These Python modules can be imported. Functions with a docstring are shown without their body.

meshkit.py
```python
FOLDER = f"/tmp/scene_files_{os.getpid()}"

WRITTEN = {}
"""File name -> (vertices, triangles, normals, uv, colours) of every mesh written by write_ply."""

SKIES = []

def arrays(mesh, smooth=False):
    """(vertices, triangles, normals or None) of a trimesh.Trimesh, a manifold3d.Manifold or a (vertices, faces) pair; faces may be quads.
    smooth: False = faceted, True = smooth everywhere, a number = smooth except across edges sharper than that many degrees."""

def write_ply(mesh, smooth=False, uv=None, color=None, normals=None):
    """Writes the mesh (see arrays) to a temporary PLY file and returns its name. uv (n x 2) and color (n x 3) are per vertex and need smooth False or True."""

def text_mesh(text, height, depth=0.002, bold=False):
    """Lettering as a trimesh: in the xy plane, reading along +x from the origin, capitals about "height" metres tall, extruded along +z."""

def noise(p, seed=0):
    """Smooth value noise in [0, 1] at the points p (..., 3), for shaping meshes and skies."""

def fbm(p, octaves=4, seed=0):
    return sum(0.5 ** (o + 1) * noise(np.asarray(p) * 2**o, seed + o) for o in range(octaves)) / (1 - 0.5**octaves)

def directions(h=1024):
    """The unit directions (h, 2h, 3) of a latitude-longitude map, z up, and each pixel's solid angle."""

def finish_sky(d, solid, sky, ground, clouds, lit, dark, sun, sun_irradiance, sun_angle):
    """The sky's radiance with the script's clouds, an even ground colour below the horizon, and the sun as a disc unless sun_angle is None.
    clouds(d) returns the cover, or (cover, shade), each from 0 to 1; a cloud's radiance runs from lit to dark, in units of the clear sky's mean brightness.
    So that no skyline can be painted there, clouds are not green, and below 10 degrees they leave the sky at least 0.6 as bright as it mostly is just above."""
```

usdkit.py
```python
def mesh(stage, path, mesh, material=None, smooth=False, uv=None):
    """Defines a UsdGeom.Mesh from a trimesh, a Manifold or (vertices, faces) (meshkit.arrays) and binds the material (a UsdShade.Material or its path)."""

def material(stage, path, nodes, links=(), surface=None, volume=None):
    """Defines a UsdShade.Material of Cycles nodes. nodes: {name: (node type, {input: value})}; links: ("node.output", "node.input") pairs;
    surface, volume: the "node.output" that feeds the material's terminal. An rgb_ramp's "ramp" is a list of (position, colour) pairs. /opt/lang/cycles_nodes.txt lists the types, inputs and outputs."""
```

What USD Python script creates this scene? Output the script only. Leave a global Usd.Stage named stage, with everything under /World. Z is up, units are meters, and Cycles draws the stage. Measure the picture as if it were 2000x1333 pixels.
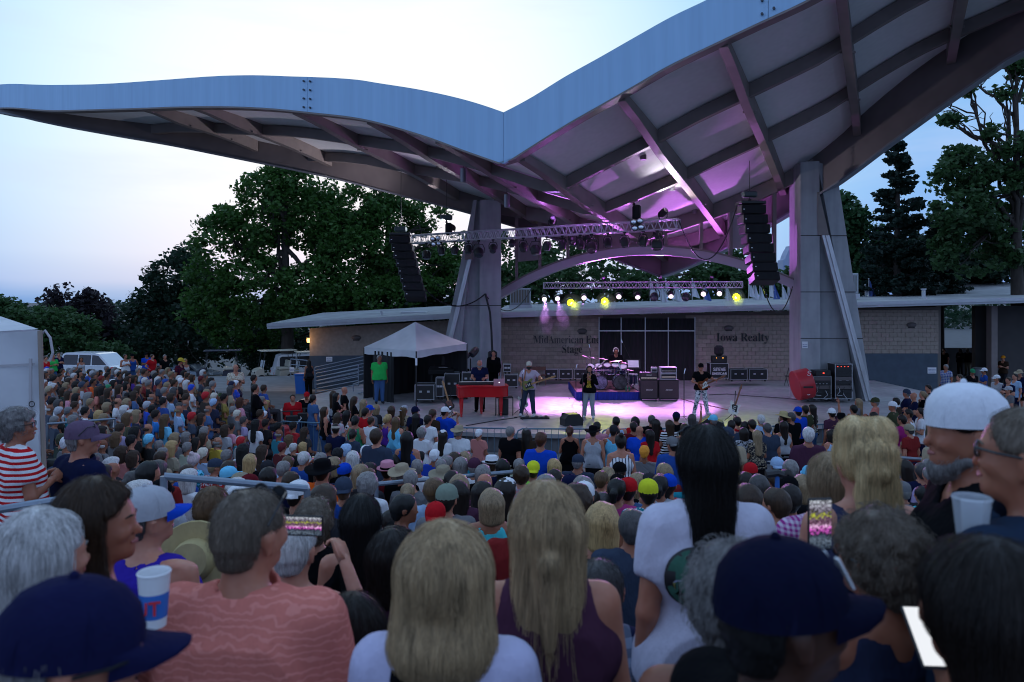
import math, random
import numpy as np, trimesh, manifold3d, shapely
from shapely import geometry as sg
import usdkit, meshkit
from pxr import Usd, UsdGeom, UsdLux, UsdShade, Gf, Sdf, Vt

stage = Usd.Stage.CreateInMemory()
UsdGeom.SetStageUpAxis(stage, UsdGeom.Tokens.z)
UsdGeom.SetStageMetersPerUnit(stage, 1.0)
W = UsdGeom.Xform.Define(stage, '/World')
stage.SetDefaultPrim(W.GetPrim())
UsdGeom.Scope.Define(stage, '/World/Looks')

# ---------------------------------------------------------------- camera, sky, sun, exposure
CAMZ, FPX, CX, HY = 4.4, 1450.0, 1000.0, 590.0          # eye height, focal length in photo pixels, centre column, horizon row
FL = FPX / 2000.0 * 36.0
cam = UsdGeom.Camera.Define(stage, '/World/camera')
cam.CreateHorizontalApertureAttr(36.0)
cam.CreateVerticalApertureAttr(36.0 * 682 / 1024)
cam.CreateFocalLengthAttr(FL)
cam.CreateVerticalApertureOffsetAttr(-(666.5 - HY) / 2000.0 * 36.0)
cam.CreateClippingRangeAttr(Gf.Vec2f(0.05, 6000))
cam.CreateFStopAttr(3.5)
cam.CreateFocusDistanceAttr(22.0)
cam.CreateExposureAttr(0.0)
cam.AddTranslateOp().Set(Gf.Vec3d(0, 0, CAMZ))
cam.AddRotateXOp().Set(90.0)

SUN_EL, SUN_AZ = math.radians(1.5), math.radians(-12.0)     # the sun is as good as set, ahead of the camera and behind the trees
def mat(name, nodes, links=(), surface=None, volume=None):
 return usdkit.material(stage, '/World/Looks/' + name, nodes, links, surface=surface, volume=volume)
SKY_G = np.array([-.2, 1.0, .2]) / np.linalg.norm([-.2, 1.0, .2])       # middle of the after-glow
sky_mat = mat('sky', {
 'sky': ('sky_texture', {'sky_type': 'single_scattering', 'sun_disc': False, 'sun_elevation': SUN_EL, 'sun_rotation': SUN_AZ, 'aerosol_density': 1.2, 'ozone_density': 1.6}),
 'tc': ('texture_coordinate', {}), 'sep': ('separate_xyz', {}),
 'mx': ('math', {'math_type': 'multiply', 'value2': SKY_G[0] / 2}), 'my': ('math', {'math_type': 'multiply_add', 'value2': SKY_G[1] / 2}), 'mz': ('math', {'math_type': 'multiply_add', 'value2': SKY_G[2] / 2}),
 'half': ('math', {'math_type': 'add', 'value2': .5}),
 'glow': ('rgb_ramp', {'ramp': [(0, (.34, .52, .88)), (.5, (.42, .62, .98)), (.80, (.38, .62, 1.0)), (.885, (.27, .54, .93)), (.925, (.40, .70, 1.0)), (.950, (.52, .80, 1.04)), (.968, (.74, .95, 1.06)), (.986, (.98, 1.06, 1.08)), (1, (1.06, 1.08, 1.06))]}),
 'low': ('rgb_ramp', {'ramp': [(0, (.36, .46, .70)), (.010, (.44, .52, .74)), (.025, (.78, .70, .84)), (.06, (.96, .85, .93)), (.13, (1.0, .95, .99)), (.24, (1, 1, 1)), (1, (1, 1, 1))]}),
 'mul': ('mix', {'mix_type': 'multiply', 'fac': 1.0}),
 'mapc': ('mapping', {'scale': (1.0, 1.0, 6.0)}),
 'cl': ('noise_texture', {'scale': 2.6, 'detail': 6.0, 'roughness': 0.55}),
 'clr': ('rgb_ramp', {'ramp': [(.50, (0, 0, 0)), (.72, (1, 1, 1))]}),
 'mixc': ('mix', {'mix_type': 'mix', 'color2': (.66, .74, .98)}),
 'clf': ('math', {'math_type': 'multiply', 'value2': 0.32}),
 'sc': ('mix', {'mix_type': 'multiply', 'fac': 1.0, 'color2': (9.0, 9.0, 9.0)}),
 'add': ('mix', {'mix_type': 'add', 'fac': 0.02}),
 'bg': ('background_shader', {'strength': 0.11}),
}, [('tc.generated', 'sep.vector'), ('sep.x', 'mx.value1'), ('sep.y', 'my.value1'), ('mx.value', 'my.value3'), ('sep.z', 'mz.value1'), ('my.value', 'mz.value3'), ('mz.value', 'half.value1'),
 ('half.value', 'glow.fac'), ('sep.z', 'low.fac'), ('glow.color', 'mul.color1'), ('low.color', 'mul.color2'), ('tc.generated', 'mapc.vector'), ('mapc.vector', 'cl.vector'), ('cl.fac', 'clr.fac'), ('clr.color', 'clf.value1'),
 ('clf.value', 'mixc.fac'), ('mul.color', 'mixc.color1'), ('mixc.color', 'sc.color1'), ('sc.color', 'add.color1'), ('sky.color', 'add.color2'), ('add.color', 'bg.color')], surface='bg.background')
sky = UsdLux.DomeLight.Define(stage, '/World/sky')
UsdShade.MaterialBindingAPI.Apply(sky.GetPrim()).Bind(sky_mat)
sky.GetPrim().SetCustomDataByKey('kind', 'structure')
sun = UsdLux.DistantLight.Define(stage, '/World/sun')
sun.CreateNormalizeAttr(True)
sun.CreateIntensityAttr(0.05)
sun.CreateAngleAttr(25.0)
sun.CreateColorAttr(Gf.Vec3f(1.0, .86, .76))
sun.AddRotateZOp().Set(-math.degrees(SUN_AZ))      # towards the sun: (sin az, cos az)
sun.AddRotateXOp().Set(90.0 - math.degrees(SUN_EL) + 180.0)

# ---------------------------------------------------------------- helpers
_seen = {}
def fresh(parent, name):
 key = (parent, name)
 n = _seen.get(key, -1) + 1
 _seen[key] = n
 return parent + '/' + (name if n == 0 else f'{name}_{n:03d}')
def pathof(p):
 return '/World' if p is None else (p if isinstance(p, str) else str(p.GetPath()))
def tag(p, label=None, cat=None, group=None, kind=None):
 for k, v in (('label', label), ('category', cat), ('group', group), ('kind', kind)):
  if v: p.SetCustomDataByKey(k, v)
 return p
def obj(name, mesh, m, parent=None, label=None, cat=None, group=None, kind=None, smooth=False, uv=None):
 path = fresh(pathof(parent), name)
 p = usdkit.mesh(stage, path, mesh, m, smooth=smooth, uv=uv).GetPrim()
 return tag(p, label, cat, group, kind)
def thing(name, label, cat, loc=(0, 0, 0), rz=0, group=None, scale=None, kind=None):
 path = fresh('/World', name)
 x = UsdGeom.Xform.Define(stage, path)
 x.AddTranslateOp().Set(Gf.Vec3d(*map(float, loc)))
 if rz: x.AddRotateZOp().Set(float(rz))
 if scale: x.AddScaleOp().Set(Gf.Vec3f(*map(float, scale)))
 return tag(x.GetPrim(), label, cat, group, kind)
def dup(root, loc, rz=0, label=None, group=None):
 was = root.GetCustomData()
 base = root.GetName()
 if base[-4:-3] == '_' and base[-3:].isdigit(): base = base[:-4]
 r = thing(base, label or was.get('label'), was.get('category'), loc, rz, group or was.get('group'))
 r.GetReferences().AddInternalReference(root.GetPath()); r.SetInstanceable(True)
 return r
cat_ = trimesh.util.concatenate
def box(x0, x1, y0, y1, z0, z1):
 m = trimesh.creation.box([x1 - x0, y1 - y0, z1 - z0]); m.apply_translation([(x0 + x1) / 2, (y0 + y1) / 2, (z0 + z1) / 2]); return m
def rbox(x0, x1, y0, y1, z0, z1, r=.02):
 """box with chamfered edges"""
 r = min(r, (x1 - x0) * .45, (y1 - y0) * .45, (z1 - z0) * .45)
 pts = []
 for X, sx in ((x0, 1), (x1, -1)):
  for Y, sy in ((y0, 1), (y1, -1)):
   for Z, sz in ((z0, 1), (z1, -1)):
    pts += [(X + sx * r, Y + sy * r, Z), (X + sx * r, Y, Z + sz * r), (X, Y + sy * r, Z + sz * r)]
 return trimesh.convex.convex_hull(np.array(pts))
def tube(a, b, r, r2=None, n=8, cap=True):
 a, b = np.array(a, float), np.array(b, float); r2 = r if r2 is None else r2
 d = b - a; L = np.linalg.norm(d); d = d / max(L, 1e-9)
 e = np.array([0, 0, 1.0]) if abs(d[2]) < .9 else np.array([1.0, 0, 0])
 p = np.cross(d, e); p /= np.linalg.norm(p); q = np.cross(d, p)
 t = np.arange(n) * 2 * np.pi / n
 ring = np.cos(t)[:, None] * p + np.sin(t)[:, None] * q
 v = np.vstack([a + ring * r, b + ring * r2, [a], [b]])
 f = []
 for i in range(n):
  j = (i + 1) % n
  f += [(i, n + i, j), (j, n + i, n + j)]
  if cap: f += [(i, j, 2 * n), (n + j, n + i, 2 * n + 1)]
 return trimesh.Trimesh(v, np.array(f), process=False)
def pipe(pts, r, n=6):
 """tube through many points; r a number or list"""
 pts = np.asarray(pts, float); k = len(pts)
 rr = np.broadcast_to(r, (k,))
 tan = np.gradient(pts, axis=0); tan /= np.maximum(np.linalg.norm(tan, axis=1, keepdims=True), 1e-9)
 e = np.array([0, 0, 1.0]) if abs(tan[0][2]) < .9 else np.array([1.0, 0, 0])
 p = np.cross(tan[0], e); p /= np.linalg.norm(p)
 v = []
 t = np.arange(n) * 2 * np.pi / n
 for i in range(k):
  p = p - tan[i] * (p @ tan[i]); p /= max(np.linalg.norm(p), 1e-9)
  q = np.cross(tan[i], p)
  v.append(pts[i] + (np.cos(t)[:, None] * p + np.sin(t)[:, None] * q) * rr[i])
 v = np.vstack(v + [[pts[0]], [pts[-1]]])
 f = []
 for i in range(k - 1):
  for j in range(n):
   a, b = i * n + j, i * n + (j + 1) % n
   f += [(a, b, a + n), (b, b + n, a + n)]
 for j in range(n):
  f += [((j + 1) % n, j, k * n), ((k - 1) * n + j, (k - 1) * n + (j + 1) % n, k * n + 1)]
 return trimesh.Trimesh(v, np.array(f), process=False)
def lathe(prof, n=24):
 """revolve (r, z) points round z, ends closed if r = 0"""
 prof = np.asarray(prof, float); k = len(prof)
 t = np.arange(n) * 2 * np.pi / n
 v = np.stack([prof[:, 0][:, None] * np.cos(t), prof[:, 0][:, None] * np.sin(t), np.repeat(prof[:, 1][:, None], n, 1)], -1).reshape(-1, 3)
 f = []
 for i in range(k - 1):
  for j in range(n):
   a, b = i * n + j, i * n + (j + 1) % n
   f += [(a, b, a + n), (b, b + n, a + n)]
 m = trimesh.Trimesh(v, np.array(f), process=False)
 m.update_faces(m.area_faces > 1e-12)
 return m
def prism(poly, y0, y1):
 """polygon in (x, z) pulled along y"""
 m = trimesh.creation.extrude_polygon(sg.Polygon(poly), y1 - y0, engine='earcut')
 v = m.vertices.copy()
 m.vertices = np.stack([v[:, 0], y1 - v[:, 2], v[:, 1]], 1)
 return m
def flatplate(poly, z0, z1):
 m = trimesh.creation.extrude_polygon(poly if hasattr(poly, 'exterior') else sg.Polygon(poly), z1 - z0, engine='earcut')
 m.apply_translation([0, 0, z0]); return m
def rot(m, ax, deg, at=(0, 0, 0)):
 m = m.copy(); m.apply_transform(trimesh.transformations.rotation_matrix(math.radians(deg), ax, at)); return m
def mv(m, *t):
 m = m.copy(); m.apply_translation(t if len(t) == 3 else t[0]); return m
def P(px, py, d):
 """the point seen at photo pixel (px, py) at distance d in front of the camera"""
 return np.array([(px - CX) / FPX * d, d, CAMZ - (py - HY) / FPX * d])
def X(px, d): return (px - CX) / FPX * d
def Z(py, d): return CAMZ - (py - HY) / FPX * d

# ---------------------------------------------------------------- materials
def plain(name, col, rough=.6, metal=0.0, noise=0.0, scale=8.0, bump=0.0, spec=.5, stretch=None, rough_var=0.0, coat=0.0, em=None, ems=0.0, col2=None):
 nodes = {'p': ('principled_bsdf', {'base_color': col, 'roughness': rough, 'metallic': metal, 'specular_ior_level': spec, 'coat_weight': coat})}
 links = []
 if em is not None:
  nodes['p'][1].update(emission_color=em, emission_strength=ems)
 if noise or bump or rough_var:
  nodes['tc'] = ('texture_coordinate', {})
  nodes['mp'] = ('mapping', {'scale': stretch or (1, 1, 1)})
  nodes['n'] = ('noise_texture', {'scale': scale, 'detail': 5.0, 'roughness': .6})
  links += [('tc.object', 'mp.vector'), ('mp.vector', 'n.vector')]
  if noise:
   c2 = col2 or tuple(c * (1 - noise) for c in col)
   c1 = tuple(min(1, c * (1 + noise * .5)) for c in col)
   nodes['r'] = ('rgb_ramp', {'ramp': [(.3, c2), (.7, c1)]})
   links += [('n.fac', 'r.fac'), ('r.color', 'p.base_color')]
  if rough_var:
   nodes['mr'] = ('map_range', {'from_min': .3, 'from_max': .7, 'to_min': max(0.03, rough - rough_var), 'to_max': min(1, rough + rough_var)})
   links += [('n.fac', 'mr.value'), ('mr.result', 'p.roughness')]
  if bump:
   nodes['b'] = ('bump', {'strength': .5, 'distance': bump})
   links += [('n.fac', 'b.height'), ('b.normal', 'p.normal')]
 return mat(name, nodes, links, surface='p.BSDF')
import json
SERIF = json.loads('{"A":[93,[[[[-1,1],[8,7],[12,14],[45,98],[48,101],[83,18],[90,5],[96,1],[52,1],[60,4],[64,8],[62,18],[58,29],[55,31],[23,31],[16,18],[15,9],[17,5],[27,1]],[[[37,68],[24,36],[26,34],[52,34],[54,35],[54,39],[40,69]]]]]],"E":[95,[[[[4,1],[13,4],[17,8],[18,11],[18,88],[16,93],[13,97],[5,99],[87,99],[87,72],[80,87],[76,91],[70,94],[59,96],[46,96],[40,94],[39,87],[39,53],[47,53],[56,56],[62,63],[64,73],[66,74],[66,27],[64,28],[63,38],[56,47],[50,50],[40,50],[39,48],[39,13],[40,8],[43,5],[58,4],[67,6],[80,12],[93,30],[87,1]],[]]]],"I":[56,[[[[4,1],[13,5],[17,8],[18,12],[18,91],[14,96],[4,99],[53,99],[43,96],[40,91],[39,87],[39,15],[39,10],[42,6],[53,1]],[]]]],"M":[136,[[[[4,1],[14,5],[18,12],[18,90],[14,96],[4,99],[40,98],[67,34],[70,31],[74,36],[100,98],[135,99],[125,94],[122,87],[122,12],[126,4],[135,1],[89,1],[97,4],[101,12],[101,82],[99,84],[95,79],[62,1],[61,1],[59,4],[28,79],[25,83],[22,83],[22,15],[23,8],[27,4],[36,1]],[]]]],"R":[101,[[[[5,1],[13,4],[16,7],[18,12],[18,88],[13,96],[5,99],[64,98],[77,94],[85,89],[87,86],[90,78],[90,66],[85,58],[78,53],[70,51],[69,48],[95,9],[100,3],[104,1],[75,1],[47,46],[44,48],[40,48],[39,46],[39,14],[39,9],[43,4],[52,1]],[[[40,92],[39,51],[40,50],[50,50],[57,51],[65,58],[67,63],[68,80],[66,86],[61,93],[54,96],[43,95]]]]]],"S":[83,[[[[11,1],[11,35],[13,35],[17,22],[23,12],[28,7],[36,4],[48,3],[54,5],[59,9],[63,18],[62,27],[56,34],[28,50],[16,60],[13,70],[13,80],[16,90],[23,98],[33,102],[46,103],[67,99],[73,103],[73,73],[64,90],[54,99],[46,101],[39,101],[32,99],[25,90],[25,82],[27,77],[32,72],[64,56],[74,46],[78,35],[78,27],[74,16],[64,6],[52,1],[37,1],[17,5]],[]]]],"a":[73,[[[[6,12],[7,21],[12,28],[20,33],[44,42],[45,43],[45,59],[43,63],[40,66],[36,68],[29,68],[22,65],[22,61],[26,53],[24,48],[20,45],[14,45],[10,49],[9,57],[12,62],[19,67],[31,70],[46,70],[57,66],[59,63],[63,53],[63,11],[66,8],[70,8],[71,7],[62,1],[54,1],[49,3],[45,9],[43,10],[31,2],[18,1],[12,3],[8,7]],[[[24,23],[26,11],[32,7],[35,7],[40,10],[45,14],[44,40],[42,40],[33,36],[27,30]]]]]],"c":[63,[[[[6,28],[6,41],[9,51],[14,59],[23,67],[34,70],[44,70],[52,67],[59,61],[60,56],[59,51],[55,48],[49,48],[45,52],[45,62],[44,65],[40,68],[35,68],[28,64],[24,53],[24,32],[26,23],[30,15],[36,11],[41,9],[49,9],[60,15],[61,15],[51,5],[38,1],[31,1],[19,5],[11,14]],[]]]],"d":[79,[[[[6,28],[6,41],[7,49],[10,56],[16,64],[22,68],[29,70],[38,70],[48,63],[50,64],[50,93],[47,97],[40,100],[69,100],[69,13],[70,10],[76,5],[50,1],[50,7],[48,9],[37,1],[25,1],[16,6],[12,11],[8,19]],[[[24,44],[25,20],[28,11],[35,6],[43,7],[48,11],[50,16],[50,57],[43,64],[40,65],[33,64],[30,62],[27,57]]]]]],"e":[65,[[[[6,29],[6,42],[9,52],[15,61],[19,65],[28,69],[38,70],[48,67],[56,60],[59,52],[61,39],[27,39],[24,37],[24,31],[27,21],[30,16],[35,11],[40,10],[47,10],[55,13],[60,18],[61,17],[55,9],[49,4],[38,1],[30,1],[20,4],[14,10],[10,15]],[[[26,61],[24,44],[25,43],[44,42],[46,43],[45,60],[41,67],[34,68],[30,66]]]]]],"g":[70,[[[[4,-18],[6,-12],[13,-8],[15,-6],[7,2],[7,10],[12,17],[21,21],[22,24],[21,26],[11,33],[7,39],[7,51],[10,58],[16,64],[30,68],[40,68],[51,65],[68,65],[68,60],[60,60],[59,58],[63,46],[62,39],[59,32],[53,27],[46,24],[28,24],[24,22],[21,16],[21,13],[27,9],[47,9],[56,7],[63,4],[66,1],[68,-5],[68,-12],[64,-21],[60,-24],[49,-28],[40,-30],[25,-30],[11,-26],[6,-21]],[[[16,-19],[19,-24],[25,-27],[43,-27],[50,-26],[56,-23],[59,-19],[59,-12],[56,-9],[51,-7],[21,-7],[15,-13]],[[24,38],[26,30],[32,25],[39,26],[43,29],[45,37],[45,55],[43,62],[40,66],[32,67],[26,62],[24,53]]]]]],"i":[42,[[[[5,1],[11,4],[13,11],[13,57],[11,64],[6,67],[31,67],[31,9],[33,4],[39,1]],[]],[[[13,89],[13,95],[16,99],[20,101],[26,100],[30,98],[32,93],[31,87],[29,84],[24,81],[16,83]],[]]]],"l":[42,[[[[5,1],[11,4],[13,11],[13,89],[11,95],[6,99],[31,99],[31,9],[33,4],[39,1]],[]]]],"m":[119,[[[[5,1],[11,5],[13,12],[13,57],[11,63],[6,67],[31,67],[31,60],[33,59],[45,67],[56,69],[64,66],[71,57],[82,67],[89,69],[101,67],[106,63],[110,52],[110,9],[113,4],[117,1],[84,1],[89,4],[92,9],[92,53],[90,58],[86,61],[78,60],[70,52],[70,8],[73,4],[77,1],[45,1],[50,4],[53,9],[53,53],[51,58],[47,61],[38,60],[34,56],[31,51],[31,8],[34,4],[38,1]],[]]]],"n":[81,[[[[5,1],[11,5],[13,12],[13,57],[11,63],[6,67],[31,67],[31,60],[33,59],[42,66],[51,69],[60,68],[66,65],[70,59],[71,54],[71,11],[72,6],[79,1],[46,1],[51,4],[53,10],[53,53],[51,58],[47,61],[39,60],[31,51],[31,9],[34,4],[39,1]],[]]]],"o":[72,[[[[6,28],[6,43],[9,52],[14,61],[25,68],[33,70],[41,70],[49,68],[60,60],[66,51],[68,43],[68,28],[66,20],[60,11],[49,3],[41,1],[33,1],[22,4],[12,14]],[[[24,21],[26,11],[31,4],[34,2],[40,2],[46,7],[50,18],[50,51],[48,60],[46,65],[40,69],[34,69],[31,67],[26,59],[24,50]]]]]],"r":[62,[[[[5,1],[11,4],[13,11],[13,57],[11,64],[6,67],[30,67],[30,57],[33,56],[41,65],[47,68],[55,69],[58,67],[62,61],[62,56],[58,51],[51,51],[44,58],[40,59],[35,54],[32,49],[31,11],[34,4],[42,1]],[]]]],"t":[49,[[[[6,64],[6,67],[30,93],[31,69],[32,68],[44,68],[44,64],[32,64],[30,63],[30,15],[34,9],[39,9],[47,15],[42,6],[34,1],[20,1],[15,5],[13,8],[12,16],[12,63],[10,64]],[]]]],"w":[93,[[[[-1,66],[29,67],[24,62],[24,57],[34,29],[37,27],[39,29],[48,51],[44,63],[39,67],[70,67],[65,63],[64,57],[71,34],[74,31],[78,35],[87,58],[86,63],[80,67],[97,67],[91,60],[66,-1],[64,0],[52,40],[49,42],[46,39],[30,0],[28,-1],[5,59],[2,64]],[]]]],"y":[64,[[[[0,-21],[0,-17],[2,-13],[6,-10],[9,-10],[14,-14],[15,-21],[16,-22],[23,-22],[29,-12],[33,-2],[9,56],[6,62],[1,67],[34,67],[28,64],[27,58],[37,30],[41,26],[44,28],[54,58],[53,64],[46,67],[64,67],[58,59],[35,-4],[26,-23],[20,-28],[9,-30],[3,-27]],[]]]]}')
def serif_text(text, cap, depth):
 """serif capitals and small letters as extruded outlines (glyph outlines are listed in SERIF, in units of the capital height)"""
 x, parts = 0.0, []
 for ch in text:
  if ch == ' ': x += .36; continue
  adv, polys = SERIF[ch]
  for outer, holes in polys:
   g = sg.Polygon([(a / 100 , b / 100) for a, b in outer], [[(a / 100, b / 100) for a, b in h] for h in holes])
   m = trimesh.creation.extrude_polygon(g, depth / cap, engine='earcut'); m.apply_translation([x, 0, 0]); parts.append(m)
  x += adv / 100
 m = trimesh.util.concatenate(parts); m.apply_scale(cap); return m
# ---------------------------------------------------------------- ground
M = {}
M['ground'] = plain('asphalt', (.055, .057, .065), .9, noise=.35, scale=1.2, bump=.01)
M['path'] = plain('concrete_paving', (.21, .21, .215), .85, noise=.25, scale=1.5, bump=.006)
M['terrace'] = plain('terrace_concrete', (.10, .10, .105), .9, noise=.3, scale=2.0, bump=.006)
M['stagefloor'] = mat('stage_floor', {
 'tc': ('texture_coordinate', {}), 'n': ('noise_texture', {'scale': .55, 'detail': 6.0, 'roughness': .65, 'distortion': .6}),
 'r': ('rgb_ramp', {'ramp': [(.3, (.20, .185, .195)), (.5, (.30, .28, .29)), (.72, (.40, .37, .38))]}),
 'n2': ('noise_texture', {'scale': 4.0, 'detail': 5.0}), 'mr': ('map_range', {'from_min': .3, 'from_max': .7, 'to_min': .32, 'to_max': .6}),
 'b': ('bump', {'strength': .25, 'distance': .004}), 'p': ('principled_bsdf', {})},
 [('tc.object', 'n.vector'), ('tc.object', 'n2.vector'), ('n.fac', 'r.fac'), ('r.color', 'p.base_color'), ('n2.fac', 'mr.value'), ('mr.result', 'p.roughness'), ('n2.fac', 'b.height'), ('b.normal', 'p.normal')], surface='p.BSDF')
M['grass'] = plain('grass_blades', (.045, .085, .02), .9, noise=.5, scale=3.0)
M['soil'] = plain('lawn', (.05, .075, .028), .95, noise=.4, scale=2.0, bump=.02)

STAGE_Z = 0.6
def sstep(a, b, x):
 t = np.clip((x - a) / (b - a), 0, 1); return t * t * (3 - 2 * t)
_GY, _GZ = [0, 2.1, 4, 6.7, 9, 10.5, 12, 14, 15.2], [3.25, 2.62, 2.06, 1.5, 1.07, .87, .70, .48, 0]
def Gs(x, y):
 """smooth height of the seating bowl"""
 if np.ndim(x) == 0:
  x, y = float(x), float(y); q = lambda a, b, c: (lambda t: t * t * (3 - 2 * t))(min(max((c - a) / (b - a), 0), 1))
  return max(float(np.interp(y, _GY, _GZ)), 0.7 * (1 - q(-8.5, -5.5, x)) * (1 - q(24, 38, y))) - 2.0 * q(38, 62, y) * (1 - q(-9, -3, x))
 x, y = np.asarray(x, float), np.asarray(y, float)
 main = np.interp(y, _GY, _GZ)
 bank = 0.7 * (1 - sstep(-8.5, -5.5, x)) * (1 - sstep(24, 38, y))
 far = -2.0 * sstep(38, 62, y) * (1 - sstep(-9, -3, x))
 return np.maximum(main, bank) + far
TREAD = 0.9
def step_y(y): return np.floor(y / TREAD) * TREAD
def floor_z(x, y):
 """height of the tread under (x, y)"""
 y = float(y)
 if y < 15.3:
  yc = (math.floor(y / TREAD) + .5) * TREAD
  return float(Gs(x, yc))
 return float(Gs(x, y))

# one sheet to the horizon, flat around the stage, falling away behind the left bank
gx = np.concatenate([[-4000, -800, -200, -90], np.arange(-60, -4, 4.0), np.arange(-4, 41, 9.0), [60, 120, 400, 900, 4000]])
gy = np.concatenate([[-300, -60, -20, 0, 14, 20, 26], np.arange(30, 64, 3.0), [80, 130, 300, 900, 4000]])
A, B = np.meshgrid(gx, gy, indexing='ij')
ZZ = np.minimum(Gs(A, np.maximum(B, 38)), 0)
V = np.stack([A, B, ZZ], -1).reshape(-1, 3); ny = len(gy)
F = [(i * ny + j, (i + 1) * ny + j, (i + 1) * ny + j + 1, i * ny + j + 1) for i in range(len(gx) - 1) for j in range(ny - 1)]
obj('ground', (V, np.array(F)), M['ground'], kind='structure')
# seating terrace: treads and risers, wrapping into the left bank
rows = []
for k in range(-1, 17):
 y0, y1 = k * TREAD, (k + 1) * TREAD
 z = float(Gs(0, max(y0 + y1, 0) / 2))
 if z > .02: rows.append(box(-26, 26, y0, y1 + .002 * (k % 2), -.3, z))
obj('terrace', cat_(rows), M['terrace'], kind='structure')
xs = np.linspace(-40, -5.2, 30); ys = np.linspace(13.4, 38, 28)
A, B = np.meshgrid(xs, ys, indexing='ij')
V = np.stack([A, B, np.where(Gs(A, B) > .01, Gs(A, B), -.05)], -1).reshape(-1, 3)
F = [(i * 28 + j, (i + 1) * 28 + j, (i + 1) * 28 + j + 1, i * 28 + j + 1) for i in range(29) for j in range(27)]
obj('seating_bank', (V, np.array(F)), M['terrace'], kind='structure')
# pale plaza in front of and beside the stage
plz = sg.Polygon([(-14, 36.2), (-7.9, 23), (-7.9, 14.2), (24, 14.2), (24, 36), (-7, 36.5), (-10, 44), (-18, 44), (-24, 43)])
obj('plaza_pavement', flatplate(plz, .004, .012), M['path'], kind='structure')
lawn = sg.Polygon([(-20.5, 35.6), (-16.2, 35.4), (-12.4, 32.2), (-11.5, 29.0), (-14, 28.5), (-20, 31)])
lm = trimesh.creation.extrude_polygon(lawn.buffer(.6), .02, engine='earcut')
lm = lm.subdivide().subdivide().subdivide(); v = lm.vertices.copy(); v[:, 2] += Gs(v[:, 0], v[:, 1]) + .06; lm.vertices = v
obj('lawn', lm, M['soil'], kind='structure')
rng = np.random.default_rng(5)
pts = []
while len(pts) < 5000:
 x, y = rng.uniform(-21, -11), rng.uniform(28, 36.3)
 if lawn.buffer(.5).contains(sg.Point(x, y)): pts.append((x, y))
pts = np.array(pts); gz = Gs(pts[:, 0], pts[:, 1]) + .07
ang = rng.uniform(0, 6.28, len(pts)); hgt = rng.uniform(.05, .12, len(pts))
b0 = np.stack([pts[:, 0] + .02 * np.cos(ang), pts[:, 1] + .02 * np.sin(ang), gz], -1); b1 = np.stack([pts[:, 0] - .02 * np.cos(ang), pts[:, 1] - .02 * np.sin(ang), gz], -1)
b2 = np.stack([pts[:, 0] + rng.normal(0, .04, len(pts)), pts[:, 1] + rng.normal(0, .04, len(pts)), gz + hgt], -1)
n = len(pts); V = np.vstack([b0, b1, b2]); F = np.stack([np.arange(n), np.arange(n) + n, np.arange(n) + 2 * n], -1)
obj('lawn_grass', (V, F), M['grass'], label='short green grass of the small lawn beside the path', cat='grass', kind='stuff')

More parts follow.
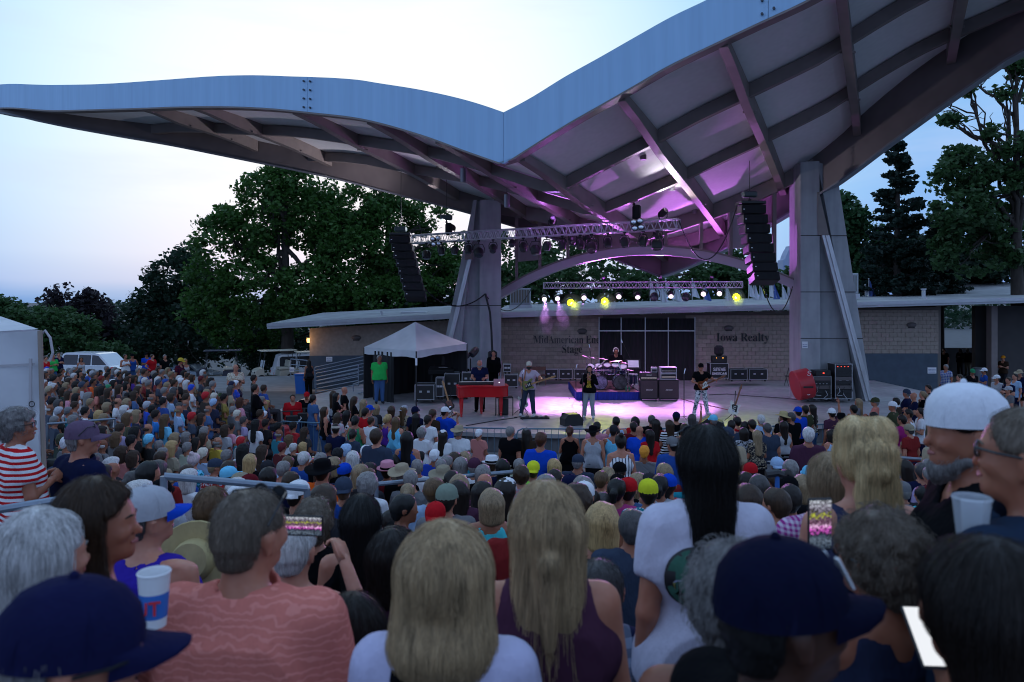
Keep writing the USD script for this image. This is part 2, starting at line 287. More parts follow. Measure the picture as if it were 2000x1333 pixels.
# ---------------------------------------------------------------- stage
def arc_front(n=28):
 # front edge of the stage, bowed towards the audience
 xs = np.linspace(-8.2, 17.5, n)
 ys = 21.3 + 0.030 * (xs - 2.2) ** 2 + np.where(xs < -2.5, 0.25 * (-2.5 - xs), 0)
 return list(zip(xs, np.minimum(ys, 29.5)))
front = arc_front()
M['stageedge'] = plain('stage_edge', (.12, .12, .13), .8, noise=.3, scale=3)
stp = sg.Polygon(front + [(17.5, 35.9), (-6.5, 35.9), (-8.2, 30)])
obj('stage_floor', flatplate(stp, STAGE_Z - .12, STAGE_Z), M['stagefloor'], kind='structure')
obj('stage_base', flatplate(stp.buffer(-.15), .02, STAGE_Z - .121), M['stageedge'], kind='structure')

# ---------------------------------------------------------------- canopy
TH = math.radians(27.0)
U = np.array([math.cos(TH), -math.sin(TH)]); VV = np.array([math.sin(TH), math.cos(TH)])
F0 = np.array([-.15, 21.8]); TIP, BK = 26.0, 16.6
def plan(s, v): return F0 + s * U + v * VV
def s_of_front(px):
 r = (px - CX) / FPX
 return (F0[1] * r - F0[0]) / (U[0] - U[1] * r)
def curve_from(pts, sfun, dfun):
 s = np.array([sfun(p[0]) for p in pts]); z = np.array([Z(p[1], dfun(a)) for a, p in zip(s, pts)])
 o = np.argsort(s); return s[o], z[o]
from scipy.interpolate import PchipInterpolator
fb = [(0, 211), (105, 216), (210, 213.6), (280, 211.5), (350, 209), (438, 208.4), (525, 212), (613, 220.6), (700, 231), (825, 264), (913, 296), (985, 321), (1035, 289), (1105, 245), (1175, 205), (1245, 165), (1300, 133), (1405, 82), (1475, 49), (1580, 0)]
ft = [(0, 166), (105, 167), (210, 164.6), (315, 157.6), (420, 150), (490, 148), (560, 150), (700, 157), (738, 163), (825, 177), (913, 197), (985, 220.5), (1035, 194), (1105, 151), (1175, 112), (1245, 72), (1315, 33), (1384, 0)]
dF = lambda s: plan(s, 0)[1]
sb, zb = curve_from(fb, s_of_front, dF); st, zt = curve_from(ft, s_of_front, dF)
def extend(s, z, zt_end):
 # beyond the frame on the right the wing flattens out as the left one does
 S = np.concatenate([[-27.5], s, [11.0, 14.5, 18.5, 22.5, 26.5]]); s_last, z_last = s[-1], z[-1]
 Zx = np.concatenate([[z[0] + .1], z, z_last + zt_end * (np.array([11.0, 14.5, 18.5, 22.5, 26.5]) - s_last) * np.array([.42, .30, .205, .15, .125])])
 a, b = PchipInterpolator(S[S <= SVB + 1e-6], Zx[S <= SVB + 1e-6]), PchipInterpolator(S[S >= SVB - 1e-6], Zx[S >= SVB - 1e-6])
 return lambda q: np.where(np.asarray(q) < SVB, a(np.minimum(q, SVB)), b(np.maximum(q, SVB)))
SVB = float(s_of_front(985))
zbot = extend(sb, zb, 1.0); ztop = extend(st, zt, 1.0)
SV = float(s_of_front(985))
def vg(s): return BK * (1 - np.abs(s) / TIP)
def s_of_gird(px, side):
 # px where the girder's line is crossed
 r = (px - CX) / FPX
 k = BK / TIP
 # x = F0x + U0 s + VV0 (BK - k|s|); y likewise
 sg_ = 1 if side > 0 else -1
 ax, bx = F0[0] + VV[0] * BK, U[0] - sg_ * VV[0] * k
 ay, by = F0[1] + VV[1] * BK, U[1] - sg_ * VV[1] * k
 return (r * ay - ax) / (bx - r * by)
dG = lambda s: plan(s, vg(s))[1]
lowL = [(0, 224), (105, 245), (210, 264), (315, 282), (420, 303), (525, 324), (650, 350), (800, 388), (923, 420)]
topL = [(0, 212), (322, 249), (385, 257), (490, 275), (595, 297), (738, 325), (850, 360)]
lowR = [(2000, 105), (1895, 173), (1755, 273), (1626, 368)]
topR = [(2000, 5), (1930, 49), (1825, 116), (1685, 228), (1636, 275)]
def gird(low, side, tipz, backz):
 s, z = curve_from(low, lambda p: s_of_gird(p, side), dG)
 S = np.concatenate([s, [0.0 if side > 0 else 0.0, side * 26.3]]); Zx = np.concatenate([z, [backz, tipz]])
 o = np.argsort(S); S, Zx = S[o], Zx[o]
 keep = np.concatenate([[True], np.diff(S) > .05]); return PchipInterpolator(S[keep], Zx[keep])
gLl, gLt = gird(lowL, -1, float(zbot(-26)) - .3, 5.6), gird(topL, -1, float(zbot(-26)) + .1, 6.9)
gRl, gRt = gird(lowR, 1, float(zbot(26)) - .3, 5.6), gird(topR, 1, float(zbot(26)) + .1, 6.9)
def zlow(s): return np.where(np.asarray(s) < 0, gLl(s), gRl(s))
def ztopg(s): return np.where(np.asarray(s) < 0, gLt(s), gRt(s))
def soffit(s, v):
 q = np.clip(v / np.maximum(vg(s), .01), 0, 1)
 return (zbot(s) + .22) * (1 - q) + (ztopg(s)) * q + .18 * 4 * q * (1 - q)

M['fascia'] = mat('fascia_metal', {
 'tc': ('texture_coordinate', {}), 'mp': ('mapping', {'scale': (2.5, 2.5, .12)}), 'n': ('noise_texture', {'scale': 1.6, 'detail': 6.0, 'roughness': .6}),
 'r': ('rgb_ramp', {'ramp': [(.3, (.27, .44, .64)), (.55, (.30, .49, .70)), (.75, (.33, .52, .73))]}), 'p': ('principled_bsdf', {'roughness': .45, 'metallic': .15})},
 [('tc.object', 'mp.vector'), ('mp.vector', 'n.vector'), ('n.fac', 'r.fac'), ('r.color', 'p.base_color')], surface='p.BSDF')
M['steel'] = plain('painted_steel', (.20, .165, .155), .5, noise=.15, scale=2.0)
M['girder'] = plain('girder_steel', (.15, .125, .125), .5, noise=.15, scale=1.5)
M['flange'] = plain('girder_flange', (.16, .17, .20), .45, noise=.15, scale=1.5)
M['soffit'] = plain('soffit_board', (.80, .79, .80), .7, noise=.06, scale=6.0)
M['roofskin'] = plain('roof_sheet', (.35, .40, .45), .4, metal=.4)
M['bolt'] = plain('bolt', (.06, .07, .09), .5, metal=.5)
can = thing('canopy', 'huge butterfly shaped steel canopy with a blue metal fascia over the stage', 'canopy')
def ribbon(S, f_in, f_out, th=.12):
 """curved sheet along the front edge between two height curves, thickness behind it"""
 v = []
 for s in S:
  for vv in (-.05, -.05 + th):
   p = plan(s, vv)
   v += [(p[0], p[1], f_in(s)), (p[0], p[1], f_out(s))]
 f = []
 for i in range(len(S) - 1):
  a, b = 4 * i, 4 * i + 4
  f += [(a, b, b + 1, a + 1), (a + 2, a + 3, b + 3, b + 2), (a, a + 2, b + 2, b), (a + 1, b + 1, b + 3, a + 3)]
 f += [(0, 1, 3, 2), (4 * len(S) - 4, 4 * len(S) - 2, 4 * len(S) - 1, 4 * len(S) - 3)]
 return np.array(v), np.array(f)
breaks = [-27.5, -7.6, SV, 7.33, 26.5]
for a, b in zip(breaks[:-1], breaks[1:]):
 S = np.linspace(a + .006, b - .006, 40)
 obj('fascia', ribbon(S, zbot, ztop), M['fascia'], can)
S = np.linspace(-27.4, 26.4, 110)
obj('fascia_lip', ribbon(S, lambda s: zbot(s) - .06, lambda s: zbot(s) - .003, .38), M['steel'], can)
for sj in (-7.6, 7.33):
 for ds in (-.14, .14):
  for q in (.12, .37, .62, .87):
   s = sj + ds; p = plan(s, -.06); z = float(zbot(s)) * (1 - q) + float(ztop(s)) * q
   obj('bolt', tube((p[0], p[1], z), (p[0] - .05 * VV[0], p[1] - .05 * VV[1], z), .035, n=6), M['bolt'], can)
def beam(pts, w, h, side=None):
 """box beam through points at its top, hanging down h, width w in plan"""
 pts = np.asarray(pts, float); t = np.gradient(pts[:, :2], axis=0); t /= np.linalg.norm(t, axis=1, keepdims=True)
 nrm = np.stack([-t[:, 1], t[:, 0]], -1) * w / 2
 v = []
 for p, n_ in zip(pts, nrm):
  hh = h if np.ndim(h) == 0 else h[len(v) // 4]
  v += [(p[0] + n_[0], p[1] + n_[1], p[2]), (p[0] - n_[0], p[1] - n_[1], p[2]), (p[0] - n_[0], p[1] - n_[1], p[2] - hh), (p[0] + n_[0], p[1] + n_[1], p[2] - hh)]
 f = []
 for i in range(len(pts) - 1):
  a, b = 4 * i, 4 * i + 4
  for k in range(4):
   j = (k + 1) % 4
   f.append((a + k, a + j, b + j, b + k))
 e = 4 * len(pts) - 4
 f += [(3, 2, 1, 0), (e, e + 1, e + 2, e + 3)]
 return np.array(v), np.array(f)
# the two outer girders: web and wide bottom flange
for side in (-1, 1):
 ss = side * np.linspace(0.02, 25.8, 50)
 v = []
 for s in ss:
  for off in (-.22, .22):
   p = plan(s, vg(s) + off); v += [(p[0], p[1], float(zlow(s)) + .08), (p[0], p[1], max(float(ztopg(s)), float(zlow(s)) + .2) + .3)]
 f = []
 for i in range(len(ss) - 1):
  a, b = 4 * i, 4 * i + 4
  f += [(a, b, b + 1, a + 1), (a + 2, a + 3, b + 3, b + 2), (a, a + 2, b + 2, b), (a + 1, b + 1, b + 3, a + 3)]
 obj('girder', (np.array(v), np.array(f)), M['girder'], can)
 v = []
 for s in ss:
  for off in (-.42, .5):
   p = plan(s, vg(s) + off); v += [(p[0], p[1], float(zlow(s))), (p[0], p[1], float(zlow(s)) + .077)]
 obj('girder_flange', (np.array(v), np.array(f)), M['flange'], can)
RIBS = [-16.25, -13.4, -8.4, -5.2, -2.55, .3, 3.4, 6.17, 8.95, 11.8, 14.6, 17.6, 20.6, 23.4]
PURL = [3.6, 7.4, 11.8, 14.4]
for s in RIBS:
 e = vg(s)
 q = np.linspace(.02, 1, 12) * (e - .23); dep = .26 + (.24 if s < 0 else .34) * sstep(0, .35, np.linspace(0, 1, 12))
 pts = [(*plan(s, v), float(soffit(s, v)) - .02) for v in q]
 obj('rib', beam(pts, .26, dep), M['steel'], can)
 # little lug plates seen on the ribs
 for vq in (.35, .7):
  v = vq * e; p = plan(s, v)
  obj('lug', box(p[0] - .22, p[0] + .22, p[1] - .02, p[1] + .02, float(soffit(s, v)) - .52, float(soffit(s, v)) - .46), M['steel'], can)
for v in PURL:
 smax = TIP * (1 - v / BK)
 cuts = [-smax] + [s for s in RIBS if abs(s) < smax - .1] + [smax]
 for a, b in zip(cuts[:-1], cuts[1:]):
  ss = np.linspace(a + .132, b - .132, 5)
  pts = [(*plan(s, v), float(soffit(s, v)) - .024) for s in ss]
  obj('purlin', beam(pts, .24, .4 if v < 11 else .6), M['steel'], can)
# soffit boards, one per bay
cs = [-25.7] + RIBS + [25.7]
for a, b in zip(cs[:-1], cs[1:]):
 emax = max(vg(a), vg(b)); vs = [0.09] + [v for v in PURL if v < emax - .1] + [emax]
 for v0, v1 in zip(vs[:-1], vs[1:]):
  ss, qq = np.linspace(a + .003, b - .003, 7), np.linspace(v0 + .003, v1 - .003, 5)
  vt, ft_ = [], []
  for s in ss:
   for v in qq:
    vv_ = min(v, vg(s) - .225); vv_ = max(vv_, .09 if v0 < 1 else min(v0, vg(s) - .225))
    p = plan(s, vv_); vt.append((p[0], p[1], float(soffit(s, vv_))))
  for i in range(6):
   for j in range(4):
    k = i * 5 + j; ft_.append((k, k + 1, k + 6, k + 5))
  n0 = len(vt); vt = np.array(vt); up = vt + [0, 0, .05]
  obj('soffit_board', (np.vstack([vt, up]), np.vstack([ft_, np.array(ft_)[:, ::-1] + n0])), M['soffit'], can)
# roof sheet on top, closed at the fascia
ss = np.linspace(-26, 26, 70); vt, ft_ = [], []
for s in ss:
 for q in np.linspace(0, 1, 8):
  v = .07 + q * (vg(s) + .3); p = plan(s, v)
  vt.append((p[0], p[1], (float(ztop(s)) - .1) * (1 - q) + (max(float(ztopg(s)), float(zlow(s)) + .2) + .4) * q))
for i in range(len(ss) - 1):
 for j in range(7):
  k = i * 8 + j; ft_.append((k, k + 8, k + 9, k + 1))
obj('roof_sheet', (np.array(vt), np.array(ft_)), M['roofskin'], can)

# ---------------------------------------------------------------- pillars
M['conc'] = mat('pillar_concrete', {
 'tc': ('texture_coordinate', {}), 'n': ('noise_texture', {'scale': 1.3, 'detail': 8.0, 'roughness': .7}),
 'mp': ('mapping', {'scale': (3.0, 3.0, .35)}), 'n2': ('noise_texture', {'scale': 1.5, 'detail': 4.0}),
 'mx': ('mix', {'fac': .5}), 'r': ('rgb_ramp', {'ramp': [(.3, (.21, .22, .24)), (.5, (.33, .34, .36)), (.7, (.42, .43, .45))]}),
 'b': ('bump', {'strength': .4, 'distance': .01}), 'p': ('principled_bsdf', {'roughness': .8})},
 [('tc.object', 'n.vector'), ('tc.object', 'mp.vector'), ('mp.vector', 'n2.vector'), ('n.color', 'mx.color1'), ('n2.color', 'mx.color2'), ('mx.color', 'r.fac'), ('r.color', 'p.base_color'), ('n.fac', 'b.height'), ('b.normal', 'p.normal')], surface='p.BSDF')
M['alu'] = plain('silver_metal', (.55, .56, .58), .35, metal=.7, noise=.2, scale=5, stretch=(1, 1, .2))
M['joint'] = plain('joint_dark', (.05, .05, .055), .9)  # thin dark lines along the form joints
def pillar(label, d, img, flip):
 t = thing('concrete_pillar', label, 'pillar', (0, 0, 0))
 def pr(pts, y0, y1): return prism([(X(a, d), Z(b, d)) for a, b in pts], y0, y1)
 zb = 590 + (CAMZ - STAGE_Z + .1) / d * FPX
 pier, mid, leg, strip, shoe = img
 for name, poly, y0, y1 in (('pier', pier, d - .55, d + .6), ('web', mid, d - .22, d + .45), ('leg', leg, d - .5, d + .55)):
  poly = [(a, zb if b is None else b) for a, b in poly]
  obj(name, pr(poly, y0, y1), M['conc'], t)
 strip = [(a, zb if b is None else b) for a, b in strip]
 obj('steel_channel', pr(strip, d - .66, d - .5), M['alu'], t)
 # narrow raised edge of the channel
 e = [(strip[0][0] + (strip[1][0] - strip[0][0]) * .42, strip[0][1]), (strip[0][0] + (strip[1][0] - strip[0][0]) * .6, strip[0][1]), (strip[3][0] + (strip[2][0] - strip[3][0]) * .6, strip[3][1]), (strip[3][0] + (strip[2][0] - strip[3][0]) * .42, strip[3][1])]
 obj('channel_ridge', pr(e, d - .70, d - .661), M['alu'], t)
 obj('shoe', pr(shoe, d - .58, d - .501), M['steel'], t)
 return t, zb
pR, zbR = pillar('tall pale concrete pillar with a slanted silver strip right of the stage', 29.0, (
 [(1553, 322), (1589, 320), (1591, None), (1553, None)],
 [(1589, 321), (1600, 330), (1668, None), (1591, None)],
 [(1586, 322), (1622, 330), (1692, None), (1674, None)],
 [(1592, 463), (1606, 463), (1692, None), (1676, None)],
 [(1585, 380), (1588, 380), (1607, 462), (1586, 462)]), 0)
pL, zbL = pillar('tall pale concrete pillar with a slanted silver strip left of the stage, beside the white pop-up tent', 34.3, (
 [(938, 395), (978, 392), (979, None), (938, None)],
 [(924, 395), (939, 395), (939, None), (884, None)],
 [(926, 394), (932, 394), (893, None), (852, None)],
 [(915, 509), (922, 509), (864, None), (855, None)],
 [(911, 494), (926, 494), (925, 509), (909, 509)]), 1)
for d, rows_, x0, x1, t in ((29.0, (463, 571, 660), 1553, 1690, pR), (34.3, (470, 597), 905, 979, pL)):
 for y in rows_:
  k = (y - 330) / 445
  a = x0 if t is pR else 928 - 70 * k; b = (1622 + 68 * k) if t is pR else x1
  obj('form_joint', box(X(a, d), X(b, d), d - .554, d - .548, Z(y + .8, d), Z(y - .8, d)), M['joint'], t)
# white notice on the right pillar
M['paper'] = plain('paper', (.72, .73, .76), .8)
M['ink'] = plain('ink', (.02, .02, .06), .7)
M['inkblue'] = plain('ink_blue', (.03, .06, .25), .7)
def notice(label, px, py, w, h, d, txt='Cityview'):
 t = thing('notice', label, 'sign')
 x, z = X(px, d), Z(py, d)
 w, h = w / FPX * d, h / FPX * d
 obj('sheet', box(x - w / 2, x + w / 2, d - .012, d, z - h / 2, z + h / 2), M['paper'], t)
 m = meshkit.text_mesh(txt, h * .3, .003, bold=True)
 m = rot(m, [1, 0, 0], 90); sc = min(1, w * .85 / m.extents[0]); m.apply_scale(sc)
 m.apply_translation([x - m.extents[0] / 2 - m.bounds[0][0], d - .0125 - m.bounds[1][1], z - .02 - m.bounds[0][2]])
 obj('lettering', m, M['inkblue'], t)
 obj('rule', box(x - w * .4, x + w * .4, d - .0145, d - .0125, z - h * .3, z - h * .22), M['inkblue'], t)

# arch between the pillars with posts up to the canopy
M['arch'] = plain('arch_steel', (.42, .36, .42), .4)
arch = thing('arch_beam', 'shallow steel arch lit violet between the two pillars', 'arch beam')
def arch_pt(s):
 p = plan(s, 11.8); k = s / 7.2
 return np.array([p[0], p[1], 6.75 - 2.05 * k * k + .25 * k])
ss = np.linspace(-7.0, 6.9, 40)
obj('arch', beam([arch_pt(s) + [0, 0, .02] for s in ss], .34, .36), M['arch'], arch)
obj('arch_cap', beam([arch_pt(s) + [0, 0, .10] for s in ss], .40, .077), M['steel'], arch)
for s in (-5.6, -4.4, -3.0, -1.4, 0.3, 1.5, 3.0, 4.2, 5.9):
 p = arch_pt(s); zt_ = float(soffit(s, 11.8)) - .55
 if zt_ > p[2] + .3: obj('post', box(p[0] - .07, p[0] + .07, p[1] - .07, p[1] + .07, p[2] + .1, zt_), M['steel'], arch)

# ---------------------------------------------------------------- stage building
M['cmu'] = mat('block_wall', {
 'tc': ('texture_coordinate', {}), 'n': ('noise_texture', {'scale': 6.0, 'detail': 4.0}), 'oi': ('object_info', {}),
 'r': ('rgb_ramp', {'ramp': [(.3, (.29, .235, .195)), (.7, (.38, .315, .265))]}), 'mul': ('map_range', {'from_min': 0, 'from_max': 1, 'to_min': .84, 'to_max': 1.12}),
 'hs': ('hsv', {}), 'b': ('bump', {'strength': .4, 'distance': .006}), 'p': ('principled_bsdf', {'roughness': .9})},
 [('tc.object', 'n.vector'), ('n.fac', 'r.fac'), ('oi.random', 'mul.value'), ('mul.result', 'hs.value'), ('r.color', 'hs.color'), ('hs.color', 'p.base_color'), ('n.fac', 'b.height'), ('b.normal', 'p.normal')], surface='p.BSDF')
M['mortar'] = plain('mortar', (.16, .14, .125), .95)
M['blue_wall'] = plain('blue_grey_wall_paint', (.06, .085, .115), .8, noise=.2, scale=3)
M['roofmem'] = plain('roof_membrane', (.30, .31, .32), .85, noise=.35, scale=.9)
M['eave'] = plain('eave_metal', (.42, .44, .48), .45, noise=.1, scale=2)
BD = 36.0
bl = thing('stage_building', 'long low block building with a flat pale roof behind the stage', 'building')
xL, xM, xP, xR = X(608, 38.0), X(985, BD), X(1560, BD), X(1833, BD)
WT = 4.28          # underside of the roof
# core walls (a little behind the blocks)
obj('wall', prism([(xM - 1.0, 0), (xR - .1, 0), (xR - .1, 4.15), (xM - 1.0, 3.6)], BD + .06, BD + .35), M['mortar'], bl)
bm = []
def blocks(x0, x1, y, z0, z1, bw=.40, bh=.20, hollow=None):
 out = []; r = 0; z = z0
 while z < z1 - .05:
  x = x0 - (bw / 2 if r % 2 else 0); zz = min(z + bh - .012, z1)
  while x < x1:
   a, b = max(x, x0), min(x + bw - .012, x1)
   if b - a > .06 and not (hollow and hollow(a, b, z)): out.append((a, b, y - .0 - rng.uniform(0, .006), z, zz))
   x += bw
  z += bh; r += 1
 return out
drape0, drape1 = X(1170, BD), X(1357, BD)
zr = lambda x: 3.66 + .0282 * (x + .53)
bk = blocks(xM - .6, xP, BD, STAGE_Z + .004, 3.75, hollow=lambda a, b, z: a > drape0 + .1 and b < drape1 - .1)
bk += blocks(xP, xR, BD, 1.9, 4.0)
bk = [(a, b, c, d, min(e, zr(a) - .03)) for a, b, c, d, e in bk if zr(a) - .03 - d > .05]
bk.sort(key=lambda b: abs((b[0] + b[1]) / 2 - X(1130, BD)))
def bmesh(b): return box(b[0], b[1], b[2], BD + .058, b[3], b[4])
for b in bk[:285]: obj('block', bmesh(b), M['cmu'], bl)
obj('more_blocks', cat_([bmesh(b) for b in bk[285:]]), M['cmu'], bl, kind='stuff')
obj('lower_wall', box(xP + .2, xR - .05, BD - .02, BD + .058, 0, 1.897), M['blue_wall'], bl)
# main roof: a thin slab rising gently to the right, its deck tilted slightly towards us
Y0 = BD - 1.3
def zr(x): return 3.66 + .0282 * (x + .53)        # underside of the eave
def slab(name, x0, x1, y0, y1, dz0, dz1, m, tilt=0.0, xb=None):
 xb = xb or (x0, x1)
 v = []
 for dz in (dz0, dz1):
  for x, y in ((x0, y0), (x1, y0), (xb[1], y1), (xb[0], y1)): v.append((x, y, zr(x) + dz + tilt * (y - Y0)))
 f = [(3, 2, 1, 0), (4, 5, 6, 7)] + [(i, (i + 1) % 4, (i + 1) % 4 + 4, i + 4) for i in range(4)]
 return obj(name, (np.array(v), np.array(f)), m, bl)
xa, xz = X(962, Y0), X(2350, Y0)
slab('roof_deck', xa + .02, xz, Y0, 47, .17, .25, M['roofmem'], .022, (xa + .6, xz + 3))
slab('eave_band', xa, xz, Y0 - .02, Y0 + .16, 0, .167, M['eave'])
slab('eave_trim', xa, xz, Y0 - .06, Y0 - .023, .10, .255, M['eave'])
slab('ceiling', xa + .02, xz, Y0 + .163, 46, -.02, 0, M['mortar'])
# left wing: wall and roof sloping down to the left
lw0, lw1 = X(608, 37.5), X(905, 36.6)
obj('left_wall', prism([(lw0, 0), (lw1, 0), (lw1, 3.52), (lw0, 3.06)], 37.2, 37.6), M['cmu'], bl)
obj('left_lower_wall', prism([(lw0 + .02, 0), (lw1, 0), (lw1, 1.75), (lw0 + .02, 1.7)], 37.16, 37.198), M['blue_wall'], bl)
obj('left_end_wall', box(lw0, lw0 + .3, 37.61, 44, 0, 3.05), M['cmu'], bl)
def leftroof(name, y0, y1, dz0, dz1, m, x0=535, x1=905):
 a, b = X(x0, 36.6), X(x1, 36.6); ybx = (y1 - y0)
 v = [(a, y0, 3.16 + dz0), (b, y0, 3.68 + dz0), (b, y1, 3.68 + dz0 + .035 * ybx), (a, y1, 3.16 + dz0 + .035 * ybx)]
 v += [(p[0], p[1], p[2] + dz1 - dz0) for p in v]
 f = [(3, 2, 1, 0), (4, 5, 6, 7)] + [(i, (i + 1) % 4, (i + 1) % 4 + 4, i + 4) for i in range(4)]
 obj(name, (np.array(v), np.array(f)), m, bl)
leftroof('left_roof_deck', 35.6, 46, .12, .2, M['roofmem'])
leftroof('left_eave_band', 35.56, 35.7, -.06, .117, M['eave'])
leftroof('left_eave_trim', 35.52, 35.558, .05, .19, M['eave'])
obj('roof_hatch', rbox(X(782, 38), X(832, 38), 38, 39, 3.66, 3.9, .03), M['eave'], bl)
for px, d in ((1804, 37.5),):
 obj('roof_vent', cat_([tube((X(px, d), d, zr(X(px, d)) + .2), (X(px, d), d, zr(X(px, d)) + .75), .09, n=10), tube((X(px, d), d, zr(X(px, d)) + .75), (X(px, d), d, zr(X(px, d)) + .81), .13, n=10)]), M['eave'], bl)
obj('roof_vent', tube((X(745, 38), 38, 3.5), (X(745, 38), 38, 3.95), .07, n=8), M['eave'], bl)
# right annexe roof far right and passage
obj('annexe_roof', (lambda v: (np.array(v), np.array([(0, 1, 2, 3), (7, 6, 5, 4), (0, 4, 5, 1), (1, 5, 6, 2), (2, 6, 7, 3), (3, 7, 4, 0)])))(
 [(X(1868, 44), 44, 4.85), (32, 43, 5.0), (33, 52, 6.0), (X(1838, 52), 52, 5.8), (X(1868, 44), 44, 4.77), (32, 43, 4.92), (33, 52, 5.92), (X(1838, 52), 52, 5.72)]), M['roofmem'], bl)
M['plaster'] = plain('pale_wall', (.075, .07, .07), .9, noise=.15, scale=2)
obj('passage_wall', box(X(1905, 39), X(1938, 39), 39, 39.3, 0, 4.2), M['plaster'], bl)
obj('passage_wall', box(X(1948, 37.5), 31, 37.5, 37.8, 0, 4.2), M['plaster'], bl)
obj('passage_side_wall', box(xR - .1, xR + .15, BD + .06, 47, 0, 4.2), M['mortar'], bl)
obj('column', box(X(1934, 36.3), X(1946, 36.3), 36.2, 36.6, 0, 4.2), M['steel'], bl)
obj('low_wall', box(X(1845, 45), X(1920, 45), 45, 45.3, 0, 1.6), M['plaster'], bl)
notice('white printed notice on the tall right pillar', 1572, 674, 11, 13, 28.43)
notice('white printed notice on the blue-grey wall right of the stage', 1820, 724, 17, 12, BD - .03)
notice('white printed notice on the left end of the stage building', 643, 702, 12, 9, 37.15)
# ---------------------------------------------------------------- trees
def leaf_mat(name, dark, light, trans=.3):
 return mat(name, {
  'g': ('geometry', {}), 'r': ('rgb_ramp', {'ramp': [(0, dark), (.6, tuple((a + b) / 2 for a, b in zip(dark, light))), (1, light)]}),
  'd': ('principled_bsdf', {'roughness': .55, 'specular_ior_level': .3}), 't': ('translucent_bsdf', {}), 'm': ('mix_closure', {'fac': trans})},
  [('g.random_per_island', 'r.fac'), ('r.color', 'd.base_color'), ('r.color', 't.color'), ('d.BSDF', 'm.closure1'), ('t.BSDF', 'm.closure2')], surface='m.closure')
M['leafA'] = leaf_mat('maple_leaves', (.038, .10, .018), (.15, .28, .04))
M['leafB'] = leaf_mat('dark_leaves', (.012, .030, .016), (.03, .07, .03))
M['leafC'] = leaf_mat('plum_leaves', (.018, .014, .018), (.05, .032, .038))
M['leafD'] = leaf_mat('light_leaves', (.03, .085, .03), (.10, .21, .07))
M['leafE'] = leaf_mat('oak_leaves', (.035, .08, .026), (.11, .20, .05))
M['needle'] = leaf_mat('cedar_needles', (.010, .026, .018), (.028, .058, .035), .1)
M['bark'] = plain('bark', (.045, .036, .030), .95, noise=.4, scale=8, bump=.02, stretch=(1, 1, .3))
def leaves(centers, radii, per, size, rng, flat=.75):
 """small leaf quads gathered in clumps"""
 n = len(centers) * per
 c = np.repeat(centers, per, 0); r = np.repeat(radii, per)
 d = rng.normal(size=(n, 3)); d /= np.linalg.norm(d, axis=1, keepdims=True)
 p = c + d * (r * rng.uniform(.25, 1, n) ** .6)[:, None] * [1, 1, flat]
 a = rng.normal(size=(n, 3)); a[:, 2] *= .6; a /= np.linalg.norm(a, axis=1, keepdims=True)
 b = np.cross(a, rng.normal(size=(n, 3))); b /= np.maximum(np.linalg.norm(b, axis=1, keepdims=True), 1e-6)
 s = size * rng.uniform(.6, 1.25, n)[:, None]
 V = np.stack([p - a * s * .6, p + b * s * .38 - a * s * .05, p + a * s * .6, p - b * s * .38 - a * s * .05], 1).reshape(-1, 3)
 k = np.arange(n) * 4
 return V, np.concatenate([np.stack([k, k + 1, k + 2], -1), np.stack([k, k + 2, k + 3], -1)])
def limb(a, b, r0, r1, rng, n=6, wob=.06):
 a, b = np.array(a, float), np.array(b, float); L = np.linalg.norm(b - a)
 t = np.linspace(0, 1, n)[:, None]
 p = a + (b - a) * t + rng.normal(0, wob * L, (n, 3)) * np.sin(np.pi * t) * .6
 p[:, 2] += np.sin(np.pi * t[:, 0]) * L * .05
 return pipe(p, np.linspace(r0, r1, n), 6)
def tree(label, base, lobes, m, seed, size=.27, clumps=420, per=34, crad=.75, trunk_r=.35, bare=(), group=None, name='broadleaf_tree', shell=.62):
 rng = np.random.default_rng(seed)
 t = thing(name, label, 'tree', (0, 0, 0), group=group)
 base = np.array(base, float); lobes = [(np.array(c, float), np.array(r, float)) for c, r in lobes]
 top = max(lobes, key=lambda l: l[0][2])[0]
 fork = base + (top - base) * .42
 parts = [pipe([base - [0, 0, 1.6], base + (fork - base) * .5 + [.1, 0, 0], fork, fork + (top - fork) * .5, top], [trunk_r * 1.25, trunk_r, trunk_r * .8, trunk_r * .5, trunk_r * .18], 8)]
 for c, r in lobes:
  st = fork + (top - fork) * rng.uniform(0, .5)
  parts.append(limb(st, c, trunk_r * .42, trunk_r * .12, rng))
  for _ in range(5):
   d = rng.normal(size=3); d /= np.linalg.norm(d)
   parts.append(limb(st + (c - st) * rng.uniform(.5, 1), c + d * r * .9, trunk_r * .15, .02, rng, 5, .09))
 for a, b, r0 in bare:
  parts.append(limb(a, b, r0, .025, rng, 8, .07))
  a, b = np.array(a), np.array(b)
  for _ in range(7):
   q = a + (b - a) * rng.uniform(.35, 1); d = rng.normal(size=3) * [1, .6, 1]; d[2] = abs(d[2]) * .6
   parts.append(limb(q, q + d / np.linalg.norm(d) * rng.uniform(.6, 1.5), .04, .01, rng, 5, .1))
 obj('trunk', cat_(parts), M['bark'], t, smooth=True)
 vol = np.array([np.prod(r) ** (2 / 3) for _, r in lobes]); vol /= vol.sum()
 cs, rs = [], []
 for (c, r), w in zip(lobes, vol):
  n = max(6, int(clumps * w))
  d = rng.normal(size=(n, 3)); d /= np.linalg.norm(d, axis=1, keepdims=True)
  q = rng.uniform(shell, 1.03, n) ** .8
  p = c + d * r * q[:, None]
  p += (meshkit.fbm(p * .5, 2, seed)[:, None] - .5) * 1.2
  keep = meshkit.fbm(p * .42 + 7, 3, seed + 3) > .40
  cs.append(p[keep]); rs.append(crad * rng.uniform(.6, 1.25, keep.sum()))
 V, F = leaves(np.vstack(cs), np.concatenate(rs), per, size, rng)
 obj('crown', (V, F), m, t)
 return t
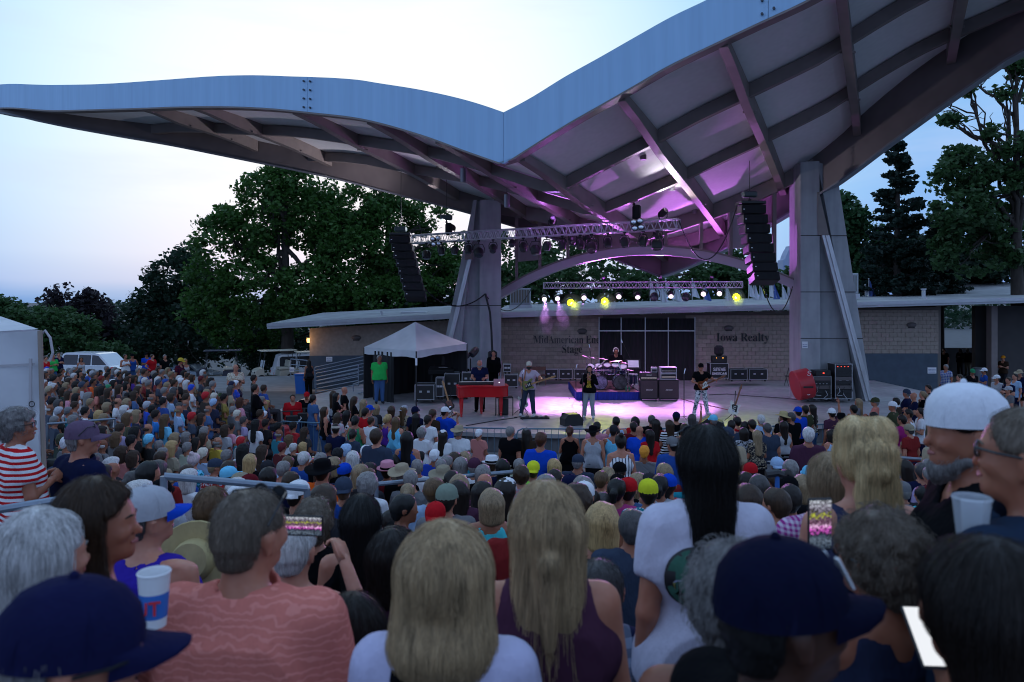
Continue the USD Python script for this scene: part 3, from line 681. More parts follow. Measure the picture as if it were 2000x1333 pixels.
def lob(d, items, dz=.7):
 """ellipsoid lobes from photo boxes (px, py, half width px, half height px)"""
 return [((X(a, d + o), d + o, Z(b, d + o)), (w / FPX * d, w / FPX * d * dz, h / FPX * d)) for a, b, w, h, o in items]
tree('big bright green maple behind the stage house, left of the hanging speakers', (X(560, 50), 50, -.7),
  lob(50, [(520, 395, 85, 60, 0), (455, 470, 75, 55, -1), (590, 440, 80, 70, 1), (510, 560, 95, 65, -1), (430, 600, 60, 60, 0), (600, 570, 80, 60, -1), (490, 645, 85, 45, 1), (555, 350, 45, 32, 0), (400, 540, 38, 40, 0), (650, 480, 50, 60, 0), (650, 600, 50, 60, 0)]), M['leafA'], 11, clumps=900, per=40, crad=.72, trunk_r=.42)
tree('tall green tree behind the left pillar with sky showing through its crown', (X(750, 52), 52, -.5),
  lob(52, [(700, 410, 60, 45, 0), (770, 440, 70, 50, 1), (690, 500, 75, 55, -1), (800, 530, 85, 60, 0), (720, 590, 90, 45, -1), (870, 470, 45, 45, 1), (640, 390, 38, 40, 0), (860, 560, 60, 45, 0), (760, 380, 40, 28, 1), (740, 540, 60, 50, 1), (850, 520, 55, 50, 2), (670, 450, 45, 45, 1), (820, 440, 45, 40, 1)]), M['leafA'], 12, clumps=980, per=40, crad=.72, trunk_r=.42)
tree('dark tree standing left of the bright maple', (X(350, 60), 60, -1.2),
  lob(60, [(350, 550, 60, 60, 0), (310, 610, 60, 50, 0), (390, 600, 55, 55, -1), (340, 680, 80, 45, -2), (375, 510, 35, 32, 0), (270, 650, 40, 50, 0)]), M['leafB'], 13, clumps=520, per=30, crad=.9, size=.34)
tree('dark wine-red plum tree behind the white tent', (X(150, 62), 62, -1.4),
  lob(62, [(135, 590, 55, 26, 0), (180, 610, 50, 34, 0), (120, 625, 45, 30, -1), (190, 660, 55, 45, -1)]), M['leafC'], 14, clumps=300, per=34, crad=.9, size=.34)
tree('low feathery green tree at the far left edge above the tent', (X(60, 52), 52, -1.0),
  lob(52, [(20, 615, 45, 30, 0), (75, 640, 60, 34, 0), (140, 660, 60, 34, 0), (40, 670, 70, 40, 1), (190, 690, 50, 30, 0), (15, 585, 22, 10, 0)]), M['leafE'], 15, clumps=420, per=34, crad=.7, size=.3)
tree('dark shrubs closing the gap below the bright maple', (X(640, 52), 52, -.6),
  lob(52, [(600, 680, 45, 45, 0), (520, 680, 50, 40, 1), (700, 610, 60, 40, 0), (800, 600, 60, 40, 0), (880, 590, 50, 40, 0)]), M['leafB'], 26, clumps=330, per=34, crad=.75)
tree('dark shrubby tree behind the parked golf carts', (X(480, 63), 63, -1.3),
  lob(63, [(440, 660, 70, 45, 0), (530, 670, 70, 45, 0), (610, 650, 70, 40, 0), (250, 690, 70, 40, 0), (330, 700, 60, 30, -1)]), M['leafB'], 16, clumps=420, per=30, crad=.95, size=.34)
tree('thick green vines and shrubs growing behind the stage house under the arch', (X(1180, 50), 50, 0),
  lob(50, [(1060, 545, 75, 45, 0), (1180, 540, 80, 48, 0), (1290, 565, 80, 35, 0), (1000, 560, 60, 40, 0), (1400, 560, 80, 40, 0), (1450, 530, 60, 40, 1), (1360, 530, 60, 40, 2), (940, 560, 50, 40, 1), (1100, 500, 60, 26, 1), (1010, 480, 40, 30, 2)]), M['leafE'], 17, clumps=520, per=34, crad=.75, size=.32)
tree('pale green tree beside the right pillar', (X(1660, 47), 47, 0),
  lob(47, [(1650, 430, 42, 50, 0), (1680, 480, 55, 60, 0), (1640, 520, 50, 50, 0)]), M['leafD'], 18, clumps=260, per=40, crad=.6, size=.3)
tree('dark leafy tree low behind the annexe roof', (X(1800, 49), 49, 0),
  lob(49, [(1700, 540, 70, 40, 0), (1790, 520, 80, 60, 0), (1880, 530, 80, 60, 0), (1970, 540, 60, 50, 0), (2060, 520, 60, 60, 0)]), M['leafB'], 19, clumps=560, per=34, crad=.8, size=.36)
o = 39.0
bare = [((X(1985, o), o, Z(250, o)), (X(1960, o), o, Z(112, o)), .12), ((X(1985, o), o, Z(230, o)), (X(1890, o), o, Z(150, o)), .09), ((X(1980, o), o, Z(300, o)), (X(1850, o), o, Z(205, o)), .09),
  ((X(1990, o), o, Z(200, o)), (X(2030, o), o, Z(90, o)), .1), ((X(1975, o), o, Z(270, o)), (X(1900, o), o, Z(255, o)), .07)]
tree('tall oak at the right edge with bare upper branches', (X(1985, o), o, 0),
  lob(o, [(1880, 330, 55, 45, 0), (1950, 390, 60, 70, 0), (1880, 420, 50, 50, -1), (1990, 300, 40, 60, 0), (1900, 480, 70, 50, 0), (1985, 470, 50, 60, 0), (1862, 238, 24, 10, 0), (1935, 255, 22, 14, 0), (1985, 140, 26, 20, 0), (1890, 170, 12, 8, 0), (2040, 250, 40, 90, 0), (1965, 190, 16, 16, 0)]), M['leafE'], 20, clumps=560, per=34, crad=.52, size=.27, bare=bare, trunk_r=.34)
def conifer(label, px, top, bot, halfw, d, seed):
 rng = np.random.default_rng(seed)
 t = thing('cedar_tree', label, 'tree', (0, 0, 0))
 x = X(px, d); zt, zb_ = Z(top, d), Z(bot, d); H = zt - zb_; R = halfw / FPX * d
 parts = [pipe([(x, d, -.2), (x, d, zb_), (x + .05, d, zt - .3), (x, d, zt)], [.3, .25, .06, .02], 7)]
 cs, rs = [], []
 for i in range(150):
  q = rng.uniform(0, 1) ** .75; z = zt - q * H
  a = rng.uniform(0, 6.28); L = R * (.10 + .9 * q ** .8) * rng.uniform(.65, 1.1)
  e = np.array([x + L * math.cos(a), d + L * math.sin(a), z + L * (.32 - .25 * q) + rng.normal(0, .1)])
  parts.append(limb((x, d, z), e, .035, .008, rng, 5, .04))
  for u in np.linspace(.3, 1, 5):
   cs.append(np.array([x, d, z]) * (1 - u) + e * u); rs.append(.28 * (1.15 - .5 * u) * rng.uniform(.7, 1.25))
 obj('trunk', cat_(parts), M['bark'], t)
 obj('crown', leaves(np.array(cs), np.array(rs), 16, .26, rng, .6), M['needle'], t)
conifer('tall dark cedar right of the right pillar', 1752, 272, 580, 78, 43, 31)
conifer('smaller dark cedar in the gap beside the tall cedar', 1835, 395, 580, 50, 45, 32)
# small trees on the skyline seen through the gap by the right pillar
for i, (px, py, w) in enumerate(((1505, 560, 26), (1552, 550, 20), (1610, 565, 24))):
 tree(('round green tree low in the gap left of the right pillar', 'small dark green tree close against the right pillar in the gap', 'green tree hidden behind the right pillar')[i], (X(px, 70), 70, 0),
   lob(70, [(px, py, w, 22, 0), (px + 8, py + 12, w, 18, 0)]), M['leafE'], 40 + i, clumps=90, per=30, crad=.9, size=.34, trunk_r=.2)
# woods closing the horizon on the left and behind the buildings
rng = np.random.default_rng(8)
cs = np.stack([rng.uniform(-150, 150, 900), rng.uniform(118, 150, 900), rng.uniform(-1.5, 5.0, 900)], -1); cs[:, 2] *= .55 + .6 * meshkit.fbm(cs * [.05, .05, 0], 3, 4)
obj('distant_woods', leaves(cs, rng.uniform(1.2, 2.4, 900), 26, .9, rng), M['leafB'], None, 'low dark line of distant woods along the horizon', 'woods', kind='stuff')
# far skyline
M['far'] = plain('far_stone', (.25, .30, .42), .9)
tw = thing('office_tower', 'pale blue far office tower with a stepped pointed top seen through the gap', 'tower')
D = 1500
x, zb0 = X(1545, D), 0
prof = [(1529, 600), (1529, 508), (1534, 506), (1536, 499), (1540, 490), (1544, 484), (1545.5, 480), (1548, 487), (1552, 494), (1556, 500), (1559, 508), (1560, 600)]
obj('shaft', prism([(X(a, D), Z(b, D)) for a, b in prof], D, D + 30), M['far'], tw)
for k in range(9): obj('window_band', box(X(1531, D), X(1558, D), D - .6, D - .1, Z(520 + k * 7 + 2, D), Z(520 + k * 7, D)), M['inkblue'], tw)
tw = thing('domed_building', 'small far domed building on the skyline left of the tower', 'building')
obj('block', box(X(1507, D), X(1522, D), D, D + 20, 0, Z(570, D)), M['far'], tw)
m = lathe([(5.5, 0), (5, 5), (3.5, 9), (1.2, 11), (.6, 17), (0, 18)], 14)
obj('dome', mv(m, X(1514, D), D + 10, Z(570, D)), M['far'], tw)
# ---------------------------------------------------------------- lights, trusses, stage gear
M['black'] = plain('black_plastic', (.012, .012, .014), .45, noise=.2, scale=20)
M['blackcloth'] = plain('black_cloth', (.014, .014, .017), .95, noise=.3, scale=4, bump=.02, stretch=(3, 3, .4))
M['chrome'] = plain('chrome', (.75, .75, .78), .15, metal=1.0)
M['trussalu'] = plain('truss_aluminium', (.55, .57, .62), .35, metal=.6, noise=.1, scale=10)
M['lensoff'] = plain('lens', (.03, .035, .05), .06, coat=1.0)
def emis(name, col, s):
 return mat(name, {'e': ('emission', {'color': col, 'strength': s})}, surface='e.emission')
M['glow_pink'] = emis('lit_lens_pink', (1.0, .80, .98), 1.7)
M['glow_yellow'] = emis('lit_lens_yellow', (.86, 1.0, .012), 5.0)
M['led_red'] = emis('led_red', (1.0, .08, .05), 2.0)
M['led_amber'] = emis('led_amber', (1.0, .45, .06), 3.0)
M['led_white'] = emis('led_white', (.9, .93, 1.0), 1.5)
def truss(label, A, B, w, n, name='lighting_truss'):
 A, B = np.array(A, float), np.array(B, float); d = (B - A) / np.linalg.norm(B - A)
 side = np.cross(d, [0, 0, 1]); side /= np.linalg.norm(side); up = np.array([0, 0, 1.0])
 t = thing(name, label, 'truss')
 C = [side * a * w / 2 + up * b * w / 2 for a, b in ((-1, -1), (1, -1), (1, 1), (-1, 1))]
 for c in C: obj('chord', tube(A + c, B + c, .027, n=7), M['trussalu'], t)
 for fc in range(4):
  c0, c1 = C[fc], C[(fc + 1) % 4]; parts = []
  for k in range(n):
   p, q = A + (B - A) * k / n, A + (B - A) * (k + 1) / n; mid = (p + q) / 2
   parts += [tube(p + c0, mid + c1, .012, n=5, cap=False), tube(mid + c1, q + c0, .012, n=5, cap=False)]
  for k in (0, .25, .5, .75, 1): parts.append(tube(A + (B - A) * k + c0, A + (B - A) * k + c1, .016, n=5))
  obj('lacing', cat_(parts), M['trussalu'], t)
 return t
FT0, FT1 = P(800, 475, 34.0), P(1325, 437, 27.2)
FT0[2] = FT1[2] = 7.25
truss('long silver front lighting truss hung across the canopy', FT0, FT1, .36, 44)
BT0, BT1 = P(1062, 561, 34.1), P(1450, 553, 32.6)
BT0[2] = BT1[2] = 5.15
truss('silver rear lighting truss hung just above the stage house roof', BT0, BT1, .26, 30)
def spot_light(parent, pos, target, col, power, cone, r=.06, name='beam'):
 L = UsdLux.SphereLight.Define(stage, fresh(pathof(parent), name))
 L.CreateRadiusAttr(r); L.CreateIntensityAttr(power); L.CreateColorAttr(Gf.Vec3f(*col)); L.CreateNormalizeAttr(True)
 sh = UsdLux.ShapingAPI.Apply(L.GetPrim()); sh.CreateShapingConeAngleAttr(cone); sh.CreateShapingConeSoftnessAttr(.6)
 d = np.array(target, float) - np.array(pos, float); d /= np.linalg.norm(d)
 # the light shines along its -z axis
 up = np.array([0, 0, 1.0]) if abs(d[2]) < .95 else np.array([1.0, 0, 0])
 zax = -d; xax = np.cross(up, zax); xax /= np.linalg.norm(xax); yax = np.cross(zax, xax)
 m = Gf.Matrix4d(*xax, 0, *yax, 0, *zax, 0, *map(float, pos), 1)
 L.AddTransformOp().Set(m)
 return L
def lamp_mesh(aim, r=.17, l=.36):
 """drum shaped fixture whose lens points along aim, its yoke above; returns body, ring, yoke, lens meshes round the origin"""
 aim = np.array(aim, float); aim /= np.linalg.norm(aim)
 T = trimesh.geometry.align_vectors([0, 0, 1], aim)
 body = lathe([(0, -l * .5), (r * .7, -l * .5), (r * .95, -l * .3), (r, 0), (r * .92, l * .42), (r * .8, l * .5)], 16); body.apply_transform(T)
 lens = lathe([(0, l * .53), (r * .5, l * .52), (r * .8, l * .49)], 16); lens.apply_transform(T)
 yoke = pipe([(-r * 1.12, 0, -.02), (-r * 1.2, 0, r * .9), (-r * .8, 0, r * 1.7), (r * .8, 0, r * 1.7), (r * 1.2, 0, r * .9), (r * 1.12, 0, -.02)], .02, 6)
 clamp = cat_([tube((0, 0, r * 1.7), (0, 0, r * 2.2), .03, n=6), box(-.06, .06, -.05, .05, r * 2.15, r * 2.6)])
 return body, lens, yoke, clamp
def fixture(label, pos, aim, lit=None, r=.17, yaw=0, group=None, name='stage_light'):
 t = thing(name, label, 'stage light', pos, 0, group)
 body, lens, yoke, clamp = lamp_mesh(aim, r)
 obj('housing', body, M['black'], t, smooth=40); obj('lens', lens, M[lit] if lit else M['lensoff'], t, smooth=True)
 obj('yoke', rot(yoke, [0, 0, 1], yaw), M['black'], t); obj('clamp', clamp, M['black'], t)
 return t
# front truss fixtures: hanging heads, from left to right along the truss
fx = [833, 862, 888, 915, 935, 963, 1022, 1046, 1068, 1098, 1133, 1155, 1187, 1220, 1256, 1283]
names_ = ['leftmost hanging black stage light on the front truss', 'second', 'third', 'fourth', 'fifth', 'sixth', 'seventh', 'eighth', 'ninth', 'tenth', 'eleventh', 'twelfth', 'thirteenth', 'fourteenth', 'fifteenth', 'rightmost hanging black stage light on the front truss']
for i, px in enumerate(fx):
 k = (px - 800) / 525; dd = 1 / ((1 - k) / FT0[1] + k / FT1[1])
 big = px in (935, 1046, 1155, 1283, 833)
 r = .21 if big else .155
 pos = P(px, 0, dd); pos[2] = 7.25 - .18 - r * 2.6
 lab = names_[i] if i in (0, 15) else f'{names_[i]} hanging black stage light from the left on the front truss'
 fixture(lab, pos, (.1 * math.sin(i * 2.1), -.45 + .3 * math.sin(i), -1), r=r, yaw=25 * math.sin(i * 3.3), group='black stage lights hanging along the front truss')
# four-eyed blinders with hoists
def hoist(label, px, py, d, top_py, name='chain_hoist'):
 t = thing(name, label, 'hoist')
 x, z = X(px, d), Z(py, d)
 obj('motor', rbox(x - .28, x + .26, d - .14, d + .14, z - .12, z + .12, .05), M['blackgreen'], t)
 obj('hook', cat_([tube((x, d, z - .1), (x, d, z - .35), .03, n=6), tube((x - .05, d, z - .22), (x + .05, d, z - .22), .05, n=8)]), M['black'], t)
 obj('chain_bag', rbox(x - .05, x + .25, d - .15, d + .15, z - .8, z - .25, .06), M['blackcloth'], t)
 obj('chain', tube((x, d, z + .1), (x + .01, d, Z(top_py, d)), .014, n=5), M['black'], t)
M['blackgreen'] = plain('hoist_paint', (.03, .05, .05), .4)
hoist('chain hoist over the left part of the front truss', 872, 425, 33, 280)
hoist('chain hoist over the right end of the front truss', 1238, 388, 28, 205)
hoist('chain hoist over the right speaker array', 1464, 380, 27.6, 150)
hoist('chain hoist over the left speaker array', 783, 448, 32.5, 300)
for lab, px, py, d in (('four-eyed blinder lamp on the left part of the front truss', 852, 472, 33.2), ('four-eyed blinder lamp on the right end of the front truss', 1243, 440, 27.9)):
 t = thing('blinder_lamp', lab, 'stage light'); x, z = X(px, d), Z(py, d)
 obj('frame', rot(rbox(x - .12, x + .12, d - .14, d - .02, z - .12, z + .12, .03), [0, 1, 0], 20, (x, d, z)), M['black'], t)
 for k in range(4):
  a = math.radians(45 + 90 * k + 10); cx, cz = x + .17 * math.cos(a), z + .17 * math.sin(a)
  obj('eye', mv(rot(lathe([(0, -.08), (.1, -.08), (.12, .06), (.1, .08)], 12), [1, 0, 0], 90), cx, d - .14, cz), M['black'], t)
  obj('lens', mv(rot(lathe([(0, .085), (.06, .08), (.1, .07)], 12), [1, 0, 0], 90), cx, d - .14, cz), M['chrome'], t)
# line arrays
def array(label, px, top, bot, d, wpx, lean, bend):
 t = thing('speaker_array', label, 'loudspeaker'); w = wpx / FPX * d; n = 8
 z0, z1 = Z(top, d), Z(bot, d); h = (z0 - z1) / n; x = X(px, d); y = d
 obj('fly_frame', rbox(x - w / 2, x + w / 2, y - .35, y + .35, z0 + .03, z0 + .14, .02), M['black'], t)
 a = 0
 for k in range(n):
  a += bend[k]
  c = rbox(-w / 2, w / 2, -.36, .36, -h + .025, 0, .03)
  # tapered towards the back like a splayed array box
  v = c.vertices; v[:, 2] = np.where(v[:, 1] > 0, (v[:, 2] + h / 2) * .82 - h / 2, v[:, 2]); c.vertices = v
  c = rot(c, [1, 0, 0], a); zc = z0 - k * h
  c = mv(c, x + lean * (k / n), y, zc); obj('array_box', c, M['black'], t)
  g = box(-w * .47, w * .47, -.385, -.364, -h + .05, -.03); g = mv(rot(g, [1, 0, 0], a), x + lean * (k / n), y, zc); obj('grille', g, M['blackcloth'], t)
  obj('badge', mv(rot(box(-w * .42, -w * .36, -.395, -.386, -h * .55, -h * .45), [1, 0, 0], a), x + lean * (k / n), y, zc), M['paper'], t)
array('right hanging black speaker array of eight boxes', 1466, 402, 556, 27.2, 49, .55, [0, -1.5, -1.5, -2, -2.5, -3, -3, -4])
array('left hanging black speaker array of eight boxes in front of the trees', 783, 462, 588, 32.0, 40, .75, [0, -1.5, -1.5, -2, -2.5, -3, -3, -4])
# pendant can lamps under the canopy
M['can'] = plain('pendant_can', (.22, .22, .25), .35, metal=.5)
for lab, px, py, d in (('cylinder pendant lamp right of the canopy valley, upper', 1256, 298, 25), ('cylinder pendant lamp below and right of the upper one', 1313, 360, 28), ('cylinder pendant lamp nearest the hanging banner', 1357, 406, 31), ('cylinder pendant lamp left of the canopy valley', 905, 343, 27), ('cylinder pendant lamp just left of the canopy valley, lower', 990, 393, 29)):
 t = thing('pendant_lamp', lab, 'lamp'); x, z = X(px, d), Z(py, d); h = .25
 obj('can', mv(lathe([(0, -h), (.11, -h), (.115, 0), (.115, h), (0, h + .01)], 14), x, d, z), M['can'], t)
 obj('rod', tube((x, d, z + h), (x, d, z + h + .75), .012, n=5), M['black'], t)
# banners behind the truss
M['banner'] = plain('banner_cloth', (.36, .32, .35), .9, noise=.08, scale=3)
def banner(label, poly, d, letters=None):
 t = thing('hanging_banner', label, 'banner')
 obj('cloth', prism([(X(a, d), Z(b, d)) for a, b in poly], d, d + .02), M['banner'], t)
 if letters:
  for tx, px, py, hp in letters:
   m = meshkit.text_mesh(tx, hp / FPX * d, .004, bold=True); m = rot(m, [1, 0, 0], 90); m.apply_translation([X(px, d), d - .006, Z(py, d)]); obj('lettering', m, M['ink'], t)
banner('grey banner with black letters half hidden behind the right speaker array', [(1421, 388), (1482, 381), (1482, 484), (1421, 486)], 30.5, [('KO', 1427, 413, 6)])
banner('plain grey banner seen from behind under the front truss', [(1012, 425), (1056, 421), (1054, 508), (1008, 512), (1004, 492), (1010, 480)], 36)
# rear truss lamps
rear = [(1063, 583, 'p'), (1088, 582, 'p'), (1113, 590, 'y'), (1140, 580, 'p'), (1180, 587, 'y'), (1208, 578, 'p'), (1245, 577, 'd'), (1310, 575, 'd'), (1375, 573, 'p'), (1406, 572, 'p'), (1440, 579, 'y'), (1278, 580, 'b'), (1340, 580, 'b')]
YL = []
ordn = ['first', 'second', 'third', 'fourth', 'fifth', 'sixth', 'seventh', 'eighth', 'ninth', 'tenth', 'eleventh', 'twelfth', 'thirteenth']
PURPLE = (.78, .30, 1.0)
for i, (px, py, c) in enumerate(sorted(rear)):
 k = (px - 1062) / 388; dd = 1 / ((1 - k) / BT0[1] + k / BT1[1])
 pos = P(px, py, dd)
 look_ = {'p': 'glowing pinkish white', 'y': 'glowing bright yellow', 'd': 'faintly lit pink', 'b': 'unlit black'}[c]
 tgt = {1063: (1.5, 28.2, .6), 1088: (2.5, 27.9, .6), 1140: (3.2, 28.2, .6), 1208: (4.4, 27.6, .6), 1245: (5.2, 27.3, .6), 1310: (6.3, 27.4, .6), 1375: (5.2, 27.0, .6), 1406: (6.2, 27.2, .6)}.get(px, (4, 22, 2))
 aim = np.array(tgt) - pos; aim = aim / np.linalg.norm(aim)
 if c in 'p': aim = aim + np.array([0, -.25, .25])
 t = fixture(f'{look_} stage light, {ordn[i]} from the left on the rear truss', pos, aim, {'p': 'glow_pink', 'y': 'glow_yellow', 'd': 'glow_pink', 'b': None}[c], r=.14 if c in 'pd' else .2, group='stage lights hanging on the rear truss')
 src = np.array([0, 0, 0]) + aim / np.linalg.norm(aim) * .32
 if c in 'pd': spot_light(t, src, src + (np.array(tgt) - pos), PURPLE, 800 if c == 'p' else 160, 12)
 if c == 'y': YL.append((pos, aim))
 if c == 'y': spot_light(t, src, src + np.array([-.1 + .3 * (px == 1113), -1, -.18]), (.85, 1.0, .05), 90, 24)
# violet front truss wash on stage, canopy and arch, plus two added pale lamps
def wash(lab, px, tgt, power, cone, col=PURPLE, up=0):
 k = (px - 800) / 525; dd = 1 / ((1 - k) / FT0[1] + k / FT1[1]); pos = P(px, 0, dd); pos[2] = 7.25 + (.5 if up else -.35); pos[1] += .5
 aim = np.array(tgt) - pos; aim /= np.linalg.norm(aim)
 t = thing('wash_light', lab, 'stage light', pos, 0)
 body, lens, yoke, clamp = lamp_mesh(aim, .14)
 obj('housing', body, M['black'], t, smooth=40); obj('lens', lens, M['lensoff'], t); obj('yoke', yoke if not up else rot(yoke, [0, 1, 0], 180), M['black'], t)
 spot_light(t, aim * .3, aim * 3, col, power, cone)
wash('small wash light on top of the front truss aimed up at the right wing', 1190, (6.0, 25.0, 11.0), 160, 66, (.62, .22, 1.0), 1)
wash('small wash light on top of the front truss aimed up at the valley', 1080, (2.2, 27.0, 9.6), 110, 62, (.55, .2, 1.0), 1)
wash('added pale wash light on the front truss that brightens the right wing tip', 1300, (11.0, 21.5, 13.0), 120, 78, (.80, .74, .86), 1)  # lamp added to brighten the right soffit
wash('added pale wash light on the front truss that brightens the left wing', 880, (-10.0, 27.0, 12.0), 600, 75, (.80, .76, .86), 1)  # lamp added to brighten the left soffit
wash('small wash light behind the front truss aimed at the drums and arch', 1150, (5.0, 30.5, 2.0), 220, 50, (.85, .55, 1.0))
wash('small wash light behind the front truss aimed at the piano', 1000, (-.6, 25.2, 1.2), 90, 36, (1.0, .72, .9))
wash('small wash light behind the front truss aimed at the guitarist', 1290, (6.8, 25.2, 1.4), 80, 34, (1.0, .72, .95))
wash('small wash light behind the front truss aimed at the singer', 1120, (2.0, 24.4, 1.6), 90, 30, (1.0, .78, .95))
for i, (px, tx) in enumerate(((1180, 3.4), (1290, 6.2), (1390, 8.6))):
 k = (px - 1062) / 388; dd = 1 / ((1 - k) / BT0[1] + k / BT1[1]); pos = P(px, 0, dd); pos[2] = 5.42
 t = thing('wash_light', f"{('left', 'middle', 'right')[i]} wash light on the rear truss aimed up at the canopy", 'stage light', pos, 0)
 tg = np.array([(1.6, 4.6, 8.0)[i], (28.0, 26.5, 25.5)[i], (9.0, 9.8, 10.8)[i]]); aim = tg - pos; aim /= np.linalg.norm(aim); body, lens, yoke, clamp = lamp_mesh(aim, .1, .24)
 obj('housing', body, M['black'], t, smooth=40); obj('lens', lens, M['lensoff'], t); spot_light(t, aim * .22, aim * 3, (.70, .2, 1.0), (220, 330, 300)[i], 60)
# lettering on the back wall (raised serif letters)
M['letters'] = plain('dark_letters', (.015, .014, .018), .5)
def wall_text(label, lines, d):
 t = thing('wall_lettering', label, 'lettering')
 for tx, x0, x1, base, cap in lines:
  m = serif_text(tx, cap / FPX * d, .03)
  sc = (X(x1, d) - X(x0, d)) / m.extents[0]
  m.apply_scale([sc, 1, 1]); m = rot(m, [1, 0, 0], 90)
  m.apply_translation([X(x0, d) - m.bounds[0][0], d - .009 - m.bounds[1][1], Z(base, d)])
  obj('letters', m, M['letters'], t)
wall_text('dark serif lettering reading MidAmerican Ene over Stage on the block wall', [('MidAmerican Ene', 1042, 1171, 671, 15), ('Stage', 1098, 1137, 690, 15)], BD - .004)
wall_text('dark serif lettering reading Iowa Realty on the block wall', [('Iowa Realty', 1399, 1502, 667, 16)], BD - .004)
# wall lights
M['lampbody'] = plain('wall_lamp_body', (.10, .085, .085), .6)
for lab, px, py, d in (('dark oval wall lamp above the left lettering', 1137, 647, BD), ('dark oval wall lamp above the right lettering', 1423, 641, BD), ('dark oval wall lamp on the wall right of the right pillar', 1780, 635, BD), ('dark oval wall lamp on the left wing behind the white tent', 696, 660, 37.2)):
 t = thing('wall_lamp', lab, 'lamp'); x, z = X(px, d), Z(py, d)
 m = trimesh.creation.icosphere(2, 1); m.apply_scale([.24, .14, .13]); m = m.slice_plane([0, 0, 0], [0, -1, 0], cap=True)
 obj('housing', mv(m, x, d - .012, z), M['lampbody'], t, smooth=40); obj('base', box(x - .16, x + .16, d - .012, d, z - .15, z - .1), M['black'], t)
t = thing('lit_wall_lamp', 'small lit orange wall lamp at the left corner of the stage building', 'lamp')
x, z, d = X(603, 37.4), Z(659, 37.4), 37.4
obj('bracket', box(x - .08, x + .1, d - .1, d + .1, z - .06, z), M['black'], t); obj('glass', mv(lathe([(0, -.22), (.07, -.2), (.08, -.02), (0, 0)], 10), x - .02, d, z - .06), emis('sodium_lamp', (1.0, .48, .12), 6.0), t)
L = UsdLux.SphereLight.Define(stage, pathof(t) + '/glow'); L.CreateRadiusAttr(.06); L.CreateIntensityAttr(14); L.CreateNormalizeAttr(True); L.CreateColorAttr(Gf.Vec3f(1, .55, .2)); L.AddTranslateOp().Set(Gf.Vec3d(x - .3, d - .3, z - .15))
# black drape panels in frames
t = thing('framed_drape', 'tall black drape panels in thin frames behind the drums', 'drape')
xs_ = [1170, 1213, 1260, 1305, 1357]
for i in range(4):
 for z0, z1 in ((STAGE_Z + .02, Z(648, 35.9)), (Z(645, 35.9), 3.6)):
  a, b = X(xs_[i] + .8, 35.9), X(xs_[i + 1] - .8, 35.9)
  g = np.linspace(0, 1, 22); hh = np.linspace(z0, z1, 4)
  V = np.array([(a + (b - a) * u, 35.9 + .025 * math.sin(u * 40 + i) + .02 * math.sin(u * 17 + z_), z_) for u in g for z_ in hh]); F = [(k * 4 + j, k * 4 + 4 + j, k * 4 + 5 + j, k * 4 + 1 + j) for k in range(21) for j in range(3)]
  obj('drape', (V, np.array(F)), M['blackcloth'], t, smooth=True)
for px in xs_: obj('upright', box(X(px, 35.84) - .018, X(px, 35.84) + .018, 35.8, 35.84, STAGE_Z, 3.66), M['trussalu'], t)
obj('rail', box(X(1170, 35.84), X(1357, 35.84), 35.76, 35.795, Z(647.5, 35.8), Z(645.5, 35.8)), M['trussalu'], t)
# roof units and flags behind
M['hvac'] = plain('hvac_paint', (.30, .33, .36), .5, noise=.1, scale=3)
def hvac(label, x0, x1, y0, y1, d):
 t = thing('air_conditioner', label, 'air conditioner')
 a, b, z0, z1 = X(x0, d), X(x1, d), Z(y1, d), Z(y0, d)
 obj('casing', rbox(a, b, d, d + 1.0, z0, z1, .03), M['hvac'], t)
 for k in range(7): obj('louvre', box(a + .06 + k * (b - a - .12) / 7, a + .03 + (k + 1) * (b - a - .12) / 7 - .02, d - .02, d - .004, z0 + .12, z1 - .1), M['mortar'], t)
 obj('curb', box(a - .05, b + .05, d - .04, d + 1.05, z0 - .25, z0 - .003), M['eave'], t)
hvac('grey air conditioning unit on the roof right of the left pillar', 996, 1037, 563, 596, 39.8)
hvac('grey air conditioning unit on the roof right of the right pillar', 1655, 1677, 534, 574, 38)
M['flag1'] = plain('flag_white', (.62, .64, .70), .8); M['flag2'] = plain('flag_blue', (.08, .14, .40), .8); M['pole'] = plain('flag_pole', (.5, .5, .52), .4, metal=.5)
fl = [(1270, 1), (1283, 0), (1292, 1), (1300, 0), (1316, 0), (1322, 0), (1352, 0), (1375, 2), (1418, 0), (1462, 0), (1472, 0), (1484, 0), (1503, 0), (1510, 2), (1528, 0), (1539, 0), (1547, 2), (1690, 0), (1697, 2)]
for i, (px, c) in enumerate(fl):
 d = 43.5; x = X(px, d); zt_ = Z(545 + 6 * (i % 3), d)
 t = thing('flag', f"{('drooping white', 'short blue and white', 'drooping blue')[c]} flag, {['leftmost', 'second', 'third', 'fourth', 'fifth', 'sixth', 'seventh', 'eighth', 'ninth', 'tenth', 'eleventh', 'twelfth', 'thirteenth', 'fourteenth', 'fifteenth', 'sixteenth', 'seventeenth', 'eighteenth', 'last'][i]} from the left of the flag row behind the roof", 'flag', group='flags standing in a row behind the roof')
 obj('pole', cat_([tube((x, d, 3.3), (x, d, zt_), .025, n=6), mv(trimesh.creation.icosphere(1, .05), x, d, zt_)]), M['pole'], t)
 u = np.linspace(0, 1, 9); hh = np.linspace(0, 1, 6)
 V = np.array([(x + .03 + (.08 + .34 * b_) * a_, d + .07 * math.sin(9 * a_ + 2 * b_ + i), zt_ - .08 - .95 * b_ - .12 * a_) for a_ in u for b_ in hh]); F = [(k * 6 + j, k * 6 + 6 + j, k * 6 + 7 + j, k * 6 + 1 + j) for k in range(8) for j in range(5)]
 obj('cloth', (V, np.array(F)), M['flag2'] if c == 2 else M['flag1'], t, smooth=True)
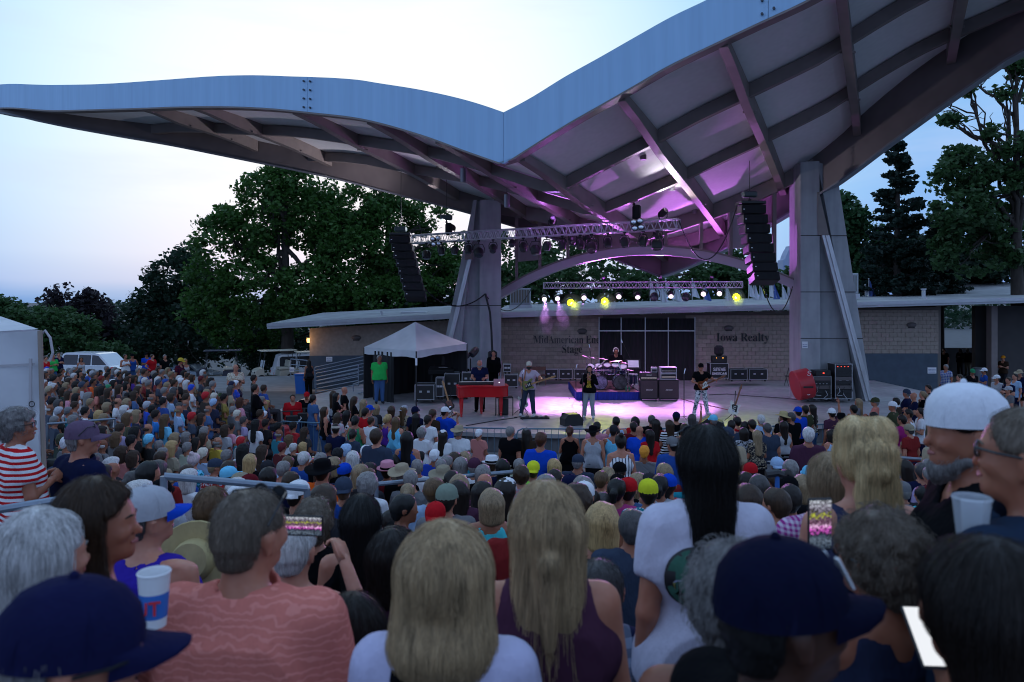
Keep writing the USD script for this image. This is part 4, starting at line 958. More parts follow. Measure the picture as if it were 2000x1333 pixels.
# hanging cables
def cable(label, a, b, sag, r=.022, name='hanging_cable'):
 a, b = np.array(a), np.array(b); u = np.linspace(0, 1, 24)[:, None]
 p = a + (b - a) * u; p[:, 2] -= sag * 4 * (u * (1 - u))[:, 0]
 obj(name, pipe(p, r, 6), M['black'], None, label, 'cable')
cable('black cable looping from the front truss end to the right speaker array', P(1325, 428, 27.3), P(1440, 400, 27.4), 1.75)
cable('black cable looping from the left array to the left pillar', P(812, 545, 32.6), P(948, 574, 33.6), .85, .03)
cable('black cable hanging from the left pillar to the roof unit', P(948, 575, 33.6), P(1040, 560, 36), .95)
cable('black cable below the right speaker array', P(1490, 558, 27.6), P(1548, 560, 28.6), 1.0)
t = thing('cable_bundle', 'thick black cable bundle running down the left pillar', 'cable')
obj('bundle', pipe([P(948, 574, 33.55), P(957, 610, 33.5), P(960, 650, 33.5), P(962, 700, 33.5)], .05, 7), M['black'], t)
# ---------------------------------------------------------------- people: one smooth skin per body, clothes and hair as its children
class Blob:
 """a distance field on a grid, built from smoothly joined round cones; mesh() turns it into a closed surface"""
 def __init__(s, lo, hi, h):
  s.h = h; s.lo = np.array(lo, float); s.n = np.maximum(np.ceil((np.array(hi) - s.lo) / h).astype(int) + 1, 4)
  s.ax = [(s.lo[i] + np.arange(s.n[i]) * h).astype(np.float32) for i in range(3)]
  s.v = np.full(s.n, 1.0, np.float32)
 def _sub(s, lo, hi):
  sl, g = [], []
  for i in range(3):
   a = max(0, int((lo[i] - s.lo[i]) / s.h)); b = min(s.n[i], int((hi[i] - s.lo[i]) / s.h) + 2)
   if b <= a: return None, None
   sl.append(slice(a, b)); g.append(s.ax[i][a:b])
  return tuple(sl), np.meshgrid(*g, indexing='ij', sparse=True)
 def cone(s, a, b, ra, rb=None, k=.03, sub=False, flat=False, sc=(1, 1, 1)):
  rb = ra if rb is None else rb
  a, b = np.array(a, float), np.array(b, float); m = max(ra, rb) * max(1, 1 / min(sc)) + k + 2.5 * s.h
  sl, G = s._sub(np.minimum(a, b) - m, np.maximum(a, b) + m)
  if sl is None: return s
  c = a; sx, sy, sz = sc
  X_, Y_, Z_ = (G[0] - c[0]) * sx, (G[1] - c[1]) * sy, (G[2] - c[2]) * sz
  d = (b - a) * [sx, sy, sz]; L2 = max(float(d @ d), 1e-12)
  t = np.clip((X_ * d[0] + Y_ * d[1] + Z_ * d[2]) / L2, 0, 1)
  dist = np.sqrt((X_ - t * d[0]) ** 2 + (Y_ - t * d[1]) ** 2 + (Z_ - t * d[2]) ** 2) - (ra + (rb - ra) * t)
  if flat:
   L = math.sqrt(L2); dist = np.maximum(dist, (X_ * d[0] + Y_ * d[1] + Z_ * d[2]) / L - L)
  o = s.v[sl]
  if sub:
   s.v[sl] = np.maximum(o, -dist)
  else:
   hh = np.clip(.5 + .5 * (o - dist) / k, 0, 1)
   s.v[sl] = (o * (1 - hh) + dist * hh - k * hh * (1 - hh)).astype(np.float32)
  return s
 def clip(s, p, n):
  """cut away the side that n points to"""
  n = np.array(n, float) / np.linalg.norm(n)
  G = np.meshgrid(*s.ax, indexing='ij', sparse=True)
  s.v = np.maximum(s.v, ((G[0] - p[0]) * n[0] + (G[1] - p[1]) * n[1] + (G[2] - p[2]) * n[2]).astype(np.float32)); return s
 def func(s, f):
  G = np.meshgrid(*s.ax, indexing='ij', sparse=True); s.v = np.maximum(s.v, f(*G).astype(np.float32)); return s
 def ripple(s, amp, freq, seed=0, stretch=(1, 1, 1)):
  G = np.stack(np.meshgrid(*s.ax, indexing='ij'), -1)
  band = np.abs(s.v) < 3 * s.h + amp
  s.v[band] += (amp * 2 * (meshkit.fbm(G[band] * np.array(stretch) * freq, 2, seed) - .5)).astype(np.float32); return s
 def mesh(s, tol=0.0):
  v = s.v; v[0], v[-1] = 1, 1; v[:, 0], v[:, -1] = 1, 1; v[:, :, 0], v[:, :, -1] = 1, 1
  ins = v < 0; cn = [n - 1 for n in s.n]
  acc = np.zeros((*cn, 3), np.float32); cnt = np.zeros(cn, np.float32); edges = []
  for ax in range(3):
   a = [slice(None)] * 3; b = [slice(None)] * 3; a[ax] = slice(0, -1); b[ax] = slice(1, None)
   idx = np.argwhere(ins[tuple(a)] != ins[tuple(b)])
   if not len(idx): continue
   i2 = idx.copy(); i2[:, ax] += 1
   v0, v1 = v[tuple(idx.T)], v[tuple(i2.T)]
   pt = idx.astype(np.float32); pt[:, ax] += v0 / (v0 - v1)
   o1, o2 = [(1, 2), (2, 0), (0, 1)][ax]
   cells = []
   for d1, d2 in ((-1, -1), (0, -1), (0, 0), (-1, 0)):
    c = idx.copy(); c[:, o1] += d1; c[:, o2] += d2; cells.append(c)
    np.add.at(acc, tuple(c.T), pt); np.add.at(cnt, tuple(c.T), 1)
   edges.append((cells, v0 < 0))
  used = cnt > 0; ids = np.full(cn, -1, np.int64); ids[used] = np.arange(used.sum())
  P_ = acc[used] / cnt[used][:, None] * s.h + s.lo
  Q = []
  for cells, neg in edges:
   q = np.stack([ids[tuple(c.T)] for c in cells], -1); q[~neg] = q[~neg][:, ::-1]; Q.append(q)
  Q = np.vstack(Q) if Q else np.zeros((0, 4), int)
  T = np.vstack([Q[:, [0, 1, 2]], Q[:, [0, 2, 3]]])
  if tol and len(T):
   try:
    mm = manifold3d.Manifold(manifold3d.Mesh(vert_properties=P_.astype(np.float32), tri_verts=T.astype(np.uint32)))
    if mm.status() == manifold3d.Error.NoError and mm.num_tri() > 20:
     r = mm.simplify(tol).to_mesh(); return np.array(r.vert_properties[:, :3], float), np.array(r.tri_verts, int)
   except Exception: pass
  return P_.astype(float), T
def joinvf(*ms):
 V, F, n = [], [], 0
 for v, f in ms:
  V.append(v); F.append(np.asarray(f) + n); n += len(v)
 return np.vstack(V), np.vstack(F)
def tm(m): return np.array(m.vertices), np.array(m.faces)

def hand_mesh(side, curl=.5, n=5):
 """palm and five fingers along +z from the wrist, palm facing -y, thumb towards side*x"""
 ps = [trimesh.convex.convex_hull(np.array([(sx * w, sy * t, z) for z, w, t in ((-.01, .026, .018), (.04, .040, .015), (.088, .040, .012)) for sx in (-1, 1) for sy in (-1, 1)]))]
 for i, (x, L) in enumerate(((.030, .068), (.010, .078), (-.010, .072), (-.029, .056))):
  p = np.array([side * x, 0, .084]); a = 0; pts = [p]
  for seg, cf in ((.45, .9), (.32, 1.2), (.23, .9)):
   a += curl * cf * (.8 + .1 * i); p = p + L * seg * np.array([0, -math.sin(a), math.cos(a)]); pts.append(p)
  ps.append(pipe(pts, [.0098, .009, .008, .0055], n))
 t0 = np.array([side * .030, -.004, .025]); t1 = t0 + np.array([side * .030, -.012, .028]); t2 = t1 + np.array([side * .010, -.012 - .01 * curl, .028]); t3 = t2 + np.array([0, -.008, .018])
 ps.append(pipe([t0, t1, t2, t3], [.013, .011, .0095, .006], n))
 return tm(cat_(ps))

ARMS = {  # elbow and wrist from the shoulder, for the right arm (x outwards, y forwards)
 'lap': ((.055, .02, -.29), (-.07, .25, -.36)), 'down': ((.05, -.03, -.30), (.06, .04, -.55)), 'front': ((.06, .03, -.28), (-.10, .23, -.20)),
 'phone': ((.07, .22, -.17), (-.09, .36, .07)), 'up': ((.08, .10, .20), (.09, .16, .46)), 'hip': ((.16, -.06, -.26), (.02, .06, -.42)), 'out': ((.27, .06, -.06), (.50, .14, .02)), 'chin': ((.05, .14, -.26), (-.10, .22, -.02)), 'keys': ((.06, .10, -.27), (-.02, .36, -.27))}
class Fig:
 """joints and proportions of one body; x right, y forwards, z up, feet at z = 0"""
 def __init__(s, sit=False, sex='m', fat=0.0, arms=('down', 'down'), legs=None, lean=0.0):
  f = sex == 'f'; s.f, s.fat, s.sit, s.lean = f, fat, sit, lean
  s.hz = .53 if sit else .92; k = .95 if f else 1.0
  s.shx = (.165 if f else .19) + fat * .3; s.dz = s.hz - .92; z = lambda q: q + s.dz
  s.sz = z(1.415); s.neck = z(1.47); s.hc = np.array([0, .012, z(1.635)]); s.zf = z
  s.top = z(1.755)
  s.sh = {1: np.array([s.shx, -.01, s.sz]), -1: np.array([-s.shx, -.01, s.sz])}; s.el, s.wr = {}, {}
  for sd, a in ((1, arms[0]), (-1, arms[1])):
   e, w = ARMS[a] if isinstance(a, str) else a
   s.el[sd] = s.sh[sd] + np.array([sd * e[0], e[1], e[2]]); s.wr[sd] = s.sh[sd] + np.array([sd * w[0], w[1], w[2]])
  if legs is None:
   legs = [((.11, .43, .50), (.12, .46, .09)), ((.11, .42, .50), (.12, .43, .09))] if sit else [((.10, .02, .50), (.11, -.01, .09)), ((.10, .02, .50), (.11, -.01, .09))]
  s.hip = {1: np.array([.09, 0, s.hz - .03]), -1: np.array([-.09, 0, s.hz - .03])}
  s.kn = {1: np.array(legs[0][0]), -1: np.array(legs[1][0]) * [-1, 1, 1]}; s.an = {1: np.array(legs[0][1]), -1: np.array(legs[1][1]) * [-1, 1, 1]}
 def bounds(s, pad=.16):
  P_ = np.array([*s.sh.values(), *s.el.values(), *s.wr.values(), *s.kn.values(), *s.an.values(), s.hc + [0, 0, .1], [0, 0, .02], [0, .2, .1], *[a + [0, .17, -.05] for a in s.an.values()]])
  e = pad + s.fat
  return P_.min(0) - e, P_.max(0) + e
 def torso(s, B, g=0.0, k=.05, narrow=False):
  z, f = s.zf, s.f; ft = s.fat
  B.cone((-.075, 0, s.hz), (.075, 0, s.hz), (.132 if f else .122) + ft * .8 + g, k=k)
  B.cone((-.06, .01 + ft * .5, z(1.08)), (.06, .01 + ft * .5, z(1.08)), (.098 if f else .112) + ft * 1.1 + g, k=k)
  B.cone((-.08, .0, z(1.27)), (.08, .0, z(1.27)), (.112 if f else .122) + ft * .8 + g, k=k)
  if f:
   for sd in (-1, 1): B.cone((sd * .075, .075, z(1.25)), (sd * .075, .08, z(1.25)), .062 + ft * .3 + g, k=k)
  w = s.shx - (.085 if narrow else .03)
  B.cone((-w, -.012, s.sz - .012), (w, -.012, s.sz - .012), .062 + ft * .25 + g, k=k)
  if not narrow: B.cone((-.06, -.01, s.sz + .02), (.06, -.01, s.sz + .02), .058 + g, k=k)
 def body(s, h=.02, tol=.003, face=True, hands=.45, ears=True, legs=True):
  lo, hi = s.bounds(.09)
  if not legs:
   lo[2] = max(lo[2], min(s.hz - .18, *(w[2] - .1 for w in s.wr.values()))); P_ = np.array([*s.sh.values(), *s.el.values(), *s.wr.values(), [0, .16, s.hz]]); hi[1] = P_[:, 1].max() + .08
  B = Blob(lo, hi, h); s.torso(B)
  hc = s.hc; ft = s.fat
  B.cone((0, -.02, s.neck - .06), hc + [0, -.012, -.06], .058 + ft * .25, .052 + ft * .15, k=.03)
  B.cone(hc + [0, -.012, .022], hc + [0, .012, .020], .093, .088, k=.03, sc=(1.17, 1, 1)); B.cone(hc + [0, .03, -.045], hc + [0, .05, -.07], .062 + ft * .12, .042 + ft * .12, k=.03)
  if face:
   B.cone(hc + [0, .093, .0], hc + [0, .112, -.026], .009, .013, k=.012)
   B.cone(hc + [0, .078, -.088], hc + [0, .080, -.086], .022, k=.02)
   B.cone(hc + [0, .083, -.053], hc + [0, .083, -.057], .019, k=.012)
   for sd in (-1, 1):
    B.cone(hc + [sd * .040, .078, -.020], hc + [sd * .045, .068, -.026], .020, k=.018)
    B.cone(hc + [sd * .018, .090, .022], hc + [sd * .045, .080, .022], .011, k=.012)
    if ears: B.cone(hc + [sd * .085, -.012, .002], hc + [sd * .082, -.008, -.034], .020, .014, k=.008, sc=(1.6, .9, .8))
  for sd in (-1, 1):
   B.cone(s.sh[sd], s.el[sd], .053 + ft * .25 - .008 * s.f, .040 + ft * .12 - .005 * s.f, k=.03); B.cone(s.el[sd], s.wr[sd], .041 + ft * .1 - .005 * s.f, .028, k=.02)
   if not legs: continue
   B.cone(s.hip[sd], s.kn[sd], .090 + ft * .3, .058 + ft * .1, k=.03); B.cone(s.kn[sd], s.an[sd], .058 + ft * .1, .040, k=.02)
   B.cone(s.an[sd] + [0, -.03, -.04], s.an[sd] + [sd * .02, .15, -.055], .040, .030, k=.03)
  m = B.mesh(tol)
  if hands:
   out = [m]
   for sd in (-1, 1):
    v, f = hand_mesh(-sd, hands)
    d = s.wr[sd] - s.el[sd]; d /= np.linalg.norm(d)
    T = trimesh.geometry.align_vectors([0, 0, 1], d)[:3, :3]
    # turn the palm inwards
    yv = T @ np.array([0, -1.0, 0]); want = np.array([-sd, .2, -.2]); want = want - d * (want @ d); want /= np.linalg.norm(want)
    ang = math.atan2(float(np.cross(yv, want) @ d), float(yv @ want)); R = trimesh.transformations.rotation_matrix(ang, d)[:3, :3]
    out.append(((R @ T @ v.T).T + s.wr[sd], f))
   m = joinvf(*out)
  return m
 def shirt(s, h=.02, tol=.003, kind='tee', g=.013, hem=None, wrinkle=.004, seed=0):
  lo, hi = s.bounds(.1); lo[2] = s.hz - .2; hi[2] = s.neck + .12
  if s.sit or kind in ('tank', 'strap'): hi[1] = min(hi[1], max(.34 + s.fat, 0 if kind in ('tank', 'strap') else max(e[1] for e in s.el.values()) + .1, 0 if kind in ('tank', 'strap', 'tee') else 9))
  if kind in ('tank', 'strap'): lo[0], hi[0] = -.32 - s.fat * 1.5, .32 + s.fat * 1.5
  B = Blob(lo, hi, h); z = s.zf
  narrow = kind in ('tank', 'strap')
  s.torso(B, g, narrow=narrow)
  B.cone((-.075, 0, s.hz + .02), (.075, 0, s.hz + .02), (.136 if s.f else .128) + s.fat * .85 + g * 1.7, k=.06)
  hemz = s.hz - (.06 if hem is None else hem)
  if not s.sit: B.cone((-.075, 0, hemz - .05), (.075, 0, hemz - .05), (.14 if s.f else .132) + s.fat * .9 + g * 1.6, k=.06)
  if kind in ('tee', 'long', 'open'):
   q = 1.0 if kind != 'tee' else .62
   for sd in (-1, 1):
    e = s.sh[sd] + (s.el[sd] - s.sh[sd]) * q
    B.cone(s.sh[sd], e, .058 + s.fat * .25 + g - .006 * s.f, .054 + s.fat * .15 + g * (1.2 if kind == 'tee' else .6) - .006 * s.f, k=.025, flat=kind == 'tee')
    if kind != 'tee': B.cone(s.el[sd], s.el[sd] + (s.wr[sd] - s.el[sd]) * .95, .044 + g * .7, .036 + g * .6, k=.02, flat=True)
  if wrinkle: B.ripple(wrinkle, 8, seed, (1, 1, .55))
  B.clip((0, 0, hemz), (0, 0, -1))
  nr = .072 if not narrow else (.095 if kind == 'tank' else .12)
  if kind == 'strap': B.clip((0, 0, z(1.36)), (0, 0, 1))
  B.cone((0, .012, s.neck - .055 - (.03 if narrow else 0)), (0, .03, s.neck + .2), nr, nr + .02, sub=True)
  return B.mesh(tol)
 def pants(s, h=.02, tol=.003, kind='pants', g=.014):
  lo, hi = s.bounds(.1); hi[2] = s.hz + .2
  B = Blob(lo, hi, h); ft = s.fat
  B.cone((-.075, 0, s.hz), (.075, 0, s.hz), (.130 if s.f else .120) + ft * .8 + g * .35, k=.04)
  if kind == 'skirt':
   m = (s.kn[1] + s.kn[-1]) / 2; B.cone((0, 0, s.hz - .03), (m[0], m[1], m[2] - .25 * (not s.sit)), .15 + ft, .23, k=.05, flat=True)
  for sd in (-1, 1):
   if kind == 'skirt': continue
   e = s.kn[sd] + (s.hip[sd] - s.kn[sd]) * .12
   B.cone(s.hip[sd], e if kind == 'shorts' else s.kn[sd], .092 + ft * .3 + g, (.078 if kind == 'shorts' else .063) + ft * .1 + g, k=.03, flat=kind == 'shorts')
   if kind == 'pants': B.cone(s.kn[sd], s.an[sd] + [0, 0, -.02], .062 + ft * .1 + g, .052 + g, k=.02, flat=True)
  B.ripple(.004, 9, 5)
  B.clip((0, 0, s.hz + .04), (0, 0, 1))
  return B.mesh(tol)
 def shoes(s, h=.02, tol=.003):
  out = []
  for sd in (-1, 1):
   a = s.an[sd]; B = Blob(a - [.12, .16, .14], a + [.12, .3, .1], h)
   B.cone(a + [0, -.035, -.035], a + [sd * .02, .15, -.05], .052, .042, k=.03); B.clip((0, 0, a[2] - .088), (0, 0, -1)); out.append(B.mesh(tol))
  return joinvf(*out)
# hair and hats, round the middle of the head
def hair_mesh(kind, h=.014, tol=.0025, seed=0):
 v, f = hair_mesh0(kind, h, tol, seed); return v * [.89, .98, 1], f
def hair_mesh0(kind, h, tol, seed):
 lo, hi = [-.2, -.26, -.56 if kind in ('long', 'pony') else -.3], [.2, .17, .24]
 B = Blob(lo, hi, h)
 if kind == 'bald':
  B.cone((0, -.02, -.01), (0, -.015, .0), .098, k=.02); B.clip((0, 0, .015), (0, 0, 1)); B.clip((0, .02, 0), (0, 1, 0)); B.clip((0, 0, -.06), (0, 0, -1))
  return B.mesh(tol)
 r = {'short': .104, 'crop': .1, 'bob': .116, 'long': .113, 'pony': .105, 'bun': .106, 'curly': .122, 'wavy': .118}[kind]
 B.cone((0, -.018, .028), (0, .008, .030), r, r * .95, k=.03)
 if kind in ('short', 'crop', 'pony', 'bun'): B.cone((0, -.045, -.03), (0, -.05, -.05), .078, .06, k=.04)
 if kind in ('bob', 'wavy', 'curly'):
  dz = -.12 if kind != 'curly' else -.05
  for sd in (-1, 1): B.cone((sd * .05, -.03, 0), (sd * (.062 if kind != 'curly' else .045), -.035, dz), .078, .062, k=.04)
  B.cone((0, -.05, 0), (0, -.06, dz), .085, .07, k=.04)
 if kind == 'long':
  for sd in (-1, 1): B.cone((sd * .045, -.04, 0), (sd * .065, -.09, -.40), .078, .040, k=.05)
  B.cone((0, -.05, 0), (0, -.11, -.42), .08, .04, k=.05)
 if kind == 'pony':
  B.cone((0, -.115, .03), (0, -.15, .0), .03, .04, k=.02); B.cone((0, -.15, .0), (0, -.145, -.26), .042, .015, k=.02)
 if kind == 'bun': B.cone((0, -.075, .115), (0, -.085, .125), .045, k=.012)
 amp = {'curly': .016, 'wavy': .010, 'short': .005, 'crop': .002}.get(kind, .006)
 B.ripple(amp, 26 if kind != 'curly' else 34, seed, (1, 1, .5 if kind != 'curly' else 1))
 # leave the face free
 fz = {'short': -.035, 'crop': -.02, 'pony': -.05, 'bun': -.05}.get(kind, -9)
 if kind in ('short', 'crop', 'pony', 'bun'):
  B.func(lambda x, y, z: np.minimum(y - (.058 + .55 * (z - .03)), .5) + 0 * x)
  B.func(lambda x, y, z: (fz - z) * (y > -.03) + (-.095 - z) * (y <= -.03) + 0 * x)
 else:
  B.func(lambda x, y, z: np.where(z > .045, y - (.066 + .5 * (z - .045)), y - .040) + 0 * x)
 return B.mesh(tol)
def cap_mesh(back=False, n=18):
 crown = []
 for z, r, yo in ((-.005, .107, 0), (.03, .107, 0), (.065, .098, -.002), (.095, .075, -.004), (.112, .042, -.006), (.118, 0.001, -.006)):
  crown.append((r, z, yo))
 t = np.arange(n) * 2 * np.pi / n; V = [];
 for r, z, yo in crown: V += [(r * .88 * math.cos(a), yo + r * 1.08 * math.sin(a), z) for a in t]
 F = [];
 for i in range(len(crown) - 1):
  for j in range(n):
   a, b = i * n + j, i * n + (j + 1) % n; F += [(a, b, b + n), (a, b + n, a + n)]
 cr = (np.array(V), np.array(F))
 a = np.linspace(math.radians(28), math.radians(152), 9); rows = []
 for u in (0, .5, 1):
  L = .078 * np.sin((a - a[0]) / (a[-1] - a[0]) * np.pi) ** .6 * u
  rows.append(np.stack([.095 * np.cos(a) * (1 - .05 * u), .112 * np.sin(a) + L, .004 - .012 * u * np.ones(9) - .10 * np.cos(a) ** 2 * u * .35], -1))
 R = np.vstack(rows); up = R + [0, 0, .006]; f = []
 for i in range(2):
  for j in range(8):
   k = i * 9 + j; f += [(k, k + 1, k + 10), (k, k + 10, k + 9)]
 f = np.array(f); br = joinvf((R, f[:, ::-1]), (up, f))
 btn = tm(mv(trimesh.creation.icosphere(1, .009), 0, -.006, .119))
 out = joinvf(cr, btn)
 if back:
  cr2 = (out[0] * [-1, -1, 1], out[1]); br = (br[0] * [-1, -1, 1], br[1]); return cr2, br
 return out, br
def brim_hat(kind, n=20):
 if kind == 'fedora': prof = [(.165, .03), (.15, .012), (.106, .018), (.104, .05), (.094, .115), (.07, .128), (.03, .118), (0, .116)]
 elif kind == 'visor': prof = [(.104, .06), (.108, .03), (.104, .012)]
 else: prof = [(.205, -.012), (.19, .0), (.150, .008), (.106, .018), (.103, .055), (.092, .105), (.06, .122), (0, .124)]
 m = lathe(prof, n); v, f = tm(m); v[:, 1] *= 1.06; v[:, 0] *= .93
 if kind == 'wide': v[:, 2] += np.where(np.hypot(v[:, 0], v[:, 1]) > .13, .05 * (v[:, 0] / .2) ** 2, 0)
 v2 = v.copy(); v2[:, 2] -= .004
 return joinvf((v, f), (v2, f[:, ::-1]))
# colours
SKIN = {'a': (.43, .185, .115), 'b': (.34, .135, .078), 'c': (.24, .092, .05), 'd': (.05, .022, .014), 'e': (.50, .23, .155)}
HAIR = {'black': (.004, .0035, .0035), 'dark': (.010, .006, .0045), 'brown': (.036, .019, .010), 'auburn': (.06, .018, .008), 'lightbrown': (.10, .056, .026), 'blonde': (.40, .26, .11), 'ash': (.25, .175, .10), 'grey': (.20, .185, .18), 'darkgrey': (.06, .055, .055), 'white': (.52, .50, .49), 'pinkwhite': (.55, .44, .45)}
COL = {'white': (.72, .73, .76), 'black': (.0045, .0045, .006), 'navy': (.008, .011, .042), 'slate': (.038, .052, .085), 'blue': (.02, .07, .30), 'royal': (.008, .06, .50), 'bright': (.015, .21, .66), 'light': (.32, .46, .66), 'sky': (.16, .55, .80), 'teal': (.015, .21, .28), 'turq': (.08, .62, .68), 'denim': (.055, .12, .27), 'grey': (.16, .16, .17), 'lgrey': (.40, .41, .45), 'dgrey': (.028, .028, .034), 'red': (.46, .012, .018), 'maroon': (.12, .010, .016), 'dred': (.21, .02, .02), 'pink': (.62, .26, .34), 'hot': (.50, .06, .24), 'coral': (.62, .20, .16), 'salmon': (.52, .19, .17), 'lilac': (.42, .34, .55), 'purple': (.08, .022, .25), 'plum': (.075, .028, .055), 'orange': (.90, .13, .015), 'yellow': (.60, .42, .05), 'mustard': (.28, .20, .04), 'neon': (.30, .95, .08), 'lime': (.62, .66, .03), 'green': (.03, .22, .10), 'kelly': (.03, .45, .09), 'dgreen': (.014, .034, .022), 'olive': (.05, .055, .028), 'sage': (.20, .25, .20), 'pale': (.50, .55, .42), 'tan': (.36, .29, .20), 'khaki': (.28, .24, .17), 'brown': (.04, .024, .016), 'cream': (.60, .54, .44), 'straw': (.45, .36, .18), 'magenta': (.30, .02, .14), 'orangecap': (.70, .26, .02), 'magpurple': (.22, .05, .32)}
CWORD = {'royal': 'royal blue', 'bright': 'bright blue', 'light': 'light blue', 'sky': 'sky blue', 'turq': 'turquoise', 'lgrey': 'pale grey', 'dgrey': 'dark grey', 'dred': 'dark red', 'hot': 'hot pink', 'neon': 'neon green', 'kelly': 'bright green', 'dgreen': 'dark green', 'pale': 'pale green', 'orangecap': 'orange', 'magpurple': 'purple', 'lime': 'lime yellow', 'slate': 'slate blue'}
_mats = {}
def cmat(key, stripes=None):
 """cloth of a colour; stripes: (second colour, kind, width in metres)"""
 k = (key, stripes)
 if k in _mats: return _mats[k]
 c = COL[key] if isinstance(key, str) else key
 name = 'cloth_' + (key if isinstance(key, str) else 'mix') + ('' if not stripes else '_' + stripes[1]) + (f'_{len(_mats)}' if stripes or not isinstance(key, str) else '')
 nodes = {'tc': ('texture_coordinate', {}), 'n': ('noise_texture', {'scale': 14.0, 'detail': 4.0, 'roughness': .6}), 'fw': ('noise_texture', {'scale': 420.0, 'detail': 1.0}), 'mp': ('mapping', {'scale': (1, 1, .45)}),
    'ad': ('math', {'math_type': 'multiply_add', 'value2': .05}), 'b': ('bump', {'strength': .8, 'distance': .018}),
    'r': ('rgb_ramp', {'ramp': [(.3, tuple(x * .86 for x in c)), (.7, c)]}), 'p': ('principled_bsdf', {'roughness': .92, 'specular_ior_level': .06})}
 links = [('tc.object', 'mp.vector'), ('mp.vector', 'n.vector'), ('tc.object', 'fw.vector'), ('fw.fac', 'ad.value1'), ('n.fac', 'ad.value3'), ('ad.value', 'b.height'), ('b.normal', 'p.normal'), ('n.fac', 'r.fac')]
 src = 'r.color'
 if stripes:
  c2, kind, w = stripes; c2 = COL[c2] if isinstance(c2, str) else c2
  nodes['mx'] = ('mix', {'color2': c2}); links.append((src, 'mx.color1'))
  if kind == 'wav':
   nodes['wv'] = ('wave_texture', {'wave_type': 'bands', 'bands_direction': 'z', 'scale': 15.0, 'distortion': 9.0, 'detail': 2.0, 'detail_scale': 1.2}); nodes['wr'] = ('rgb_ramp', {'ramp': [(.72, (0, 0, 0)), (.9, (1, 1, 1))]}); links.extend([('tc.object', 'wv.vector'), ('wv.fac', 'wr.fac'), ('wr.color', 'mx.fac')])
  elif kind in ('h', 'v', 'plaid'):
   nodes['sp'] = ('separate_xyz', {}); links.append(('tc.object', 'sp.vector'))
   def wave(ax, nm, lim=.5):
    nodes[nm + 'm'] = ('math', {'math_type': 'multiply', 'value2': 1 / w}); nodes[nm + 'f'] = ('math', {'math_type': 'fraction'}); nodes[nm] = ('math', {'math_type': 'less_than', 'value2': lim})
    links.extend([(f'sp.{ax}', nm + 'm.value1'), (nm + 'm.value', nm + 'f.value1'), (nm + 'f.value', nm + '.value1')])
   if kind == 'h': wave('z', 'wz'); links.append(('wz.value', 'mx.fac'))
   elif kind == 'v': wave('x', 'wx', .3); links.append(('wx.value', 'mx.fac'))
   else:
    wave('z', 'wz'); wave('x', 'wx'); nodes['av'] = ('math', {'math_type': 'add'}); nodes['hf'] = ('math', {'math_type': 'multiply', 'value2': .5}); links.extend([('wz.value', 'av.value1'), ('wx.value', 'av.value2'), ('av.value', 'hf.value1'), ('hf.value', 'mx.fac')])
  else:
   nodes['vo'] = ('voronoi_texture' if False else 'noise_texture', {'scale': 1 / w, 'detail': 2.0, 'distortion': 1.2}); nodes['th'] = ('math', {'math_type': 'greater_than', 'value2': .54})
   links.extend([('tc.object', 'vo.vector'), ('vo.fac', 'th.value1'), ('th.value', 'mx.fac')])
  src = 'mx.color'
 links.append((src, 'p.base_color'))
 _mats[k] = mat(name, nodes, links, surface='p.BSDF'); return _mats[k]
def smat(k):
 if ('skin', k) not in _mats:
  c = SKIN[k]
  _mats[('skin', k)] = mat('skin_' + k, {'tc': ('texture_coordinate', {}), 'n': ('noise_texture', {'scale': 18.0, 'detail': 5.0}), 'n2': ('noise_texture', {'scale': 160.0, 'detail': 2.0}), 'b': ('bump', {'strength': .15, 'distance': .002}),
   'r': ('rgb_ramp', {'ramp': [(.3, (c[0] * .86, c[1] * .74, c[2] * .72)), (.7, c)]}), 'p': ('principled_bsdf', {'roughness': .48, 'subsurface_weight': .12, 'subsurface_scale': .012, 'specular_ior_level': .4})},
   [('tc.object', 'n.vector'), ('tc.object', 'n2.vector'), ('n.fac', 'r.fac'), ('r.color', 'p.base_color'), ('n2.fac', 'b.height'), ('b.normal', 'p.normal')], surface='p.BSDF')
 return _mats[('skin', k)]
def hmat(k):
 if ('hair', k) not in _mats:
  c = HAIR[k]
  _mats[('hair', k)] = mat('hair_' + k, {'tc': ('texture_coordinate', {}), 'mp': ('mapping', {'scale': (1, 1, .05)}), 'mp2': ('mapping', {'scale': (1, 1, .16)}), 'n': ('noise_texture', {'scale': 150.0, 'detail': 3.0, 'roughness': .6, 'distortion': .5}), 'n2': ('noise_texture', {'scale': 22.0, 'detail': 3.0, 'distortion': 1.0}), 'av': ('mix_float', {'fac': .38}), 'b': ('bump', {'strength': .6, 'distance': .004}),
   'r': ('rgb_ramp', {'ramp': [(.36, tuple(x * .5 for x in c)), (.5, c), (.64, tuple(min(1, x * 1.35) for x in c))]}), 'p': ('principled_bsdf', {'roughness': .45, 'specular_ior_level': .3})},
   [('tc.object', 'mp.vector'), ('mp.vector', 'n.vector'), ('tc.object', 'mp2.vector'), ('mp2.vector', 'n2.vector'), ('n.fac', 'av.a'), ('n2.fac', 'av.b'), ('av.result', 'r.fac'), ('r.color', 'p.base_color'), ('n.fac', 'b.height'), ('b.normal', 'p.normal')], surface='p.BSDF')
 return _mats[('hair', k)]
